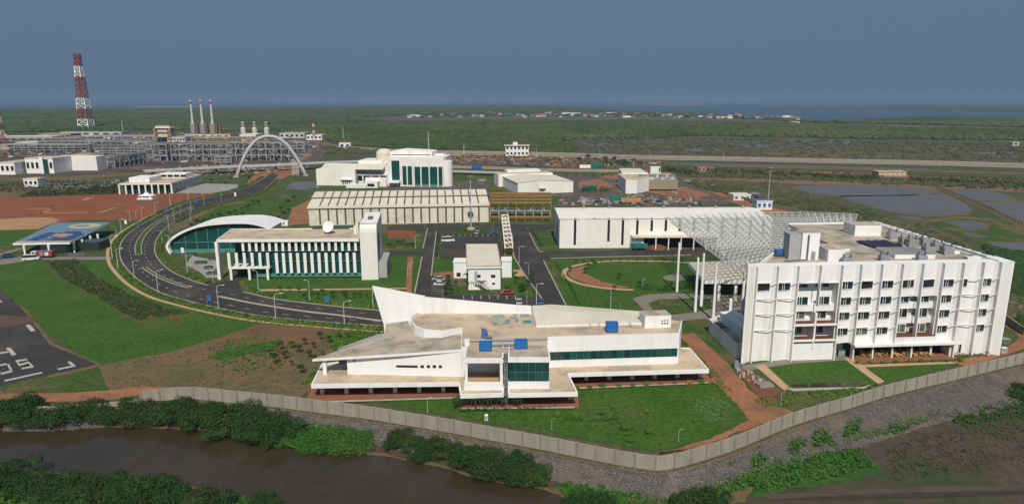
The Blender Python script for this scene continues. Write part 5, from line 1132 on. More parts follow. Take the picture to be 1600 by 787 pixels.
def simple_house(name, label, cat, x0, x1, yb, yt, depth, wins, m='housewall', roof='tan', group=None, over=.3, floors=1, wm='dark'):
    f_ = Frame(G(x0, yb), G(x1, yb)); h_ = f_.hit(x0, yt)[1]
    r = thing(name, label, cat, (*G((x0 + x1) / 2, yb), 0), group)
    MB(f_).box(0, f_.L, 0, depth, 0, h_ - .5).build('wall', m, r)
    MB(f_).box(-over, f_.L + over, -over, depth + over, h_ - .5, h_ - .05).build('roof_slab', m, r)
    MB(f_).box(-over + .2, f_.L + over - .2, -over + .2, depth + over - .2, h_ - .05, h_).build('roof', roof, r)
    for k in range(wins):
        for fl_ in range(floors):
            s = f_.L * (k + .5) / wins; fh_ = (h_ - .5) / floors
            w_ = MB(f_).box(s - f_.L / wins * .28, s + f_.L / wins * .28, -.08, .1, fh_ * fl_ + fh_ * .35, fh_ * fl_ + fh_ * .75).build('window', wm, r)
            sl = MB(f_).box(s - f_.L / wins * .32, s + f_.L / wins * .32, -.3, -.09, fh_ * fl_ + fh_ * .31, fh_ * fl_ + fh_ * .35).build('window_sill', m, r); sl.parent = w_; sl.location = (0, 0, 0)
    return r, f_, h_
r, f_, h_ = simple_house('watch_office', 'two storey white building with blue-grey windows by the far pale embankment wall', 'building', 790, 826, 244, 227, 12, 6, 'white', floors=2, over=1.5)
s0 = f_.hit(801.5, 240)[0]; MB(f_).box(s0, s0 + 5, 3, 8, h_, h_ + 3).build('stair_head', 'white', r)
simple_house('site_hut', 'small white hut with two dark windows beside the far plant road', 'building', 530, 548, 232, 223, 9, 2, 'white', floors=1)
simple_house('site_hut', 'small white blockhouse with three small windows at the edge of the red field', 'building', 38, 60, 292, 279, 9, 3, 'white', wm='dark')
r, f_, h_ = simple_house('control_building', 'white control building with a dark door at the left picture edge', 'building', -6, 24.5, 273, 254, 30, 4, 'white')
r, f_, h_ = simple_house('control_building', 'long white control building with teal glazed bay in front of the plant', 'building', 42, 85, 271, 247, 24, 6, 'white')
MB(f_).box(f_.L - 7, f_.L - 4, -1.5, -.1, 0, h_ - 1).build('glazed_bay', 'glass', r); MB(f_).box(f_.L - 10, f_.L - 7.2, -2, -.1, 0, h_ + 1).build('bay_fin', 'white', r)
MB(f_).box(f_.L - 16, f_.L + 22, 24.5, 40, 0, h_ * .95).build('rear_wall', 'white2', r)
# colonnaded canteen
O0 = thing('colonnade_building', 'low white building with slender columns round teal glass, beside the red field', 'building', (*G(250, 300), 0))
of = Frame(G(187, 303.8), G(268.5, 302.8)); oh = of.hit(188, 287)[1]
oq = [of.P(0, 0)[:2], of.P(of.L, 0)[:2], W(315.5, 272, oh), W(252, 269.5, oh)]
MB().prism(oq, oh - .8, oh).build('roof_slab', 'white', O0); MB().poly([(x, y, oh + .02) for x, y in oq]).build('roof', 'tan', O0)
cx = sum(p[0] for p in oq) / 4; cy = sum(p[1] for p in oq) / 4
MB().prism([(cx + (p[0] - cx) * .9, cy + (p[1] - cy) * .9) for p in oq], 0, oh - .8).build('glass_wall', 'glass', O0)
for k in range(9):
    p = of.P(of.L * k / 8, .2); MB().box(p[0] - .45, p[0] + .45, p[1], p[1] + .8, 0, oh - .81).build('column', 'white', O0)
a, c = oq[1], oq[2]
for k in range(1, 17):
    f = k / 16; x, y = a[0] + (c[0] - a[0]) * f, a[1] + (c[1] - a[1]) * f; MB().box(x - .9, x - .05, y - .3, y + .3, 0, oh - .81).build('column', 'white', O0)
def obox(x0, x1, yb, h_, d, m, nm):
    p, r_ = W(x0, yb, oh), W(x1, yb, oh); MB().box(p[0], r_[0], p[1], p[1] + d, oh, oh + h_).build(nm, m, O0)
obox(202, 234, 285.5, 3.4, 16, 'white', 'upper_block'); obox(250, 290, 278, 3.0, 12, 'white', 'upper_block')
for k in range(4): p = W(252 + k * 10, 278, oh); MB().box(p[0], p[0] + 3.8, p[1] - .06, p[1], oh + .6, oh + 2.3).build('window', 'dark', O0)
# pavilion on the field
Q0 = thing('stepped_plinth', 'small stepped white pavilion with pyramid roof at the edge of the red field', 'pavilion', (*G(228, 311), 0))
qf = Frame(G(214, 312), G(238, 312)); 
MB(qf).box(0, qf.L, 0, 6, 0, .8).build('base_step', 'white', Q0); MB(qf).box(1, qf.L - 1, 1, 5, .8, 2.2).build('wall', 'white', Q0)
a = qf.L; b = MB(qf); b._add([qf.P(.2, .2, 2.21), qf.P(a - .2, .2, 2.21), qf.P(a - .2, 5.8, 2.21), qf.P(.2, 5.8, 2.21), qf.P(a * .35, 2.4, 3.3), qf.P(a * .65, 2.4, 3.3), qf.P(a * .65, 3.6, 3.3), qf.P(a * .35, 3.6, 3.3)], [(0, 1, 5, 4), (1, 2, 6, 5), (2, 3, 7, 6), (3, 0, 4, 7), (4, 5, 6, 7), (3, 2, 1, 0)]); b.build('roof', 'white', Q0)
MB(qf).box(a * .38, a * .62, 2.5, 3.5, 3.3, 4.1).build('lantern', 'white', Q0)
for k in range(3): MB(qf).box(1.6 + k * 1.9, 2.6 + k * 1.9, .95, 1.0, 1.0, 1.9).build('window', 'dark', Q0)
# site sheds at the right of the long shed
simple_house('site_office', 'low white site office with green window band at the end of the service road', 'building', 1146, 1173, 313, 304, 10, 3, 'white', roof='roofcream', wm='tarp')
simple_house('site_office', 'dark grey container office beside the low white site office', 'building', 1175, 1188, 313, 303, 7, 1, 'darkmetal', roof='metal')
simple_house('site_office', 'white and blue cabin stack behind the space frame', 'building', 1182, 1206, 328, 313, 7, 3, 'white', roof='blue', wm='blue')
simple_house('brick_hut', 'long brown hut with flat roof on the far hedge line, left of its white-striped neighbour', 'building', 1090, 1115, 268, 261, 12, 4, 'housetan', roof='tile')
simple_house('brick_hut', 'low orange hut with white stripe in the gap of the far hedge', 'building', 1372, 1416, 276, 268, 10, 6, 'housetan', roof='tan', wm='housewall')
simple_house('plant_building', 'long white low building at the right end of the process plant', 'building', 479, 503, 219, 210.5, 30, 4, 'white')
simple_house('plant_building', 'long low white-roofed building behind the steel arch', 'building', 437, 476, 216, 208, 40, 5, 'housewall', roof='kerb')
simple_house('far_building', 'pale green block standing alone beyond the salt pans', 'building', 1235, 1249, 197, 190, 20, 3, 'housewall')
simple_house('far_building', 'tiny white hut at the right edge of the far wetland', 'building', 1582, 1592, 228, 222, 10, 1, 'housewall')
simple_house('far_building', 'tiny white hut on the embankment of the far wetland', 'building', 1403, 1410, 215, 211.5, 10, 1, 'housewall')
# village houses
vh = []
for k in range(78):
    px = 640 + 610 * ((k + random.random() * .9) / 78); py = 181 + random.uniform(-3.2, 3.4) + max(0, (px - 1000) / 240 * 5) - max(0, (800 - px) / 160 * -1) * .3
    vh.append((px, py))
vh.sort()
protos = {}
def vproto(k):
    nm = ['white', 'tan', 'red', 'long'][k]
    r = thing('village_house', 'house', 'house', (0, 0, 0), 'houses of the far village'); w_, d_, h_ = [(16, 12, 7), (18, 12, 5), (20, 12, 6), (42, 14, 7)][k]
    MB().box(-w_ / 2, w_ / 2, 0, d_, 0, h_).build('wall', ['housewall', 'housetan', 'housewall', 'white'][k], r)
    if k in (1, 2): MB().extr([(-1, h_), (d_ + 1, h_), (d_ / 2, h_ + 4)], -w_ / 2 - 1, w_ / 2 + 1).build('roof', 'tile' if k == 2 else 'greyroof', r)
    else: MB().box(-w_ / 2 - .8, w_ / 2 + .8, -.8, d_ + .8, h_, h_ + .8).build('roof', 'housewall', r)
    for q_ in range(3): MB().box(-w_ / 3 + q_ * w_ / 3 - 1, -w_ / 3 + q_ * w_ / 3 + 1, -.1, .1, 2, 4).build('window', 'dark', r)
    return r
VP = [vproto(k) for k in range(4)]
VD_ = ['white flat-roofed', 'brown hut-like grey-roofed', 'white red-roofed', 'long white flat-roofed']
for i, (px, py) in enumerate(vh):
    k = random.choices([0, 1, 2, 3], [.4, .3, .2, .1])[0]
    place(VP[k], G(px, py), random.uniform(-.4, .4), '%s house in the far village strip, %s from its left end' % (VD_[k], ordn(i)), sc=random.uniform(.6, 1.15))
# ---------------------------------------------------------------- low walls
def wall_thing(name, label, line, h, w, panel=3.0, m='concrete', cap=True, z=0.0, post=True, parts=True):
    p0 = line[len(line) // 2]; r = thing(name, label, 'wall', (*p0, z))
    b = MB()
    L, R = strip_pts(line, w)
    for i in range(len(line) - 1): b.hexa([(*R[i], z), (*R[i + 1], z), (*L[i + 1], z), (*L[i], z)], [(*R[i], z + h), (*R[i + 1], z + h), (*L[i + 1], z + h), (*L[i], z + h)])
    b.build('panels', m, r)
    if post:
        al = along(line, panel)
        for x, y, a in al[:98]:
            f_ = Frame((x, y), (x + math.cos(a), y + math.sin(a))); MB(f_).box(-.16, .16, -w / 2 - .14, w / 2 + .14, z - .02, z + h + .08).build('post', 'post', r)
    return r
wr = wall_thing('boundary_wall', 'pale concrete panel wall with posts along the canal bank below the white building', wl_s[20:], WALLH, .25, 3.35)
b = MB(); L, R = strip_pts(wl_s[20:], .5)
wall_thing('retaining_kerb_wall', 'low concrete wall beside the dirt track above the canal trees', wl_s[:21], .9, .3, post=False)
wall_thing('far_boundary_wall', 'long pale wall with road crossing behind the whole campus', gl([(490, 224), (530, 231), (580, 234.5), (650, 238.5), (800, 241), (900, 243.5), (1000, 247), (1150, 249.5), (1300, 253), (1450, 256), (1640, 261.5), (1900, 272)], 4), 3.2, 1.2, 40, 'concrete', post=False)
strip('embankment_road', gl([(530, 232.5), (580, 236), (650, 240), (800, 242.5), (900, 245), (1000, 248.5), (1150, 251), (1300, 254.5), (1450, 257.5), (1640, 263)], 4), 9, 'kerb', .12)
wall_thing('inner_boundary_wall', 'grey wall curving behind the hotel toward the marsh', gl([(1130, 303), (1180, 318), (1250, 334), (1320, 350), (1440, 400), (1562, 497), (1600, 524)], 6), 2.2, .3, 8, 'concrete')
wall_thing('service_wall', 'low pale wall with small trees behind the gabled warehouse', gl([(690, 262), (760, 264), (880, 268), (975, 269)], 4), 2.4, .4, 12, 'concrete', post=False)
# causeway with fence posts through the ponds
r = thing('causeway_fence', 'dark post fence running down the bund between the ponds', 'fence', (*G(1540, 330), 0))
cl = gl([(1455, 290), (1500, 308), (1560, 335), (1640, 372)], 6)
for k, (x, y, a) in enumerate(along(cl, 4)[:95]): MB().box(x - .2, x + .2, y - .2, y + .2, 0, 1.8).build('post', 'bark', r)
strip('bund', cl, 5, 'dry', .16)
# ================================================================ VEGETATION
def np_mesh(name, verts, faces_n, m, mats=None):
    """verts (N,3) with consecutive faces of faces_n corners each"""
    me = bpy.data.meshes.new(name); nf = len(verts) // faces_n
    me.vertices.add(len(verts)); me.vertices.foreach_set('co', verts.astype(np.float32).ravel())
    me.loops.add(len(verts)); me.loops.foreach_set('vertex_index', np.arange(len(verts), dtype=np.int32))
    me.polygons.add(nf); me.polygons.foreach_set('loop_start', np.arange(nf, dtype=np.int32) * faces_n)
    me.polygons.foreach_set('loop_total', np.full(nf, faces_n, dtype=np.int32)); me.update(calc_edges=True)
    me.materials.append(M[m]); return me
def leaf_quads(P, N, size):
    """one quad per point P with rough outward normal N"""
    n = len(P); N = N + RNG.normal(0, .55, (n, 3)); N /= np.linalg.norm(N, axis=1)[:, None] + 1e-9
    R = RNG.normal(0, 1, (n, 3)); U = np.cross(N, R); U /= np.linalg.norm(U, axis=1)[:, None] + 1e-9; V = np.cross(N, U)
    s = size * RNG.uniform(.6, 1.3, (n, 1)); a = U * s; c = V * s * RNG.uniform(.45, .8, (n, 1))
    return np.stack([P - a, P + c * .9, P + a, P - c * .9], 1).reshape(-1, 3)
def lobes_crown(lobes, per_area, size, fill=.25):
    PP = []; NN = []
    for cx, cy, cz, r, rz in lobes:
        n = int(per_area * 4 * math.pi * r * r * .8)
        d = RNG.normal(0, 1, (n, 3)); d /= np.linalg.norm(d, axis=1)[:, None]; d[:, 2] = np.abs(d[:, 2]) * np.where(RNG.random(n) < .82, 1, -1)
        bump = 1 + .13 * np.sin(d[:, :1] * 7 + cx * 3) * np.cos(d[:, 1:2] * 6 + cy) + .1 * np.sin(d[:, 2:] * 9 + cx)
        rad = (1 - RNG.random((n, 1)) ** 2.2 * fill * 1.6) * bump
        p = d * rad * np.array([r, r, rz]) + np.array([cx, cy, cz]); PP.append(p); NN.append(d * np.array([1, 1, 1.3]))
    P = np.concatenate(PP); Nn = np.concatenate(NN); k = P[:, 2] > .05
    return leaf_quads(P[k], Nn[k], size)
def make_tree(name, label, cat, lobes, leaf, per_area, size, trunk_h, trunk_r, group, limbs=4):
    r = thing(name, label, cat, (0, 0, 0), group)
    me = np_mesh('crown', lobes_crown(lobes, per_area, size), 4, leaf); o = bpy.data.objects.new('crown', me); COL.objects.link(o); o.parent = r
    b = MB(); b.cyl(0, 0, -.2, trunk_h, trunk_r, trunk_r * .7, 7)
    for k in range(limbs):
        L_ = lobes[k % len(lobes)]; b.beam((0, 0, trunk_h * .75), (L_[0] * .8, L_[1] * .8, L_[2]), trunk_r * 1.1, n=5, w2=trunk_r * .4)
    b.build('trunk', 'bark', r)
    return r
def rand_lobes(n, R, H, r0, r1, zlo=.35):
    L = []
    for i in range(n):
        a = i * 2.4 + random.uniform(-.4, .4); d = R * math.sqrt((i + .3) / n) * random.uniform(.8, 1.05); r = random.uniform(r0, r1)
        L.append((d * math.cos(a), d * math.sin(a), H * (random.uniform(zlo, .62) - .12 * d / R), r, r * random.uniform(.7, .95)))
    return L
MV = []
for k in range(4):
    MV.append(make_tree('mangrove_tree', 'tree', 'tree', rand_lobes((9, 12, 8, 11)[k], (3.6, 4.0, 3.2, 3.8)[k], (4.6, 5.2, 4.0, 5.6)[k], (1.4, 1.0, 1.3, .9)[k], (2.4, 1.9, 2.3, 1.8)[k], .28), ('leaf_m', 'leaf_m2', 'leaf_m3', 'leaf_m')[k], 18, .165, 2.0, .16, 'mangrove trees along the canal'))
GV = [make_tree('bright_bush', 'bush', 'bush', rand_lobes(8, 3.2, 2.4, 1.2, 1.9, .2), 'weed', 15, .15, .8, .08, 'bright green bushes on the canal bank') for k in range(2)]
# far bank of the canal (below the wall), placed by their foot on the photo's bank line
far_bank = []
for x in range(-40, 560, 27):
    for r_ in (0, 1):
        yb = np.interp(x, [0, 120, 200, 330, 400, 480, 560], [664, 660, 655, 668, 690, 700, 705]) - r_ * 15 + random.uniform(-3, 3)
        if r_ and yb < 633 + 12: continue
        far_bank.append((x + random.uniform(-8, 8) + r_ * 12, yb, LZ + .1 + r_ * .6, 'm' if (x < 440) else 'g', random.uniform(.62, 1.12) * (1.0 if x < 440 else .7)))
far_bank += [(x, y, LZ + .2, 'm', s_) for x, y, s_ in ((625, 690, .72), (648, 700, .62), (668, 706, .66), (700, 713, .7), (690, 698, .6), (735, 728, .85), (765, 738, .9), (795, 744, .85), (820, 748, .85), (840, 750, .7), (775, 722, .7), (742, 716, .6), (812, 730, .7), (655, 718, .5), (610, 700, .45))]
near_bank = [(x, y, LZ + .1, 'm', s_) for x, y, s_ in ((-20, 765, 1), (22, 752, .95), (48, 770, .85), (78, 774, .85), (110, 768, .85), (140, 772, .95), (175, 776, .95), (210, 778, .95), (245, 778, .95), (275, 788, .9), (310, 792, .9), (340, 800, .8), (130, 792, .9), (190, 800, .9), (240, 806, .9), (412, 792, .6), (430, 800, .5), (90, 796, .8), (300, 812, .8), (920, 800, .85), (945, 796, .6), (895, 798, .6), (1095, 792, .85), (1068, 798, .7), (1118, 797, .65), (60, 808, .8))]
near_bank += [(1592, 622, -1.9, 'm', .55), (1610, 615, -1.9, 'm', .7), (1588, 608, -1.6, 'm', .4)]
fi = ni = gi = 0
for lst, nm in ((far_bank, 'f'), (near_bank, 'n')):
    for (x, y, z_, t_, s_) in sorted(lst):
        p = G(x, y, z_)
        if t_ == 'g':
            place(GV[gi % 2], (*p, z_ - .1), random.uniform(0, 6.28), 'bright green bush on the far canal bank, %s from the left' % ordn(gi), sc=s_ * 1.25); gi += 1
        elif nm == 'f':
            place(MV[(fi * 7 + 1) % 4], (*p, z_ - .2), random.uniform(0, 6.28), 'dark mangrove tree on the canal bank below the wall, %s from the left' % ordn(fi), sc=s_); fi += 1
        else:
            place(MV[(ni * 5 + 2) % 4], (*p, z_ - .2), random.uniform(0, 6.28), 'dark mangrove tree on the near canal shore, %s from the left' % ordn(ni), sc=s_); ni += 1
# young campus trees
TV = []
for k in range(3): TV.append(make_tree('young_tree', 'tree', 'tree', rand_lobes(4, .7, 3.6, .55, .85, .55), 'leaf_t', 22, .13, 2.2, .07, 'young trees of the campus', 3))
SV = [make_tree('shrub', 'shrub', 'shrub', rand_lobes(4, .55, 1.0, .45, .65, .4), 'leaf_h', 30, .12, .4, .04, 'small shrubs of the campus', 2) for k in range(2)]
def palm(label, group):
    r = thing('palm_tree', label, 'palm tree', (0, 0, 0), group); b = MB(); b.cyl(0, 0, -.1, 2.6, .13, .1, 7); b.build('trunk', 'bark', r)
    b = MB()
    for k in range(12):
        a = k * 2 * math.pi / 12; c, s = math.cos(a), math.sin(a); pr = [(0, 2.6), (.8, 3.15), (1.6, 3.0), (2.2, 2.3)]
        for (d0, z0), (d1, z1) in zip(pr, pr[1:]):
            w0, w1 = .28 * (1 - d0 / 2.5), .28 * (1 - d1 / 2.5)
            b._add([(c * d0 - s * w0, s * d0 + c * w0, z0), (c * d0 + s * w0, s * d0 - c * w0, z0), (c * d1 + s * w1, s * d1 - c * w1, z1), (c * d1 - s * w1, s * d1 + c * w1, z1)], [(0, 1, 2, 3)])
    b.build('crown', 'leaf_t', r); return r
PV = palm('palm', 'small palms against the building walls')
tree_rows = []
def trow(pts, lab, proto, s0=.8, s1=1.2, grp=None):
    pts = sorted(pts)
    for i, (x, y) in enumerate(pts):
        pr = random.choice(proto) if isinstance(proto, list) else proto
        place(pr, (*G(x, y), .05), random.uniform(0, 6.28), lab % ordn(i), group=grp, sc=random.uniform(s0, s1))
trow([(x, 346.5 + random.uniform(-.6, .6)) for x in (622, 646, 668, 688, 707, 731, 745)], 'small palm against the cream shed wall, %s from the left', PV, 1.0, 1.5)
trow([(736, 452), (731, 443), (766, 446), (752, 452.5)], 'small palm beside the gate office, %s from the left', PV, .8, 1.1)
trow([(720, 641), (742, 640.5), (763, 640.5), (785, 640), (808, 639.5)], 'small palm in the bed before the white building, %s from the left', PV, .7, .9)
trow([(x, y) for x, y in ((700, 441), (702, 447), (704, 455), (706, 460), (699, 453), (712, 448), (697, 461))], 'young tree beside the small car park, %s from the left', TV, .8, 1.2)
trow([(790 + random.uniform(0, 45), 428 + random.uniform(0, 32)) for _ in range(12)], 'young tree on the lawn right of the gate office, %s from the left', TV, .6, 1.1)
trow([(x, 409.5 + abs(x - 985) * .02 + random.uniform(-.5, .5)) for x in range(912, 1080, 14)], 'young tree along the upper garden path, %s from the left', TV, .45, .7)
trow([(918, 420), (915, 428), (930, 417), (968, 437), (900, 412), (890, 425), (960, 455), (1000, 450), (1010, 452), (1040, 455), (1060, 452), (1075, 450), (1050, 447), (1090, 452)], 'young tree inside the oval garden, %s from the left', TV, .6, 1.0)
trow([(435 + k * 17 + random.uniform(-5, 5), 455 + k * 1.6 + random.uniform(-1.5, 2)) for k in range(10)] + [(475 + k * 22, 466 + random.uniform(-1, 3)) for k in range(6)], 'young tree on the lawn before the glass office, %s from the left', TV, .6, .95)
trow([(x, y) for x, y in ((423, 556), (438, 548), (430, 568), (445, 562), (456, 572), (468, 552), (476, 540), (490, 545), (500, 532), (515, 536), (470, 585), (483, 560), (530, 528), (545, 530), (455, 545), (492, 565), (505, 556))], 'young tree on the bare slope left of the white building, %s from the left', TV, .5, 1.0)
trow([(x, y) for x, y in ((925, 668), (960, 655), (978, 672), (1015, 678), (985, 690), (1085, 660), (1010, 645), (900, 652), (870, 650), (940, 648))], 'shrub on the garden lawn below the white building, %s from the left', SV, .7, 1.3)
trow([(900 + k * 22 + random.uniform(-4, 4), 608 - k * 1.0) for k in range(10)], 'round shrub along the terrace edge of the right wing, %s from the left', SV, .7, 1.1)
trow([(1340 + k * 20, 568 - k * .4) for k in range(9)], 'round shrub before the hotel terrace, %s from the left', SV, .6, .9)
trow([(x, 262.5 + (x - 1120) * .038 + random.uniform(-2, 4)) for x in (905, 918, 930, 945, 960, 975, 990, 1000)], 'young tree by the yard behind the gabled warehouse, %s from the left', TV, 2.0, 3.2)
trow([(690 + k * 14, 271 + k * .35) for k in range(22)], 'small tree along the pale service wall, %s from the left', TV, .8, 1.1)
trow([(300 + k * 7 + random.uniform(-3, 3), 356 - k * 2.2 + random.uniform(-2, 2)) for k in range(14)], 'tree on the green slope behind the vaulted hall, %s from the left', TV, .9, 1.5)
trow([(x, y) for x, y in ((395, 320), (405, 322), (440, 332), (445, 340), (452, 334), (437, 345), (370, 345), (380, 342), (450, 322), (460, 316))], 'tree near the curving lawn left of the cream shed, %s from the left', TV, 1.0, 1.7)
trow([(606 + k * 5, 384 + random.uniform(-6, 6)) for k in range(9)], 'young tree on the grass between office slab and road, %s from the left', TV, .6, .9)
trow([(615 + random.uniform(0, 240), 359 + random.uniform(0, 2)) for k in range(12)], 'young tree along the upper car park, %s from the left', SV, .9, 1.3)
trow([(x, y) for x, y in ((100, 300), (120, 296), (150, 299), (165, 303), (85, 306), (180, 296), (140, 303), (70, 298), (330, 286), (345, 284), (360, 283), (390, 283), (352, 289))], 'low tree on the rough ground beyond the red field, %s from the left', TV, .9, 1.6)
def hedge(name, label, line, w, h, leaf='leaf_h', dens=16, size=.17, cat='hedge', gap=.0, z=.05):
    """a hedge row as one continuous thing"""
    L = sum(math.hypot(b[0] - a[0], b[1] - a[1]) for a, b in zip(line, line[1:])); n = int(L * (w + 2 * h) * dens * .6)
    seg = np.array(line); d = np.diff(seg, axis=0); ln = np.hypot(d[:, 0], d[:, 1]); cum = np.concatenate([[0], np.cumsum(ln)])
    u = RNG.random(n) * cum[-1]; i = np.clip(np.searchsorted(cum, u) - 1, 0, len(ln) - 1); f = (u - cum[i]) / ln[i]
    base = seg[i] + d[i] * f[:, None]; nx = np.stack([-d[i][:, 1], d[i][:, 0]], 1) / ln[i][:, None]
    hm = h * (.75 + .25 * np.sin(u * 1.3) * np.cos(u * .37) + .18 * np.sin(u * 3.9)); th = RNG.random(n) * math.pi; rr_ = np.sqrt(RNG.uniform(.45, 1, n))
    off = np.cos(th) * w / 2 * rr_; zz_ = np.sin(th) * hm * rr_
    P = np.stack([base[:, 0] + nx[:, 0] * off, base[:, 1] + nx[:, 1] * off, zz_ + z], 1); N = np.stack([nx[:, 0] * np.cos(th), nx[:, 1] * np.cos(th), np.sin(th) + .3], 1)
    if gap:
        k = (np.sin(u * .9) + np.sin(u * 2.3 + 1)) > -gap; P = P[k]; N = N[k]
    p0 = line[len(line) // 2]; me = np_mesh(name, leaf_quads(P, N, size) - np.array([p0[0], p0[1], 0]), 4, leaf)
    o = bpy.data.objects.new(name, me); COL.objects.link(o); o.location = (*p0, 0); tag(o, label, cat)
    return o
hedge('hedge', 'yellow-green hedge along the outer kerb of the curving road', offs(outer[12:], 2.0), 2.4, 1.15, gap=1.35, dens=26, size=.2)
hedge('hedge', 'bushy hedge along the left side of the straight far road', offs(outer[4:36], 2.1), 2.4, 1.5, gap=1.3, dens=22, size=.26)
hedge('hedge', 'green hedge along the inner kerb before the glass office', offs(inner[cut2:], -1.9), 2.6, 1.1, gap=1.25, dens=26, size=.2)
hedge('hedge', 'green hedge along the inner kerb before the vaulted hall', offs(inner[40:cut], -1.9), 3.0, 1.1, gap=1.1, dens=22, size=.22)
hedge('hedge', 'green hedge along the inner kerb of the far road', offs(inner[4:36], -1.8), 2.4, 1.3, gap=1.3, dens=22, size=.26)
hedge('hedge', 'clipped dark hedge row in front of the white building', gl([(716, 644), (760, 642), (830, 640), (870, 637)], 4), 1.0, .9, 'leaf_t')
hedge('hedge', 'tall dark clipped bush at the inner corner of the white building', gl([(712, 628), (716, 640)], 4), 1.6, 2.3, 'leaf_t')
hedge('hedge', 'dark green hedge at the foot of the hotel right end', [hf.P(S[10] + .3, -.9)[:2], hf.P(S[12], -.9)[:2]], 1.2, 1.1, 'leaf_t')
hedge('hedge', 'winding row of yellow-green plants across the garden lawn', gl([(935, 612), (945, 625), (958, 640), (968, 655), (970, 672), (985, 685)], 4), 1.5, .5, 'leaf_h', gap=1.0)
hedge('hedge', 'low cross hedge on the garden lawn below the white building', gl([(880, 656), (920, 657), (960, 658)], 4), .9, .5, 'leaf_t', gap=.8)
hedge('hedge', 'rough hedge between terrace soil and perimeter path near the hotel', gl([(1185, 632), (1230, 622), (1280, 618), (1340, 612), (1372, 603)], 4), 4.0, 1.1, 'leaf_h', gap=1.1)
hedge('hedge', 'low hedge beside the lower road of the oval garden', gl([(866, 408), (880, 430), (895, 455), (905, 476)], 4), .9, .6, 'leaf_t', gap=.9)
hedge('hedge', 'dark hedge closing the oval garden near the canopy', gl([(1000, 452), (1040, 454), (1075, 451), (1110, 452)], 4), 2.0, 1.5, 'leaf_t', gap=1.2)
hedge('hedge', 'flower bed of small pale plants in the entrance island', gl([(1030, 474), (1060, 474), (1095, 474)], 4), 4.5, .3, 'flower', dens=5, gap=.2)
hedge('hedge', 'hedge strip left of the upper car park', gl([(686, 364), (683, 385), (681, 402)], 4), 1.8, .8, 'leaf_t', gap=1.2)
hedge('hedge', 'hedge strip above the upper car park', gl([(706, 362.5), (740, 363), (778, 364)], 4), 1.2, .8, 'leaf_t', gap=1.2)
hedge('hedge', 'hedge at the side of the bay corner beside the right shed', gl([(830, 360), (838, 372), (848, 386)], 4), 1.5, .9, 'leaf_t', gap=1.2)
hedge('hedge', 'plant row beside the orange dirt road right of the white building', gl([(1112, 580), (1125, 598), (1140, 612)], 4), 1.6, 1.0, 'leaf_h', gap=1.2)
hedge('hedge', 'long dark hedge row of trees beyond the service yard, left of the orange hut', gl([(1105, 268), (1180, 271), (1260, 275), (1368, 282)], 4), 10, 4.5, 'leaf_t', dens=3.0, size=.5, cat='hedgerow', gap=1.5)
hedge('hedge', 'long dark hedge row of trees beyond the ponds, right of the orange hut', gl([(1420, 281), (1500, 284), (1660, 291)], 4), 10, 5, 'leaf_t', dens=3.0, size=.5, cat='hedgerow', gap=1.5)
hedge('hedge', 'dark thicket beside the cooling plant', gl([(1035, 268), (1060, 270), (1085, 275)], 4), 10, 6, 'leaf_t', dens=3, size=.5, cat='thicket', gap=1.2)
hedge('hedge', 'low bushes before the boundary wall near the cooling plant', gl([(935, 256), (955, 256), (985, 259)], 4), 10, 5, 'leaf_t', dens=3, size=.5, cat='thicket', gap=1.2)
hedge('hedge', 'teal-green bushes between gabled warehouse and cooling plant', gl([(912, 300), (930, 298), (950, 299)], 4), 6, 3.5, 'leaf_t', dens=6, size=.35, cat='thicket', gap=1.2)
hedge('hedge', 'narrow green verge planting before the ochre pipe racks', gl([(690, 350), (760, 349)], 4), 1.2, .7, 'leaf_t', gap=1.0)
# stuff nobody could count -------------------------------------------------
def in_poly(P, poly):
    x, y = P[:, 0], P[:, 1]; c = np.zeros(len(P), bool); n = len(poly)
    for i in range(n):
        x0, y0 = poly[i]; x1, y1 = poly[(i + 1) % n]
        k = ((y0 > y) != (y1 > y)) & (x < (x1 - x0) * (y - y0) / (y1 - y0 + 1e-12) + x0); c ^= k
    return c
def sample_poly(pix, n, z=0.0, raw=False):
    poly = pix if raw else [G(x, y, z) for x, y in pix]; a = np.array(poly); lo, hi = a.min(0), a.max(0); out = []
    while sum(map(len, out)) < n:
        # distances sampled logarithmically so that the far part is not over-filled
        yy = lo[1] * (hi[1] / lo[1]) ** RNG.random(n * 2); xx = RNG.uniform(lo[0], hi[0], n * 2)
        Q = np.stack([xx, yy], 1)
        k = in_poly(Q, poly); out.append(Q[k])
    return np.concatenate(out)[:n]
def stuff(name, verts, nf, m, cat=None, label=None):
    me = np_mesh(name, verts, nf, m); o = bpy.data.objects.new(name, me); COL.objects.link(o); o['kind'] = 'stuff'
    if label: o['label'] = label
    return o
def tufts(name, pix, n, size, h, leaf, z=0.0, per=5, raw=False):
    Q = sample_poly(pix, n, z, raw); Q = np.repeat(Q, per, 0) + RNG.normal(0, size * .9, (n * per, 2))
    P = np.column_stack([Q, z + RNG.random(len(Q)) * h]); N = np.column_stack([RNG.normal(0, .5, (len(Q), 2)), np.ones(len(Q))])
    return stuff(name, leaf_quads(P, N, size), 4, leaf)
tufts('bank_weeds', [(438, 640), (500, 638), (560, 660), (588, 675), (582, 694), (520, 704), (450, 696), (425, 675)], 1500, .22, .9, 'weed', -1.6)
tufts('bank_weeds', [(1110, 740), (1160, 712), (1240, 680), (1330, 655), (1420, 640), (1470, 645), (1400, 672), (1300, 690), (1230, 705), (1200, 760), (1120, 775), (1060, 765)], 1900, .25, .8, 'weed', LZ)
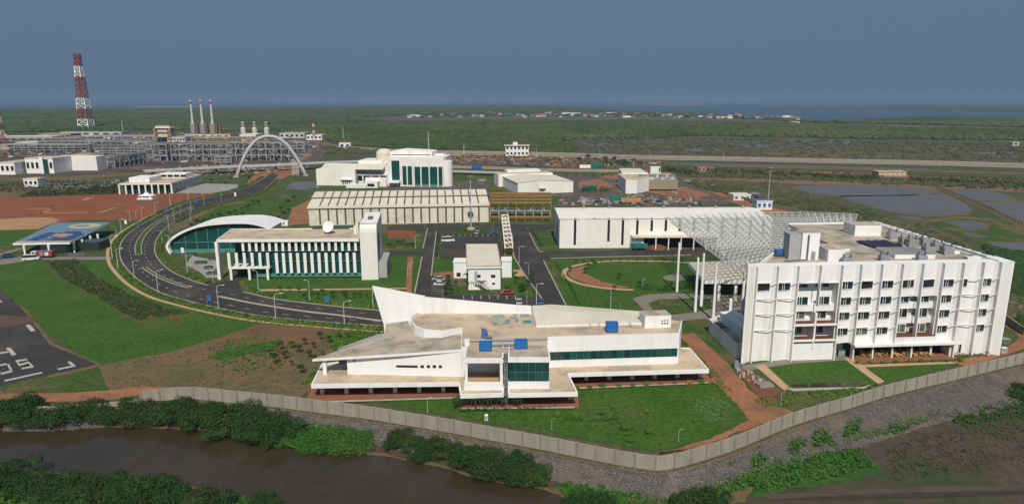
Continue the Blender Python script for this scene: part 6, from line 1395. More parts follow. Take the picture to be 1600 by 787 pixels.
for q in ([(1125, 700), (1140, 706), (1150, 730), (1140, 735), (1128, 715)], [(1165, 695), (1180, 706), (1200, 725), (1180, 735), (1168, 718)], [(1225, 675), (1245, 680), (1260, 700), (1235, 712), (1222, 695)], [(1325, 655), (1345, 662), (1345, 675), (1318, 688)], [(1270, 672), (1290, 675), (1300, 695), (1270, 700)]):
    tufts('bank_weeds', q, 130, .3, 1.2, 'weed', -1.6)
for q in ([(1110, 742), (1150, 715), (1240, 690), (1330, 668), (1340, 690), (1250, 712), (1160, 745)], [(1330, 668), (1420, 645), (1470, 650), (1400, 678), (1330, 690)], [(1130, 745), (1240, 712), (1340, 700), (1370, 730), (1200, 768)]):
    tufts('bank_weeds', q, 800, .24, .6, 'weed', LZ)
tufts('mud_scrub', [(1380, 700), (1600, 640), (1640, 720), (1400, 750)], 500, .2, .3, 'scrub', LZ)
tufts('mud_scrub', [(1470, 645), (1600, 605), (1640, 640), (1500, 670)], 400, .25, .5, 'bankgrass', LZ)
tufts('shore_grass', [(870, 757), (960, 750), (1040, 757), (1110, 740), (1130, 775), (1050, 800), (960, 800), (880, 785)], 1100, .2, .5, 'leaf_g', LZ)
tufts('shore_grass', [(-20, 745), (100, 755), (250, 775), (420, 784), (440, 805), (200, 820), (-60, 820)], 1400, .25, .7, 'leaf_g', LZ)
tufts('planted_rows', [(72, 408), (118, 405), (150, 433), (205, 461), (262, 483), (300, 488), (270, 492), (215, 500), (190, 488), (150, 463), (100, 437)], 2600, .22, .5, 'leaf_m2')
tufts('flower_patch', [(1085, 625), (1120, 618), (1150, 640), (1145, 655), (1110, 660), (1085, 645)], 300, .08, .25, 'flower')
tufts('slope_weeds', [(515, 530), (560, 510), (598, 512), (598, 540), (560, 556), (510, 575), (480, 600), (468, 600), (520, 552)], 700, .2, .5, 'leaf_h')
tufts('slope_weeds', [(320, 545), (360, 530), (420, 528), (470, 545), (440, 575), (380, 585), (330, 570)], 260, .25, .5, 'leaf_g')
tufts('verge_weeds', [(190, 432), (243, 464), (295, 481), (370, 498), (430, 508), (521, 515), (591, 520), (591, 511), (521, 505), (433, 497), (375, 488), (301, 472), (252, 458), (201, 423)], 900, .2, .4, 'leaf_h')
tufts('rough_grass', [(100, 300), (180, 290), (190, 303), (90, 306), (30, 308), (50, 300)], 900, .6, 1.0, 'scrub')
tufts('rough_grass', [(600, 352), (690, 350), (860, 350), (870, 306), (1060, 300), (1150, 318), (1100, 322), (880, 322), (860, 350), (690, 352)], 300, .4, .6, 'scrub')
# loose stones of the riprap
n = 5200; k = RNG.integers(60, len(bank_line) - 20, n); f = RNG.random(n)
e0 = np.array(bank_row(0)); e1 = np.array(bank_row(NR)); Q = e0[k] + (e1[k] - e0[k]) * f[:, None] + RNG.normal(0, .15, (n, 2)); zz = -2.12 * f
ico = np.array([(0, 0, 1), (.9, 0, .1), (.2, .85, .05), (-.8, .4, 0), (-.5, -.7, .1), (.4, -.85, 0)]); tri = [(0, 1, 2), (0, 2, 3), (0, 3, 4), (0, 4, 5), (0, 5, 1)]
sz_ = RNG.uniform(.12, .36, n); rot = RNG.random(n) * 6.28; c_, s_ = np.cos(rot), np.sin(rot)
def inst(Q, z, sz, rot, shape, tris, squash=(1, 1, .8)):
    c_, s_ = np.cos(rot), np.sin(rot); V = shape[np.array(tris).ravel()] * np.array(squash)
    V = V[None] * (sz if sz.ndim == 3 else sz[:, None, None]) * (1 + RNG.normal(0, .12, (len(Q), 1, 3)))
    X = V[..., 0] * c_[:, None] - V[..., 1] * s_[:, None] + Q[:, :1]; Y = V[..., 0] * s_[:, None] + V[..., 1] * c_[:, None] + Q[:, 1:2]; Z = V[..., 2] + z[:, None]
    return np.stack([X, Y, Z], 2).reshape(-1, 3)
stuff('riprap_stones', inst(Q, zz, sz_, rot, ico, tri), 3, 'stone')
# distant mangrove scrub: rough clumps over the plain
t = (1 + 5 ** .5) / 2
iv = np.array([(-1, t, 0), (1, t, 0), (-1, -t, 0), (1, -t, 0), (0, -1, t), (0, 1, t), (0, -1, -t), (0, 1, -t), (t, 0, -1), (t, 0, 1), (-t, 0, -1), (-t, 0, 1)], float) / 1.9
it = [(0, 11, 5), (0, 5, 1), (0, 1, 7), (0, 7, 10), (0, 10, 11), (1, 5, 9), (5, 11, 4), (11, 10, 2), (10, 7, 6), (7, 1, 8), (3, 9, 4), (3, 4, 2), (3, 2, 6), (3, 6, 8), (3, 8, 9), (4, 9, 5), (2, 4, 11), (6, 2, 10), (8, 6, 7), (9, 8, 1)]
def clumps(name, pix, n, s0, s1, m='leaf_far', squash=(1.3, 1.3, .75)):
    Q = sample_poly(pix, n); sc_ = (RNG.uniform(s0, s1, n) * (Q[:, 1] / 900) ** .75)
    V = inst(Q, np.zeros(n) + sc_ * .15, sc_, RNG.random(n) * 6.28, iv, it, squash); return stuff(name, V, 3, m)
clumps('mangrove_scrub', [(-200, 200), (0, 196), (250, 196), (450, 199), (600, 195), (760, 192), (1000, 193), (1230, 196), (1400, 203), (1640, 207), (1640, 220), (1300, 216), (1080, 212), (1010, 217), (900, 217), (870, 222), (900, 233), (890, 240), (800, 238), (640, 234), (560, 229), (520, 222), (500, 210), (430, 206), (250, 203), (0, 208), (-200, 212)], 15000, 3.0, 7.5)
clumps('mangrove_forest', [(-500, 176), (0, 173), (400, 171.5), (700, 167), (850, 168), (960, 175), (900, 176.5), (760, 178.5), (640, 180), (560, 184), (600, 189), (450, 194), (300, 199), (0, 196), (-500, 202)], 9000, 3.5, 8, squash=(1.5, 1.5, .42))
clumps('mangrove_forest', [(1240, 190), (1330, 190.5), (1400, 187), (1500, 184.5), (1640, 187), (1640, 200), (1450, 195), (1300, 192)], 1800, 3.5, 8, squash=(1.5, 1.5, .42))
clumps('mangrove_forest', [(980, 177), (1060, 177), (1150, 181), (1240, 187), (1230, 190), (1150, 185), (1050, 180)], 260, 3, 6, squash=(1.5, 1.5, .42))
clumps('village_trees', [(640, 181), (800, 178), (1000, 178), (1150, 181), (1240, 187), (1200, 188), (1000, 183), (800, 182), (640, 184)], 230, 2.2, 4, 'leaf_t')
clumps('marsh_scrub', [(1070, 285), (1200, 288), (1240, 300), (1330, 325), (1400, 345), (1440, 350), (1480, 372), (1560, 415), (1640, 480), (1640, 520), (1560, 490), (1440, 398), (1330, 350), (1250, 330), (1180, 312), (1100, 295)], 1700, 2.2, 5.5, 'scrub')
clumps('marsh_scrub', [(1540, 385), (1640, 405), (1640, 520), (1600, 515), (1570, 440)], 900, 1.6, 4.4, 'leaf_m')
clumps('marsh_scrub', [(1000, 262), (1300, 270), (1640, 292), (1640, 300), (1300, 285), (1060, 276)], 260, 1.5, 3.5, 'scrub')
clumps('marsh_scrub', [(900, 219), (1100, 216), (1640, 228), (1640, 255), (1200, 247), (950, 238)], 900, 1.2, 3.2, 'scrub')
clumps('marsh_scrub', [(500, 226), (560, 232), (600, 236), (590, 240), (510, 240)], 120, 2, 3.5, 'scrub')
# ================================================================ PROCESS PLANT
def rack(label, x0, x1, yb, yt, depth, bays, levels=3, m='plantsteel', slant=0.0):
    f_ = Frame(G(x0, yb), G(x1, yb - slant)); h_ = f_.hit(x0, yt)[1]; r = thing('pipe_rack', label, 'pipe rack', (*G((x0 + x1) / 2, yb), 0), 'steel pipe racks of the plant')
    b = MB(f_); w = .65
    for k in range(bays + 1):
        s = f_.L * k / bays
        for t_ in (0, depth): b.box(s - w / 2, s + w / 2, t_ - w / 2, t_ + w / 2, 0, h_)
        for l in range(1, levels + 1): b.box(s - w / 3, s + w / 3, w / 2, depth - w / 2, h_ * l / levels - w, h_ * l / levels - .05)
    for l in range(1, levels + 1):
        for t_ in (0, depth):
            z1 = h_ * l / levels - .03 * (t_ > 0) - .01
            b.box(0, f_.L, t_ - w / 2 - .02, t_ + w / 2 + .02, z1 - .55, z1)
    b.build('frame', m, r)
    for mm in ('darkmetal', 'pipe'):
        bb = MB(f_)
        for k in range(bays * 5):
            s = random.uniform(.5, f_.L - 3); t_ = random.uniform(.8, depth - 2.5); l = random.randrange(levels); z0 = h_ * l / levels
            if random.random() < .5: bb.box(s, s + random.uniform(1, 4), t_, t_ + random.uniform(1, 2.5), z0, z0 + h_ / levels * random.uniform(.3, .8))
            else: bb.cyl(*f_.P(s, t_)[:2], z0, z0 + h_ / levels * random.uniform(.4, .9), random.uniform(.5, 1.2), n=8)
        bb.build('equipment', mm, r)['kind'] = 'stuff'
    for l in range(1, levels + 1):
        bb = MB(f_)
        for k in range(5):
            t_ = depth * (k + .8) / 6; bb.beam(f_.P(0, t_, h_ * l / levels + .45), f_.P(f_.L, t_, h_ * l / levels + .45), random.uniform(.5, 1.0), n=6)
        bb.build('pipe_bundle', random.choice(['pipe', 'pipe', 'metal', 'yellowpale', 'darkmetal']), r)['kind'] = 'stuff'
    return r
RL = [(232, 356, 251, 224.5, 14, 10, 'white steel rack in the middle of the plant front row'), (358, 452, 251, 223, 14, 8, 'white steel rack behind the arch'), (240, 262, 252, 226, 8, 2, 'dense steel frame at the left end of the front row'),
      (0, 140, 238, 226, 14, 12, 'long low rack behind the control buildings'), (60, 236, 232, 221, 14, 14, 'long rack crossing the plant behind the ochre tank'), (-60, 120, 224, 216, 14, 14, 'distant rack at the left edge of the plant'), (110, 300, 221, 213.5, 16, 14, 'distant rack below the lattice tower'),
      (280, 430, 221, 214.5, 14, 10, 'distant rack below the three thin stacks'), (430, 476, 237, 223, 12, 4, 'grey rack right of the arch'), (300, 420, 232, 222, 12, 8, 'second row rack behind the middle front rack'), (336, 362, 257, 245, 8, 3, 'small white frame before the middle front rack'), (150, 228, 243, 231, 12, 7, 'rack between ochre tank and front row')]
for (x0, x1, yb, yt, d_, bays, lab) in RL: rack(lab, x0, x1, yb, yt, d_, bays, 3 if yb > 235 else 2)
rack('slanting open white rack in front of the ochre tank', 180, 231, 261.5, 244, 7, 7, 2, slant=7)
def vessel(name, lab, px, yb, yt, r_, m, cat='vessel', grp='vessels and columns of the plant'):
    p = G(px, yb); h_ = ZH(p, yt); r = thing(name, lab, cat, (*p, 0), grp)
    MB().lathe(p[0], p[1], [(r_, 0), (r_, h_ - r_ * .5), (r_ * .8, h_ - r_ * .2), (.05, h_)], 12).build('shell', m, r, smooth=False)
    b = MB(); b.box(p[0] - r_ * 1.5, p[0] + r_ * 1.5, p[1] - r_ * 1.3, p[1] + r_ * 1.3, h_ * .62, h_ * .66); b.build('platform', 'darkmetal', r)
    return r
rnd = random.Random(5); VS = []
for k in range(34):
    VS.append((rnd.uniform(5, 465), rnd.uniform(216, 246)))
VS.sort()
for i, (px, yb) in enumerate(VS):
    hgt = rnd.uniform(4, 12) * (1 if yb > 225 else .7); 
    if 355 < px and yb > 240: yb -= 8
    vessel('process_column', '%s process column of the plant, %s from the left' % (['ochre', 'grey', 'tan', 'dark'][i % 4], ordn(i)), px, yb, yb - hgt, rnd.uniform(1.3, 2.8), ['yellowpale', 'metal', 'cream', 'darkmetal'][i % 4])
for i, (x0, x1, yb, yt, m, lab) in enumerate([(95, 190, 212, 206, 'bluegrey', 'long grey-roofed compressor shed under the lattice tower'), (0, 82, 221, 213, 'housewall', 'pale long shed at the left edge of the plant'), (150, 242, 218, 211, 'greyroof', 'long grey shed in the middle of the plant'), (290, 360, 217, 209.5, 'greyroof', 'grey-roofed shed below the three thin stacks'), (60, 110, 216, 209, 'housetan', 'tan shed left of the lattice tower'), (25, 60, 230, 222, 'housewall', 'small pale shed behind the left control building'), (262, 290, 222, 214, 'metal', 'grey sloped shed right of the ochre-topped tower'), (195, 225, 230, 224, 'housewall', 'white shed left of the front racks'), (120, 150, 226, 220, 'metal', 'grey metal shed behind the ochre tank'), (375, 400, 219, 210, 'white', 'white block below the three fat vents')]):
    simple_house('plant_shed', lab, 'shed', x0, x1, yb, yt, 30, 6, 'housewall' if m not in ('housetan', 'white') else m, roof=m, group='sheds of the plant')
# ochre tank
p = G(134, 256); r = thing('storage_tank', 'large ochre cylindrical tank with domed roof in front of the racks', 'tank', (*p, 0)); ht = ZH(p, 241)
MB().lathe(p[0], p[1], [(10, 0), (10, ht), (6, ht + 1.0), (.1, ht + 1.6)], 28).build('shell', 'yellowpale', r)
b = MB()
for k in range(14): a = k / 14 * 5; b.beam((p[0] + 10.3 * math.cos(a - 2.6), p[1] + 10.3 * math.sin(a - 2.6), ht * k / 14), (p[0] + 10.3 * math.cos(a - 2.3), p[1] + 10.3 * math.sin(a - 2.3), ht * (k + 1) / 14), .5)
b.build('stair', 'metal', r)
# ochre topped structure
p = G(255, 222); r = thing('burner_structure', 'ochre steel structure with white and orange roof deck left of the thin stacks', 'structure', (*p, 0)); h_ = ZH(p, 197)
b = MB()
for dx in (-11, 11):
    for dy in (0, 10): b.box(p[0] + dx - 1.2, p[0] + dx + 1.2, p[1] + dy - 1, p[1] + dy + 1, 0, h_ - 3)
for zz_ in (h_ * .3, h_ * .6, h_ * .85): b.box(p[0] - 12, p[0] + 12, p[1] - 1, p[1] + 11, zz_, zz_ + 1)
b.build('frame', 'yellowpale', r); MB().box(p[0] - 9, p[0] + 13, p[1] - 1.5, p[1] + 11.5, h_ - 3, h_ - .8).build('deck', 'white', r); MB().box(p[0] - 8, p[0] + 12, p[1] - 1, p[1] + 11, h_ - .8, h_ + 1).build('roof', 'orangep', r); MB().box(p[0] - 7, p[0] + 7, p[1] + 1, p[1] + 9, h_ * .3, h_ * .85).build('boiler', 'housewall', r)
# thin stacks
def banded(r, x, y, z0, z1, r0, r1, n, cols):
    for k in range(n):
        a, c = k / n, (k + 1) / n; MB().cyl(x, y, z0 + (z1 - z0) * a, z0 + (z1 - z0) * c, r0 + (r1 - r0) * a, r0 + (r1 - r0) * c, 12).build('band', cols[k % len(cols)], r)
for i, (tx, bx) in enumerate(((298, 302.5), (313.5, 318), (329, 333.5))):
    p = G(bx, 209); ht = ZH(p, 156.5); r = thing('flue_stack', 'tall thin banded flue stack on a grey drum, %s of three' % ordn(i), 'stack', (*p, 0), 'three thin flue stacks')
    MB().lathe(p[0], p[1], [(4.6, 0), (4.6, ht * .30), (3, ht * .36)], 14).build('drum', 'metal', r)
    banded(r, p[0], p[1], ht * .36, ht * .96, 2.1, 1.5, 7, ['cream', 'housewall']); MB().cyl(p[0], p[1], ht * .96, ht, 2.4, 2.2, 12).build('crown_ring', 'housewall', r)
    MB().cyl(p[0], p[1], ht * .9, ht * .945, 2.3, 2.3, 12).build('red_ring', 'redp', r)
    p2 = G(bx + 8, 208); b = MB(); b.box(p2[0] - 3.5, p2[0] + 3.5, p2[1], p2[1] + 6, 0, ht * .27); b.build('ochre_duct', 'yellow', r)
for i, bx in enumerate((380.5, 398.5, 417)):
    p = G(bx, 210); ht = ZH(p, 190.5); r = thing('vent_stack', 'squat white vent with red bands, %s of three behind the arch' % ordn(i), 'stack', (*p, 0), 'three squat red and white vents')
    MB().lathe(p[0], p[1], [(4.5, 0), (4.5, ht * .45), (2.8, ht * .6)], 14).build('drum', 'housewall', r); banded(r, p[0], p[1], ht * .6, ht, 2.6, 2.8, 4, ['redp', 'housewall'])
# lattice towers
def lattice_tower(lab, px, yb, ht, wb, wt, bands, top=True, grp=None):
    p = G(px, yb); r = thing('lattice_tower', lab, 'tower', (*p, 0), grp); N_ = len(bands)
    def cw_(f): return (wb + (wt - wb) * min(1, f * 1.12)) / 2
    for k, cm in enumerate(bands):
        b = MB(); SUB = 2
        for q in range(SUB):
            f0, f1 = (k + q / SUB) / N_, (k + (q + 1) / SUB) / N_; a, c = cw_(f0), cw_(f1); z0, z1 = ht * f0, ht * f1; T = ht / 95
            A_ = [(p[0] + sx * a, p[1] + sy * a, z0) for sx, sy in ((-1, -1), (1, -1), (1, 1), (-1, 1))]; B_ = [(p[0] + sx * c, p[1] + sy * c, z1) for sx, sy in ((-1, -1), (1, -1), (1, 1), (-1, 1))]
            for j in range(4):
                b.beam(A_[j], B_[j], T); b.beam(A_[j], B_[(j + 1) % 4], T * .5); b.beam(A_[(j + 1) % 4], B_[j], T * .5); b.beam(B_[j], B_[(j + 1) % 4], T * .6)
        b.build('section', cm, r)
    if top:
        MB().cyl(p[0], p[1], ht * .25, ht * .99, ht / 150, ht / 150, 8).build('flare_pipe', 'darkmetal', r)
        MB().box(p[0] - cw_(1) * 1.2, p[0] + cw_(1) * 1.2, p[1] - cw_(1) * 1.2, p[1] + cw_(1) * 1.2, ht, ht + 1).build('platform', 'darkmetal', r)
        for s_ in (-.6, .6): MB().cyl(p[0] + s_ * wt, p[1], ht + 1, ht + 5, wt * .22, wt * .28, 8).build('flare_tip', 'darkmetal', r)
    return r
lattice_tower('tall red and white lattice flare tower rising above the horizon', 135.5, 202.5, 150, 22, 9.5, ['white', 'redp', 'white', 'redp', 'redp', 'white', 'redp'])
lattice_tower('short red and white lattice mast at the left picture edge, behind', 1, 214, 46, 9, 6, ['white', 'redp', 'white', 'redp'])
lattice_tower('short red and white lattice mast at the left picture edge, behind the control building', 9, 243, 24, 5, 3.5, ['redp', 'white', 'redp', 'redp'], top=False)
lattice_tower('thin red and white lattice mast beside the white plant building', 491, 219, 30, 3.5, 2, ['white', 'redp', 'white', 'redp', 'white', 'redp'], top=False)
# arch
AR = thing('steel_arch', 'great pale steel arch spanning the road before the plant', 'arch', (*G(424, 275), 0))
pa, pb = G(369.5, 277), G(478, 274.5); AF = Frame(pa, pb); hA = AF.hit(422, 213)[1]
b = MB(AF); NA = 44
b.tube([AF.P(AF.L * (i / NA), 0, hA * (1 - abs(2 * i / NA - 1) ** 2.25)) for i in range(NA + 1)], 1.3)
b.build('arch_tube', 'steel', AR, smooth=True)
for s in (0, AF.L): b = MB(AF); b.box(s - 2, s + 2, -2, 2, 0, 1.2); b.build('footing', 'kerb', AR)
b = MB(AF)
for k in range(6):
    z0, z1 = k * 2.2, (k + 1) * 2.2; s0_ = AF.L * .80; b.beam(AF.P(s0_, 2, z0), AF.P(s0_ + 5, 2, z1), .35); b.beam(AF.P(s0_ + 5, 2, z0), AF.P(s0_, 2, z1), .35); b.beam(AF.P(s0_, 2, z0), AF.P(s0_, 2, z1), .4); b.beam(AF.P(s0_ + 5, 2, z0), AF.P(s0_ + 5, 2, z1), .4); b.beam(AF.P(s0_, 2, z1), AF.P(s0_ + 5, 2, z1), .4)
b.build('service_truss', 'steel', AR)
b = MB(AF)
for k in range(10):
    s0_ = AF.L * (.12 + .022 * k); b.beam(AF.P(s0_, 2, 5 + k * .35), AF.P(s0_ + 2.5, 2, 9 + .1 * k), .3)
b.build('cable_fan', 'steel', AR)
# elevated pipeway
BR = thing('elevated_pipeway', 'long pale elevated deck on piers passing under the arch', 'bridge', (*G(430, 262), 0))
dz = 6.0
dl = smooth_line([W(225, 266, dz), W(300, 262, dz), W(370, 258.5, dz), W(440, 256, dz), W(500, 253, dz), W(560, 251, dz)], 4)
L, R = strip_pts(dl, 9); b = MB()
for i in range(len(dl) - 1): b.hexa([(*R[i], dz - 1.3), (*R[i + 1], dz - 1.3), (*L[i + 1], dz - 1.3), (*L[i], dz - 1.3)], [(*R[i], dz), (*R[i + 1], dz), (*L[i + 1], dz), (*L[i], dz)])
b.build('deck', 'steel', BR)
for x, y, a in along(dl, 24, 6): MB().box(x - .8, x + .8, y - 1.5, y + 1.5, 0, dz - 1.31).build('pier', 'kerb', BR)
dl2 = [W(695, 266, 3), W(790, 269, 3)]
BR2 = thing('elevated_pipeway', 'short pale deck behind the large white technical centre', 'bridge', (*G(740, 270), 0)); L, R = strip_pts(dl2, 6); b = MB(); b.hexa([(*R[0], 2), (*R[1], 2), (*L[1], 2), (*L[0], 2)], [(*R[0], 3), (*R[1], 3), (*L[1], 3), (*L[0], 3)]); b.build('deck', 'steel', BR2)
for x, y, a in along(dl2, 10, 3): MB().box(x - .4, x + .4, y - 1, y + 1, 0, 1.99).build('pier', 'kerb', BR2)
# ---------------------------------------------------------------- ochre racks between the sheds
def ochre(k, y0, x0=766, x1=861, h=5.0, m='yellow', lab=''):
    f_ = Frame(G(x0, y0), G(x1, y0)); r = thing('ochre_pipe_rack', lab, 'pipe rack', (*G((x0 + x1) / 2, y0), 0), 'ochre pipe racks between the sheds')
    b = MB(f_); b.box(0, f_.L, -.5, .5, h - .9, h); b.build('beam', m, r)
    for q in range(8): MB(f_).box(q * f_.L / 7 - .2, q * f_.L / 7 + .2, -.3, .3, 0, h - .91).build('post', m, r)
    b = MB(f_)
    for q in range(16): b.box((q + .3) * f_.L / 16, (q + .5) * f_.L / 16, .7, 2.0, h - 1.6, h - .3)
    b.build('brackets', m, r)['kind'] = 'stuff'
for k, y in enumerate((312.5, 317.5, 323, 328.5, 345)): ochre(k, y, h=4.8 if k < 4 else 2.6, lab='long ochre pipe rack between the two sheds, %s row from the back' % ordn(k))
f_ = Frame(G(766, 338), G(860, 338)); r = thing('equipment_row', 'row of grey pumps and pipes on the rack between the two sheds', 'equipment', (*G(812, 338), 0))
MB(f_).box(0, f_.L, 0, 4, 2.6, 3.0).build('deck', 'metal', r)
for q in range(14): MB(f_).cyl(*f_.P((q + .5) * f_.L / 14, 1.2)[:2], 3.0, 4.4, .6, .45, 8).build('pump', 'darkmetal' if q % 3 else 'metal', r)
for q in range(8): MB(f_).box(q * f_.L / 7 - .2, q * f_.L / 7 + .2, .1, .5, 0, 2.6).build('post', 'steel', r)
gp0, gp1 = G(795, 400), G(789, 352)
GF = Frame(gp0, gp1); r = thing('ochre_gantry', 'ochre pipe gantry with white square frames running toward the gate office', 'pipe rack', (*G(793, 380), 0))
b = MB(GF)
for t_ in (-1.6, 1.6): b.box(0, GF.L, t_ - .2, t_ + .2, 2.4, 3.0)
for k in range(4): b.beam(GF.P(0, -.9 + k * .6, 3.2), GF.P(GF.L, -.9 + k * .6, 3.2), .3, n=6)
b.build('pipes', 'yellow', r)['kind'] = 'stuff'
for k in range(8):
    s = 1 + k * (GF.L - 2) / 7; b = MB(GF)
    for t_ in (-1.5, 1.5): b.box(s - .18, s + .18, t_ - .22, t_ + .22, 3.0, 5.6)
    b.box(s - .17, s + .17, -1.28, 1.28, 5.2, 5.58); b.box(s - .17, s + .17, -1.28, 1.28, 3.1, 3.45); b.beam(GF.P(s - .1, -1.2, 3.4), GF.P(s - .1, 1.2, 5.3), .25); b.build('frame', 'white', r)
    for t_ in (-1.6, 1.6): MB(GF).box(s - .2, s + .2, t_ - .2, t_ + .2, 0, 2.39).build('post', 'yellow', r)
# ---------------------------------------------------------------- masts and lamps
def mast(lab, px, yb, ytop, r0=.35, head=True, base=False):
    p = G(px, yb); h_ = ZH(p, ytop); r = thing('floodlight_mast', lab, 'mast', (*p, 0), 'tall masts')
    MB().cyl(p[0], p[1], 0, h_, r0, r0 * .5, 8).build('pole', 'steel', r)
    if base: MB().lathe(p[0], p[1], [(2.0, 0), (2.0, .8), (1.4, 1.2), (.3, 1.2)], 14).build('base', 'kerb', r)
    if head:
        MB().lathe(p[0], p[1], [(.3, h_ - .6), (1.6, h_ - .2), (1.6, h_), (.3, h_)], 10).build('lamp_ring', 'metal', r)
mast('tall floodlight mast on a round base before the cream shed', 736, 359, 275, .28, True, True)
mast('thin floodlight mast standing against the mangroves behind the technical centre', 670, 240, 204, .7)
mast('short mast with a square light by the far wall', 725, 243, 224, .6)
mast('thin pole beside the small white hut by the plant road', 537, 222, 199, .6, False)
mast('thin mast behind the space frame', 1199, 326, 262, .3)
mast('thin pole on the plant skyline right of the flare tower', 192, 206, 188, .9, False)
for i, (x, y) in enumerate(((1015, 246), (1130, 250), (937, 245), (838, 243), (880, 256), (990, 262))): mast('slender lamp pole near the far wall, %s from the left' % ordn(sorted((1015, 1130, 937, 838, 880, 990)).index(x)), x, y, y - 13, .25, False)
def make_lamp(h=8.0, arm=1.8):
    r = thing('street_lamp', 'lamp', 'street lamp', (0, 0, 0), 'white street lamps'); MB().cyl(0, 0, 0, h - .2, .15, .09, 8).build('pole', 'lampwhite', r)
    b = MB(); b.beam((0, 0, h - .2), (arm * .55, 0, h + .15), .13, n=6); b.beam((arm * .55, 0, h + .15), (arm, 0, h + .1), .12, n=6); AR_ = b.build('arm', 'lampwhite', r)
    LH = MB().hexa([(arm - .1, -.2, h - .02), (arm + .8, -.16, h), (arm + .8, .16, h), (arm - .1, .2, h - .02)], [(arm - .1, -.15, h + .2), (arm + .8, -.1, h + .14), (arm + .8, .1, h + .14), (arm - .1, .15, h + .2)]).build('lamp_head', 'lampwhite', r); LH.parent = AR_
    MB().box(-.3, .3, -.3, .3, -.05, .2).build('base', 'kerb', r); return r
LP = make_lamp()
def lamps(lst, lab):
    for i, (x, yb, yt, a) in enumerate(sorted(lst)):
        p = G(x, yb); h_ = max(2.2, ZH(p, yt)); place(LP, (*p, .05), a, lab % ordn(i), sc=h_ / 8.2)
lamps([(210, 434, 407, .3), (247, 455, 422, .6), (341.5, 482, 446, .5), (431, 499, 459, .6), (538.5, 510, 471, .6), (185, 421, 388, .2), (176, 405, 368, .2)], 'tall white lamp along the outer kerb of the curving road, %s from the left')
lamps([(267, 398, 368, 2.6), (293, 425, 393, 2.6), (333, 440, 419, 2.6), (404, 455, 423, 2.6), (484, 468, 438, 2.6), (254, 380, 360, 2.8)], 'white lamp along the inner kerb of the curving road, %s from the left')
lamps([(583, 480, 448, 0), (264, 359, 337, 2.6), (272, 344, 326, 2.6), (283, 335, 321, 2.6), (299, 331, 313, 2.6), (319, 321, 303, 2.6), (298, 345, 326, .4)], 'white lamp along the far straight part of the road, %s from the left')
lamps([(204, 346, 330, 3.0), (222, 342, 324, 0), (243, 336, 316, 0), (213, 343, 328, 0), (267, 325, 301, 0), (294, 312, 292, 0), (190, 366, 342, 0), (182, 372, 353, 3.1), (346, 317, 304, 0)], 'white lamp beside the red field, %s from the left')
lamps([(801, 396, 366, 2.6), (811, 411, 385, 0), (826, 430, 411, 3), (838, 478, 443, .2), (823, 477, 456, 1.5), (770, 361, 351, 0), (664, 358, 351, 0), (692, 468, 453, 1.2), (649, 388, 367, 0), (637, 430, 416, 0), (641, 428, 410, .3)], 'white lamp beside the central roads and car parks, %s from the left')
lamps([(954, 483, 456, 1.5), (969, 484, 478, 1.5), (1036, 495, 484, 1.5), (1060, 690, 671, .3), (862, 671, 655, .3), (668, 644, 621, .3), (1220, 633, 614, .6), (1003, 452, 436, 0)], 'small garden lamp pole, %s from the left')
# ---------------------------------------------------------------- vehicles
def make_car(name, lab, cat, col, L=4.3, Wd=1.8, H=1.45, van=False, grp='cars on the campus'):
    r = thing(name, lab, cat, (0, 0, 0), grp); hb = H * .55
    b = MB(); P_ = [(-L / 2, .3), (L / 2, .3), (L / 2, hb * .8), (L / 2 - .25, hb), (-L / 2 + .1, hb), (-L / 2, hb * .85)]
    Fm = Frame((0, -Wd / 2), (1, -Wd / 2)); b = MB(Fm); b.extt(P_, 0, Wd); b.build('body', col, r, bevel=.06)
    r0, r1 = (-L / 2 + .1, L / 2 - (.9 if van else 1.3)); 
    b = MB(Fm); b.extt([(r0 + (.1 if van else .4), hb + .01), (r1 + .35, hb + .01), (r1 - .25, H - .06), (r0 + (.15 if van else .9), H - .06)], .12, Wd - .12); b.build('windows', 'carglass', r)
    b = MB(Fm); b.extt([(r0 + (.12 if van else .85), H - .06), (r1 - .2, H - .06), (r1 - .3, H), (r0 + (.2 if van else .95), H)], .1, Wd - .1); b.build('roof', col, r)
    for sx in (-L * .31, L * .31):
        for sy in (-Wd / 2 + .1, Wd / 2 - .1): b = MB(); b.beam((sx, sy - .1, .32), (sx, sy + .1, .32), .64, n=12); b.build('wheel', 'rubber', r)
    return r
CW = make_car('parked_car', 'c', 'car', 'carwhite'); CS = make_car('parked_car', 'c', 'car', 'carsilver'); CB = make_car('parked_car', 'c', 'car', 'carblue'); CR = make_car('parked_car', 'c', 'car', 'carred'); VN = make_car('parked_van', 'c', 'van', 'carwhite', 5.6, 2.0, 2.3, True)
def car(pr, px, py, a, lab): place(pr, (*G(px, py), .13), a, lab)
car(VN, 700, 378, .15, 'white van parked alone in the upper car park')
car(CW, 688, 446, .05, 'white car in the small side car park, nearer the camera'); car(CS, 685, 438.5, 3.1, 'silver car in the small side car park, farther from the camera')
car(CS, 811, 474, 1.6, 'silver car parked below the gate office lawn'); car(CB, 845, 474, 1.5, 'blue car at the right end of the lower car park'); car(CR, 793, 460, .1, 'red car at the upper edge of the lower car park')
car(CB, 772, 367, .1, 'blue car at the upper right of the upper car park'); car(CS, 746, 365, 1.4, 'silver car at the top edge of the upper car park')
car(CB, 12, 402, .1, 'blue car on the looping drive left of the painted canopy'); car(VN, 49, 407, .35, 'white van parked on the forecourt by the fire engine')
car(CS, 290, 374, 1.2, 'silver car behind the road bend lamps') if 0 else None
for i, (x, y) in enumerate(((1073, 284), (1080, 286), (1093, 287.5), (1099, 289), (1107, 290.5), (1113, 293), (1118, 295))): car([CW, CS, CW, CS, CB, CW, CR][i], x, y, 2.4, 'parked car along the service road wall, %s from the left' % ordn(i))
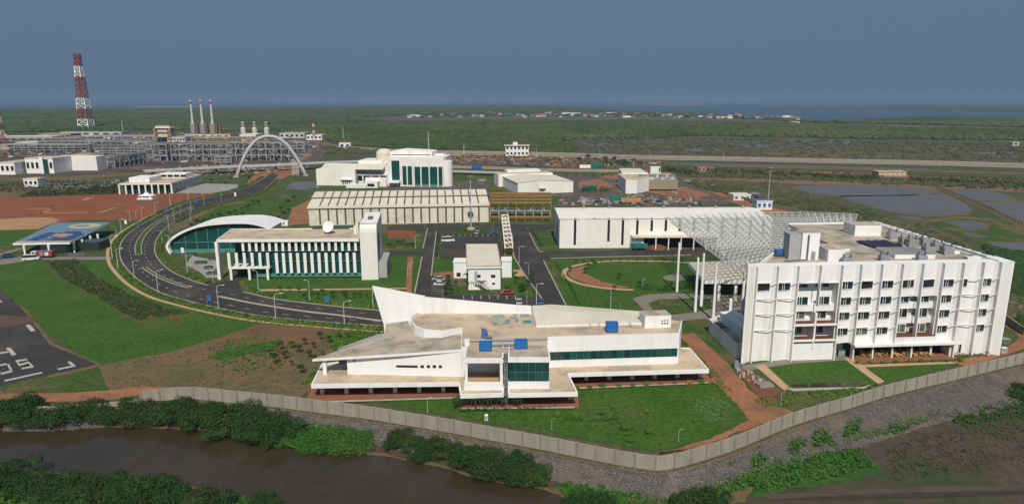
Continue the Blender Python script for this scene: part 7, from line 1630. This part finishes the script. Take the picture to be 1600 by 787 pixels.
for i, (x, y) in enumerate(((751, 283), (757, 283), (750, 288), (972, 300.5), (997, 301.5), (1053, 302))): car([CW, CW, CS, CS, CW, CW][i], x, y, .4 + i, 'car parked near the middle buildings, %s in the group' % ordn(i))
for i, (x, y) in enumerate(((895, 314), (908, 316), (921, 315), (934, 317), (947, 316), (1010, 317), (1030, 316), (1048, 318), (966, 318))): car([CB, CW, CS, CB, CW, CR, CB, CS, CW][i], x, y, .1 * i, 'vehicle in the yard behind the long white shed, %s in the row' % ordn(i))
def container(nm, lab, px, py, col, L, Wd, H, a, cat='container'):
    r = thing(nm, lab, cat, (0, 0, 0)); b = MB(); b.box(-L / 2, L / 2, -Wd / 2, Wd / 2, .25, H); b.build('box', col, r, bevel=.04)
    for k in range(10): x = -L / 2 + (k + .5) * L / 10; MB().box(x - .08, x + .08, -Wd / 2 - .06, Wd / 2 + .06, .3, H - .1).build('rib', col, r)
    MB().box(-L / 2 + .2, L / 2 - .2, -Wd / 2 + .2, Wd / 2 - .2, 0, .25).build('skid', 'darkmetal', r); r.location = (*G(px, py), .05); r.rotation_euler = (0, 0, a)
container('shipping_container', 'bright blue container behind the technical centre', 745, 264, 'blue', 9, 3, 3.2, 0)
container('shipping_container', 'teal container in the yard behind the long white shed', 966, 314, 'tarp', 10, 3, 3, .1)
container('shipping_container', 'orange container in the yard behind the long white shed', 985, 316, 'orangep', 12, 3, 2.5, 0)
container('shipping_container', 'white container on the earth strip behind the gabled warehouse', 914, 263, 'white', 10, 3, 3, 0)
container('shipping_container', 'teal container on the earth strip beside the white container', 930, 261, 'tarp', 12, 4, 4, .2)
container('shipping_container', 'teal covered box by the bushes near the gabled warehouse', 922, 296, 'tarp', 9, 3, 3, .1)
def truck(lab, px, py, a, col, L=9):
    r = thing('tarpaulin_truck', lab, 'truck', (0, 0, 0)); MB().box(-L / 2, L / 2 - 2.2, -1.2, 1.2, 1.0, 3.0).build('load', col, r, bevel=.15); MB().box(L / 2 - 2.0, L / 2, -1.15, 1.15, .7, 2.6).build('cab', col, r, bevel=.12); MB().box(L / 2 - .02, L / 2 + .02, -1, 1, 1.6, 2.4).build('windscreen', 'carglass', r); MB().box(-L / 2, L / 2 - .1, -.5, .5, .6, .99).build('chassis', 'darkmetal', r)
    for sx in (-L * .38, -L * .22, L * .33):
        for sy in (-1.05, 1.05): b = MB(); b.beam((sx, sy - .15, .5), (sx, sy + .15, .5), 1.0, n=12); b.build('wheel', 'rubber', r)
    r.location = (*G(px, py), .12); r.rotation_euler = (0, 0, a); return r
truck('teal truck under the long shed canopy, left one', 999, 391, .15, 'tarp', 6.5); truck('teal truck seen through the space frame', 1102, 387, 2.9, 'tarp', 6.5)
r = thing('earth_heap', 'brown earth heap on the shed forecourt beside the teal truck', 'heap', (*G(1026, 390), 0)); p = G(1026, 389)
vs = []; b = MB(); n_ = 18; prof = [(4.2, 0), (3.4, .8), (2.2, 1.5), (.9, 1.9), (.1, 2.0)]
for rr_, zz_ in prof:
    for i in range(n_): a = 6.283 * i / n_; k_ = 1 + .15 * math.sin(3 * a + zz_ * 2); vs.append((p[0] + rr_ * k_ * math.cos(a) * 1.2, p[1] + rr_ * k_ * .7 * math.sin(a), zz_ + .1 * math.sin(5 * a)))
b._add(vs, [(j * n_ + i, j * n_ + (i + 1) % n_, (j + 1) * n_ + (i + 1) % n_, (j + 1) * n_ + i) for j in range(4) for i in range(n_)]); b.build('heap', mat('heap_soil', (.17, .085, .05)), r)
# fire engine
r = thing('fire_engine', 'red and white fire engine parked under the front of the painted canopy', 'fire engine', (0, 0, 0))
MB().box(-3.9, 1.9, -1.2, 1.2, .7, 2.5).build('body', 'carred', r, bevel=.08); MB().box(2.0, 3.9, -1.2, 1.2, .6, 2.6).build('cab', 'carwhite', r, bevel=.12); MB().box(-2.6, -1.2, -1.24, 1.24, 1.0, 2.3).build('locker_door', 'carwhite', r)
MB().box(-.6, .6, -1.24, 1.24, 1.0, 2.3).build('locker_door', 'metal', r); MB().box(2.3, 3.4, -1.23, 1.23, 1.7, 2.4).build('side_window', 'carglass', r); MB().box(3.88, 3.93, -1.05, 1.05, 1.6, 2.4).build('windscreen', 'carglass', r)
b = MB(); b.box(-3.6, 2.6, -.5, -.4, 2.65, 2.75); b.box(-3.6, 2.6, .4, .5, 2.65, 2.75)
for k in range(9): b.box(-3.4 + k * .7, -3.32 + k * .7, -.4, .4, 2.66, 2.74)
b.build('ladder', 'metal', r)
for sx in (-2.6, 2.7):
    for sy in (-1.05, 1.05): b = MB(); b.beam((sx, sy - .15, .5), (sx, sy + .15, .5), 1.0, n=12); b.build('wheel', 'rubber', r)
r.location = (*G(68, 402.5), .1); r.rotation_euler = (0, 0, math.pi + .12)
# blue banner signs by the road
def sign(i, px, py, hgt, lab, w=1.1, blue=True):
    p = G(px, py); r = thing('banner_sign', lab, 'sign', (*p, 0), 'road signs of the campus')
    for s_ in (-w / 2, w / 2): MB().box(p[0] + s_ - .05, p[0] + s_ + .05, p[1] - .05, p[1] + .05, 0, hgt * .98).build('post', 'metal', r)
    MB().box(p[0] - w / 2, p[0] + w / 2, p[1] - .1, p[1] - .04, hgt * .3, hgt).build('panel', 'bp' if blue else 'white', r)
sg = [(327, 474, 2.6), (511, 476, 2.6), (216, 354, 2.5), (260, 332, 3.5), (307, 318, 3.2), (368, 309, 3.4), (286, 399, 3.2), (197, 352, 2.6)]
for i, (x, y, h_) in enumerate(sorted(sg)): sign(i, x, y, h_, 'small %s sign board on posts beside the road, %s from the left' % ('blue' if i % 3 else 'white', ordn(i)), blue=bool(i % 3))
# terrace furniture
def make_chair():
    r = thing('terrace_chair', 'c', 'chair', (0, 0, 0), 'straw-coloured chairs on the hotel terrace'); MB().box(-.35, .35, -.35, .35, .42, .52).build('seat', 'chair', r); MB().box(-.35, .35, .28, .36, .53, 1.1).build('backrest', 'chair', r)
    for sx in (-.28, .28):
        for sy in (-.28, .28): MB().box(sx - .04, sx + .04, sy - .04, sy + .04, 0, .42).build('leg', 'chair', r)
    return r
CH = make_chair(); TB = thing('terrace_table', 't', 'table', (0, 0, 0), 'tables on the hotel terrace'); MB().lathe(0, 0, [(.6, .72), (.6, .78), (.05, .78)], 14).build('top', 'chair', TB); MB().cyl(0, 0, .02, .72, .07, .05, 8).build('stem', 'metal', TB); MB().cyl(0, 0, 0, .03, .3, .3, 10).build('foot', 'metal', TB)
ci = 0
for i in range(9):
    x = 1352 + i * 12 + (2 if i % 2 else 0); p = G(x, 556 - (i % 2) * 2.2)
    place(TB, (*p, .1), 0, 'round table on the hotel terrace, %s from the left' % ordn(i))
    for k in range(4): a = k * math.pi / 2 + .4 + i; place(CH, (p[0] + 1.0 * math.cos(a), p[1] + 1.0 * math.sin(a), .1), a - math.pi / 2, 'straw-coloured chair at a terrace table, %s in order from the left' % ordn(ci)); ci += 1
# small clutter
def box_thing(nm, lab, cat, px, py, dims, m, a=0, z=.05, part='body', extra=None):
    r = thing(nm, lab, cat, (0, 0, 0)); MB().box(-dims[0] / 2, dims[0] / 2, -dims[1] / 2, dims[1] / 2, 0, dims[2]).build(part, m, r, bevel=.03)
    if extra: MB().box(-dims[0] / 2 + .1, dims[0] / 2 - .1, -dims[1] / 2 - .03, -dims[1] / 2, .2, dims[2] - .2).build('panel', extra, r)
    r.location = (*G(px, py, z), z); r.rotation_euler = (0, 0, a); return r
box_thing('utility_cabinet', 'green utility cabinet at the foot of the hotel wall', 'cabinet', 1313, 556, (1.8, .8, 1.6), 'tarp', .1, extra='metal'); box_thing('red_crate', 'red crate beside the green cabinet at the hotel', 'crate', 1303, 558, (.9, .8, .9), 'carred', .2, extra='metal')
box_thing('utility_cabinet', 'small white cabinet on the grass by the hotel right corner', 'cabinet', 1567, 550, (1.3, .9, 1.3), 'white', .1, extra='metal'); box_thing('utility_cabinet', 'grey cabinet beside the track behind the hotel right corner', 'cabinet', 1569, 535, (2.2, 1.4, 1.2), 'metal', .1, extra='darkmetal')
box_thing('utility_cabinet', 'white cabinet on the lawn near the boundary wall below the loggia', 'cabinet', 760, 656, (.6, .5, 1.2), 'white', 0, extra='metal'); box_thing('utility_cabinet', 'red notice board stand at the right wing terrace edge', 'notice board', 1077, 601, (1.4, .2, 1.2), 'carred', 0, extra='redpath')
box_thing('timber_stack', 'low grey slab stack on the bare soil by the hotel path', 'slab', 1195, 603, (3.2, 1.8, .6), 'post', .2, extra='kerb'); box_thing('utility_cabinet', 'grey panel leaning at the hotel left corner', 'cabinet', 1150, 575, (.9, .3, 2.0), 'bluegrey', 0, extra='metal')
r = thing('debris_pile', 'pile of pale broken timber on the shore below the wall apex', 'debris', (*G(1007, 750, LZ), LZ))
p = G(1007, 752, LZ); rd = random.Random(3)
for k in range(11): a = rd.uniform(0, 3.1); x, y = p[0] + rd.uniform(-1.6, 1.6), p[1] + rd.uniform(-1, 1); b = MB(); b.beam((x - .8 * math.cos(a), y - .8 * math.sin(a), LZ + rd.uniform(.1, .7)), (x + .8 * math.cos(a), y + .8 * math.sin(a), LZ + rd.uniform(.1, .7)), .3, .18); b.build('plank', 'wood', r)
r = thing('concrete_slab', 'tilted grey concrete slab on the shore right of the timber pile', 'slab', (*G(1034, 758, LZ), LZ)); p = G(1034, 762, LZ)
MB().hexa([(p[0] - 1, p[1] - 1.3, LZ), (p[0] + .9, p[1] - 1.1, LZ), (p[0] + 1.1, p[1] + 1.2, LZ), (p[0] - .8, p[1] + 1.1, LZ)], [(p[0] - 1, p[1] - 1.3, LZ + .4), (p[0] + .9, p[1] - 1.1, LZ + .5), (p[0] + 1.1, p[1] + 1.2, LZ + 1.3), (p[0] - .8, p[1] + 1.1, LZ + 1.2)]).build('slab', 'stone', r)
b = MB(); b.beam((p[0] - .9, p[1] - 1.35, LZ + .6), (p[0] + .8, p[1] - 1.15, LZ + .7), .25); b.build('broken_edge', 'concrete', r)
for i, x in enumerate((5, 29, 51, 98, 204)):
    p = G(x, (764, 765, 768, 772, 787)[i], LZ); r = thing('fence_post', 'short pale post among the bushes of the near shore, %s from the left' % ordn(i), 'post', (*p, LZ), 'pale posts on the near shore'); MB().box(p[0] - .12, p[0] + .12, p[1] - .12, p[1] + .12, LZ - .1, LZ + 1.9).build('shaft', 'kerb', r); MB().box(p[0] - .15, p[0] + .15, p[1] - .15, p[1] + .15, LZ + 1.9, LZ + 2.0).build('cap', 'paint', r)
for i, (x, y) in enumerate(((261, 464), (270, 500), (338, 487), (347, 489), (215, 505))):
    pass
r = thing('goal_frame', 'small red frame on the lawn at the end of the planting strip', 'frame', (*G(270, 500), 0)); p = G(270, 503)
b = MB(); b.beam((p[0] - 1.2, p[1], 0), (p[0] - 1.2, p[1], 1.4), .2); b.beam((p[0] + 1.2, p[1], 0), (p[0] + 1.2, p[1], 1.4), .2); b.beam((p[0] - 1.3, p[1], 1.45), (p[0] + 1.3, p[1], 1.45), .2); b.build('frame', 'carred', r)

# loose materials lying in the yards: countless small bundles
def clutter(name, pix, n, cols, s0=.5, s1=2.2):
    for ci_, c in enumerate(cols):
        Q = sample_poly(pix, n // len(cols)); b = MB()
        for x, y in Q:
            a = random.uniform(0, 3.1) if random.random() < .4 else 0; w, d, h = random.uniform(s0, s1) * 1.6, random.uniform(s0, s1) * .7, random.uniform(.3, 1.3)
            MBf = Frame((x, y), (x + math.cos(a), y + math.sin(a))); b.fr = MBf; b.box(-w / 2, w / 2, -d / 2, d / 2, .1, .1 + h)
        o = b.build(name, c); o['kind'] = 'stuff'
clutter('yard_materials', [(875, 312), (1010, 306), (1080, 312), (1095, 320), (872, 321)], 200, ['darkmetal', 'metal', 'housetan', 'greyroof', 'kerb', 'darkmetal', 'post', 'leaf_t'])
clutter('yard_materials', [(640, 240), (780, 243), (960, 248), (1060, 256), (900, 261), (700, 254)], 160, ['darkmetal', 'kerb', 'housetan'], .8, 3)
clutter('plant_clutter', [(0, 214), (280, 207), (430, 212), (500, 224), (480, 246), (460, 250), (230, 256), (0, 245)], 1200, ['darkmetal', 'pipe', 'metal', 'yellowpale', 'housewall', 'greyroof'], 1.5, 6)
clutter('plant_clutter', [(240, 262), (450, 254), (470, 262), (400, 272), (260, 276)], 160, ['kerb', 'darkmetal', 'housetan'], .8, 2.5)
clutter('building_rubble', [(60, 290), (110, 282), (190, 282), (185, 292), (80, 297)], 200, ['darkmetal', 'post', 'greyroof'], .5, 2.2)
clutter('building_rubble', [(1150, 572), (1185, 585), (1200, 600), (1175, 605), (1155, 590)], 18, ['kerb', 'post'], .2, .7)
# scattered bits on the bare slope and yard verges
tufts('dry_weeds', [(160, 575), (300, 545), (400, 512), (545, 520), (540, 560), (470, 615), (300, 608), (180, 608)], 420, .16, .25, 'scrub')
tufts('yard_weeds', [(640, 240), (800, 243), (1060, 256), (1060, 266), (900, 262), (790, 262), (640, 254)], 500, .9, 1.6, 'scrub')
tufts('yard_weeds', [(-40, 300), (60, 300), (110, 296), (190, 290), (190, 282), (60, 284), (-40, 292)], 400, .7, 1.2, 'scrub')
tufts('lawn_weeds', [(560, 626), (720, 640), (905, 640), (908, 608), (1108, 600), (1165, 655), (1060, 698), (1012, 701), (900, 682), (760, 655)], 900, .09, .12, 'leaf_h', per=6)
tufts('lawn_weeds', [(0, 415), (160, 405), (240, 465), (330, 492), (425, 505), (340, 526), (150, 568), (76, 520), (32, 482), (0, 446)], 700, .12, .12, 'leaf_h', per=6)
# ================================================================ HAZE
b = MB(); b.box(-9000, 9000, -60, 30000, -6.0, 175)
hz = b.build('haze', 'white'); hz['kind'] = 'stuff'
hm = bpy.data.materials.new('haze_air'); hm.use_nodes = True; hn = hm.node_tree.nodes
hn.remove(hn['Principled BSDF']); pv = hn.new('ShaderNodeVolumePrincipled')
pv.inputs['Color'].default_value = (.35, .53, .74, 1); pv.inputs['Density'].default_value = 8.5e-5; pv.inputs['Anisotropy'].default_value = 0.0
hm.node_tree.links.new(pv.outputs[0], hn['Material Output'].inputs['Volume'])
hz.data.materials[0] = hm
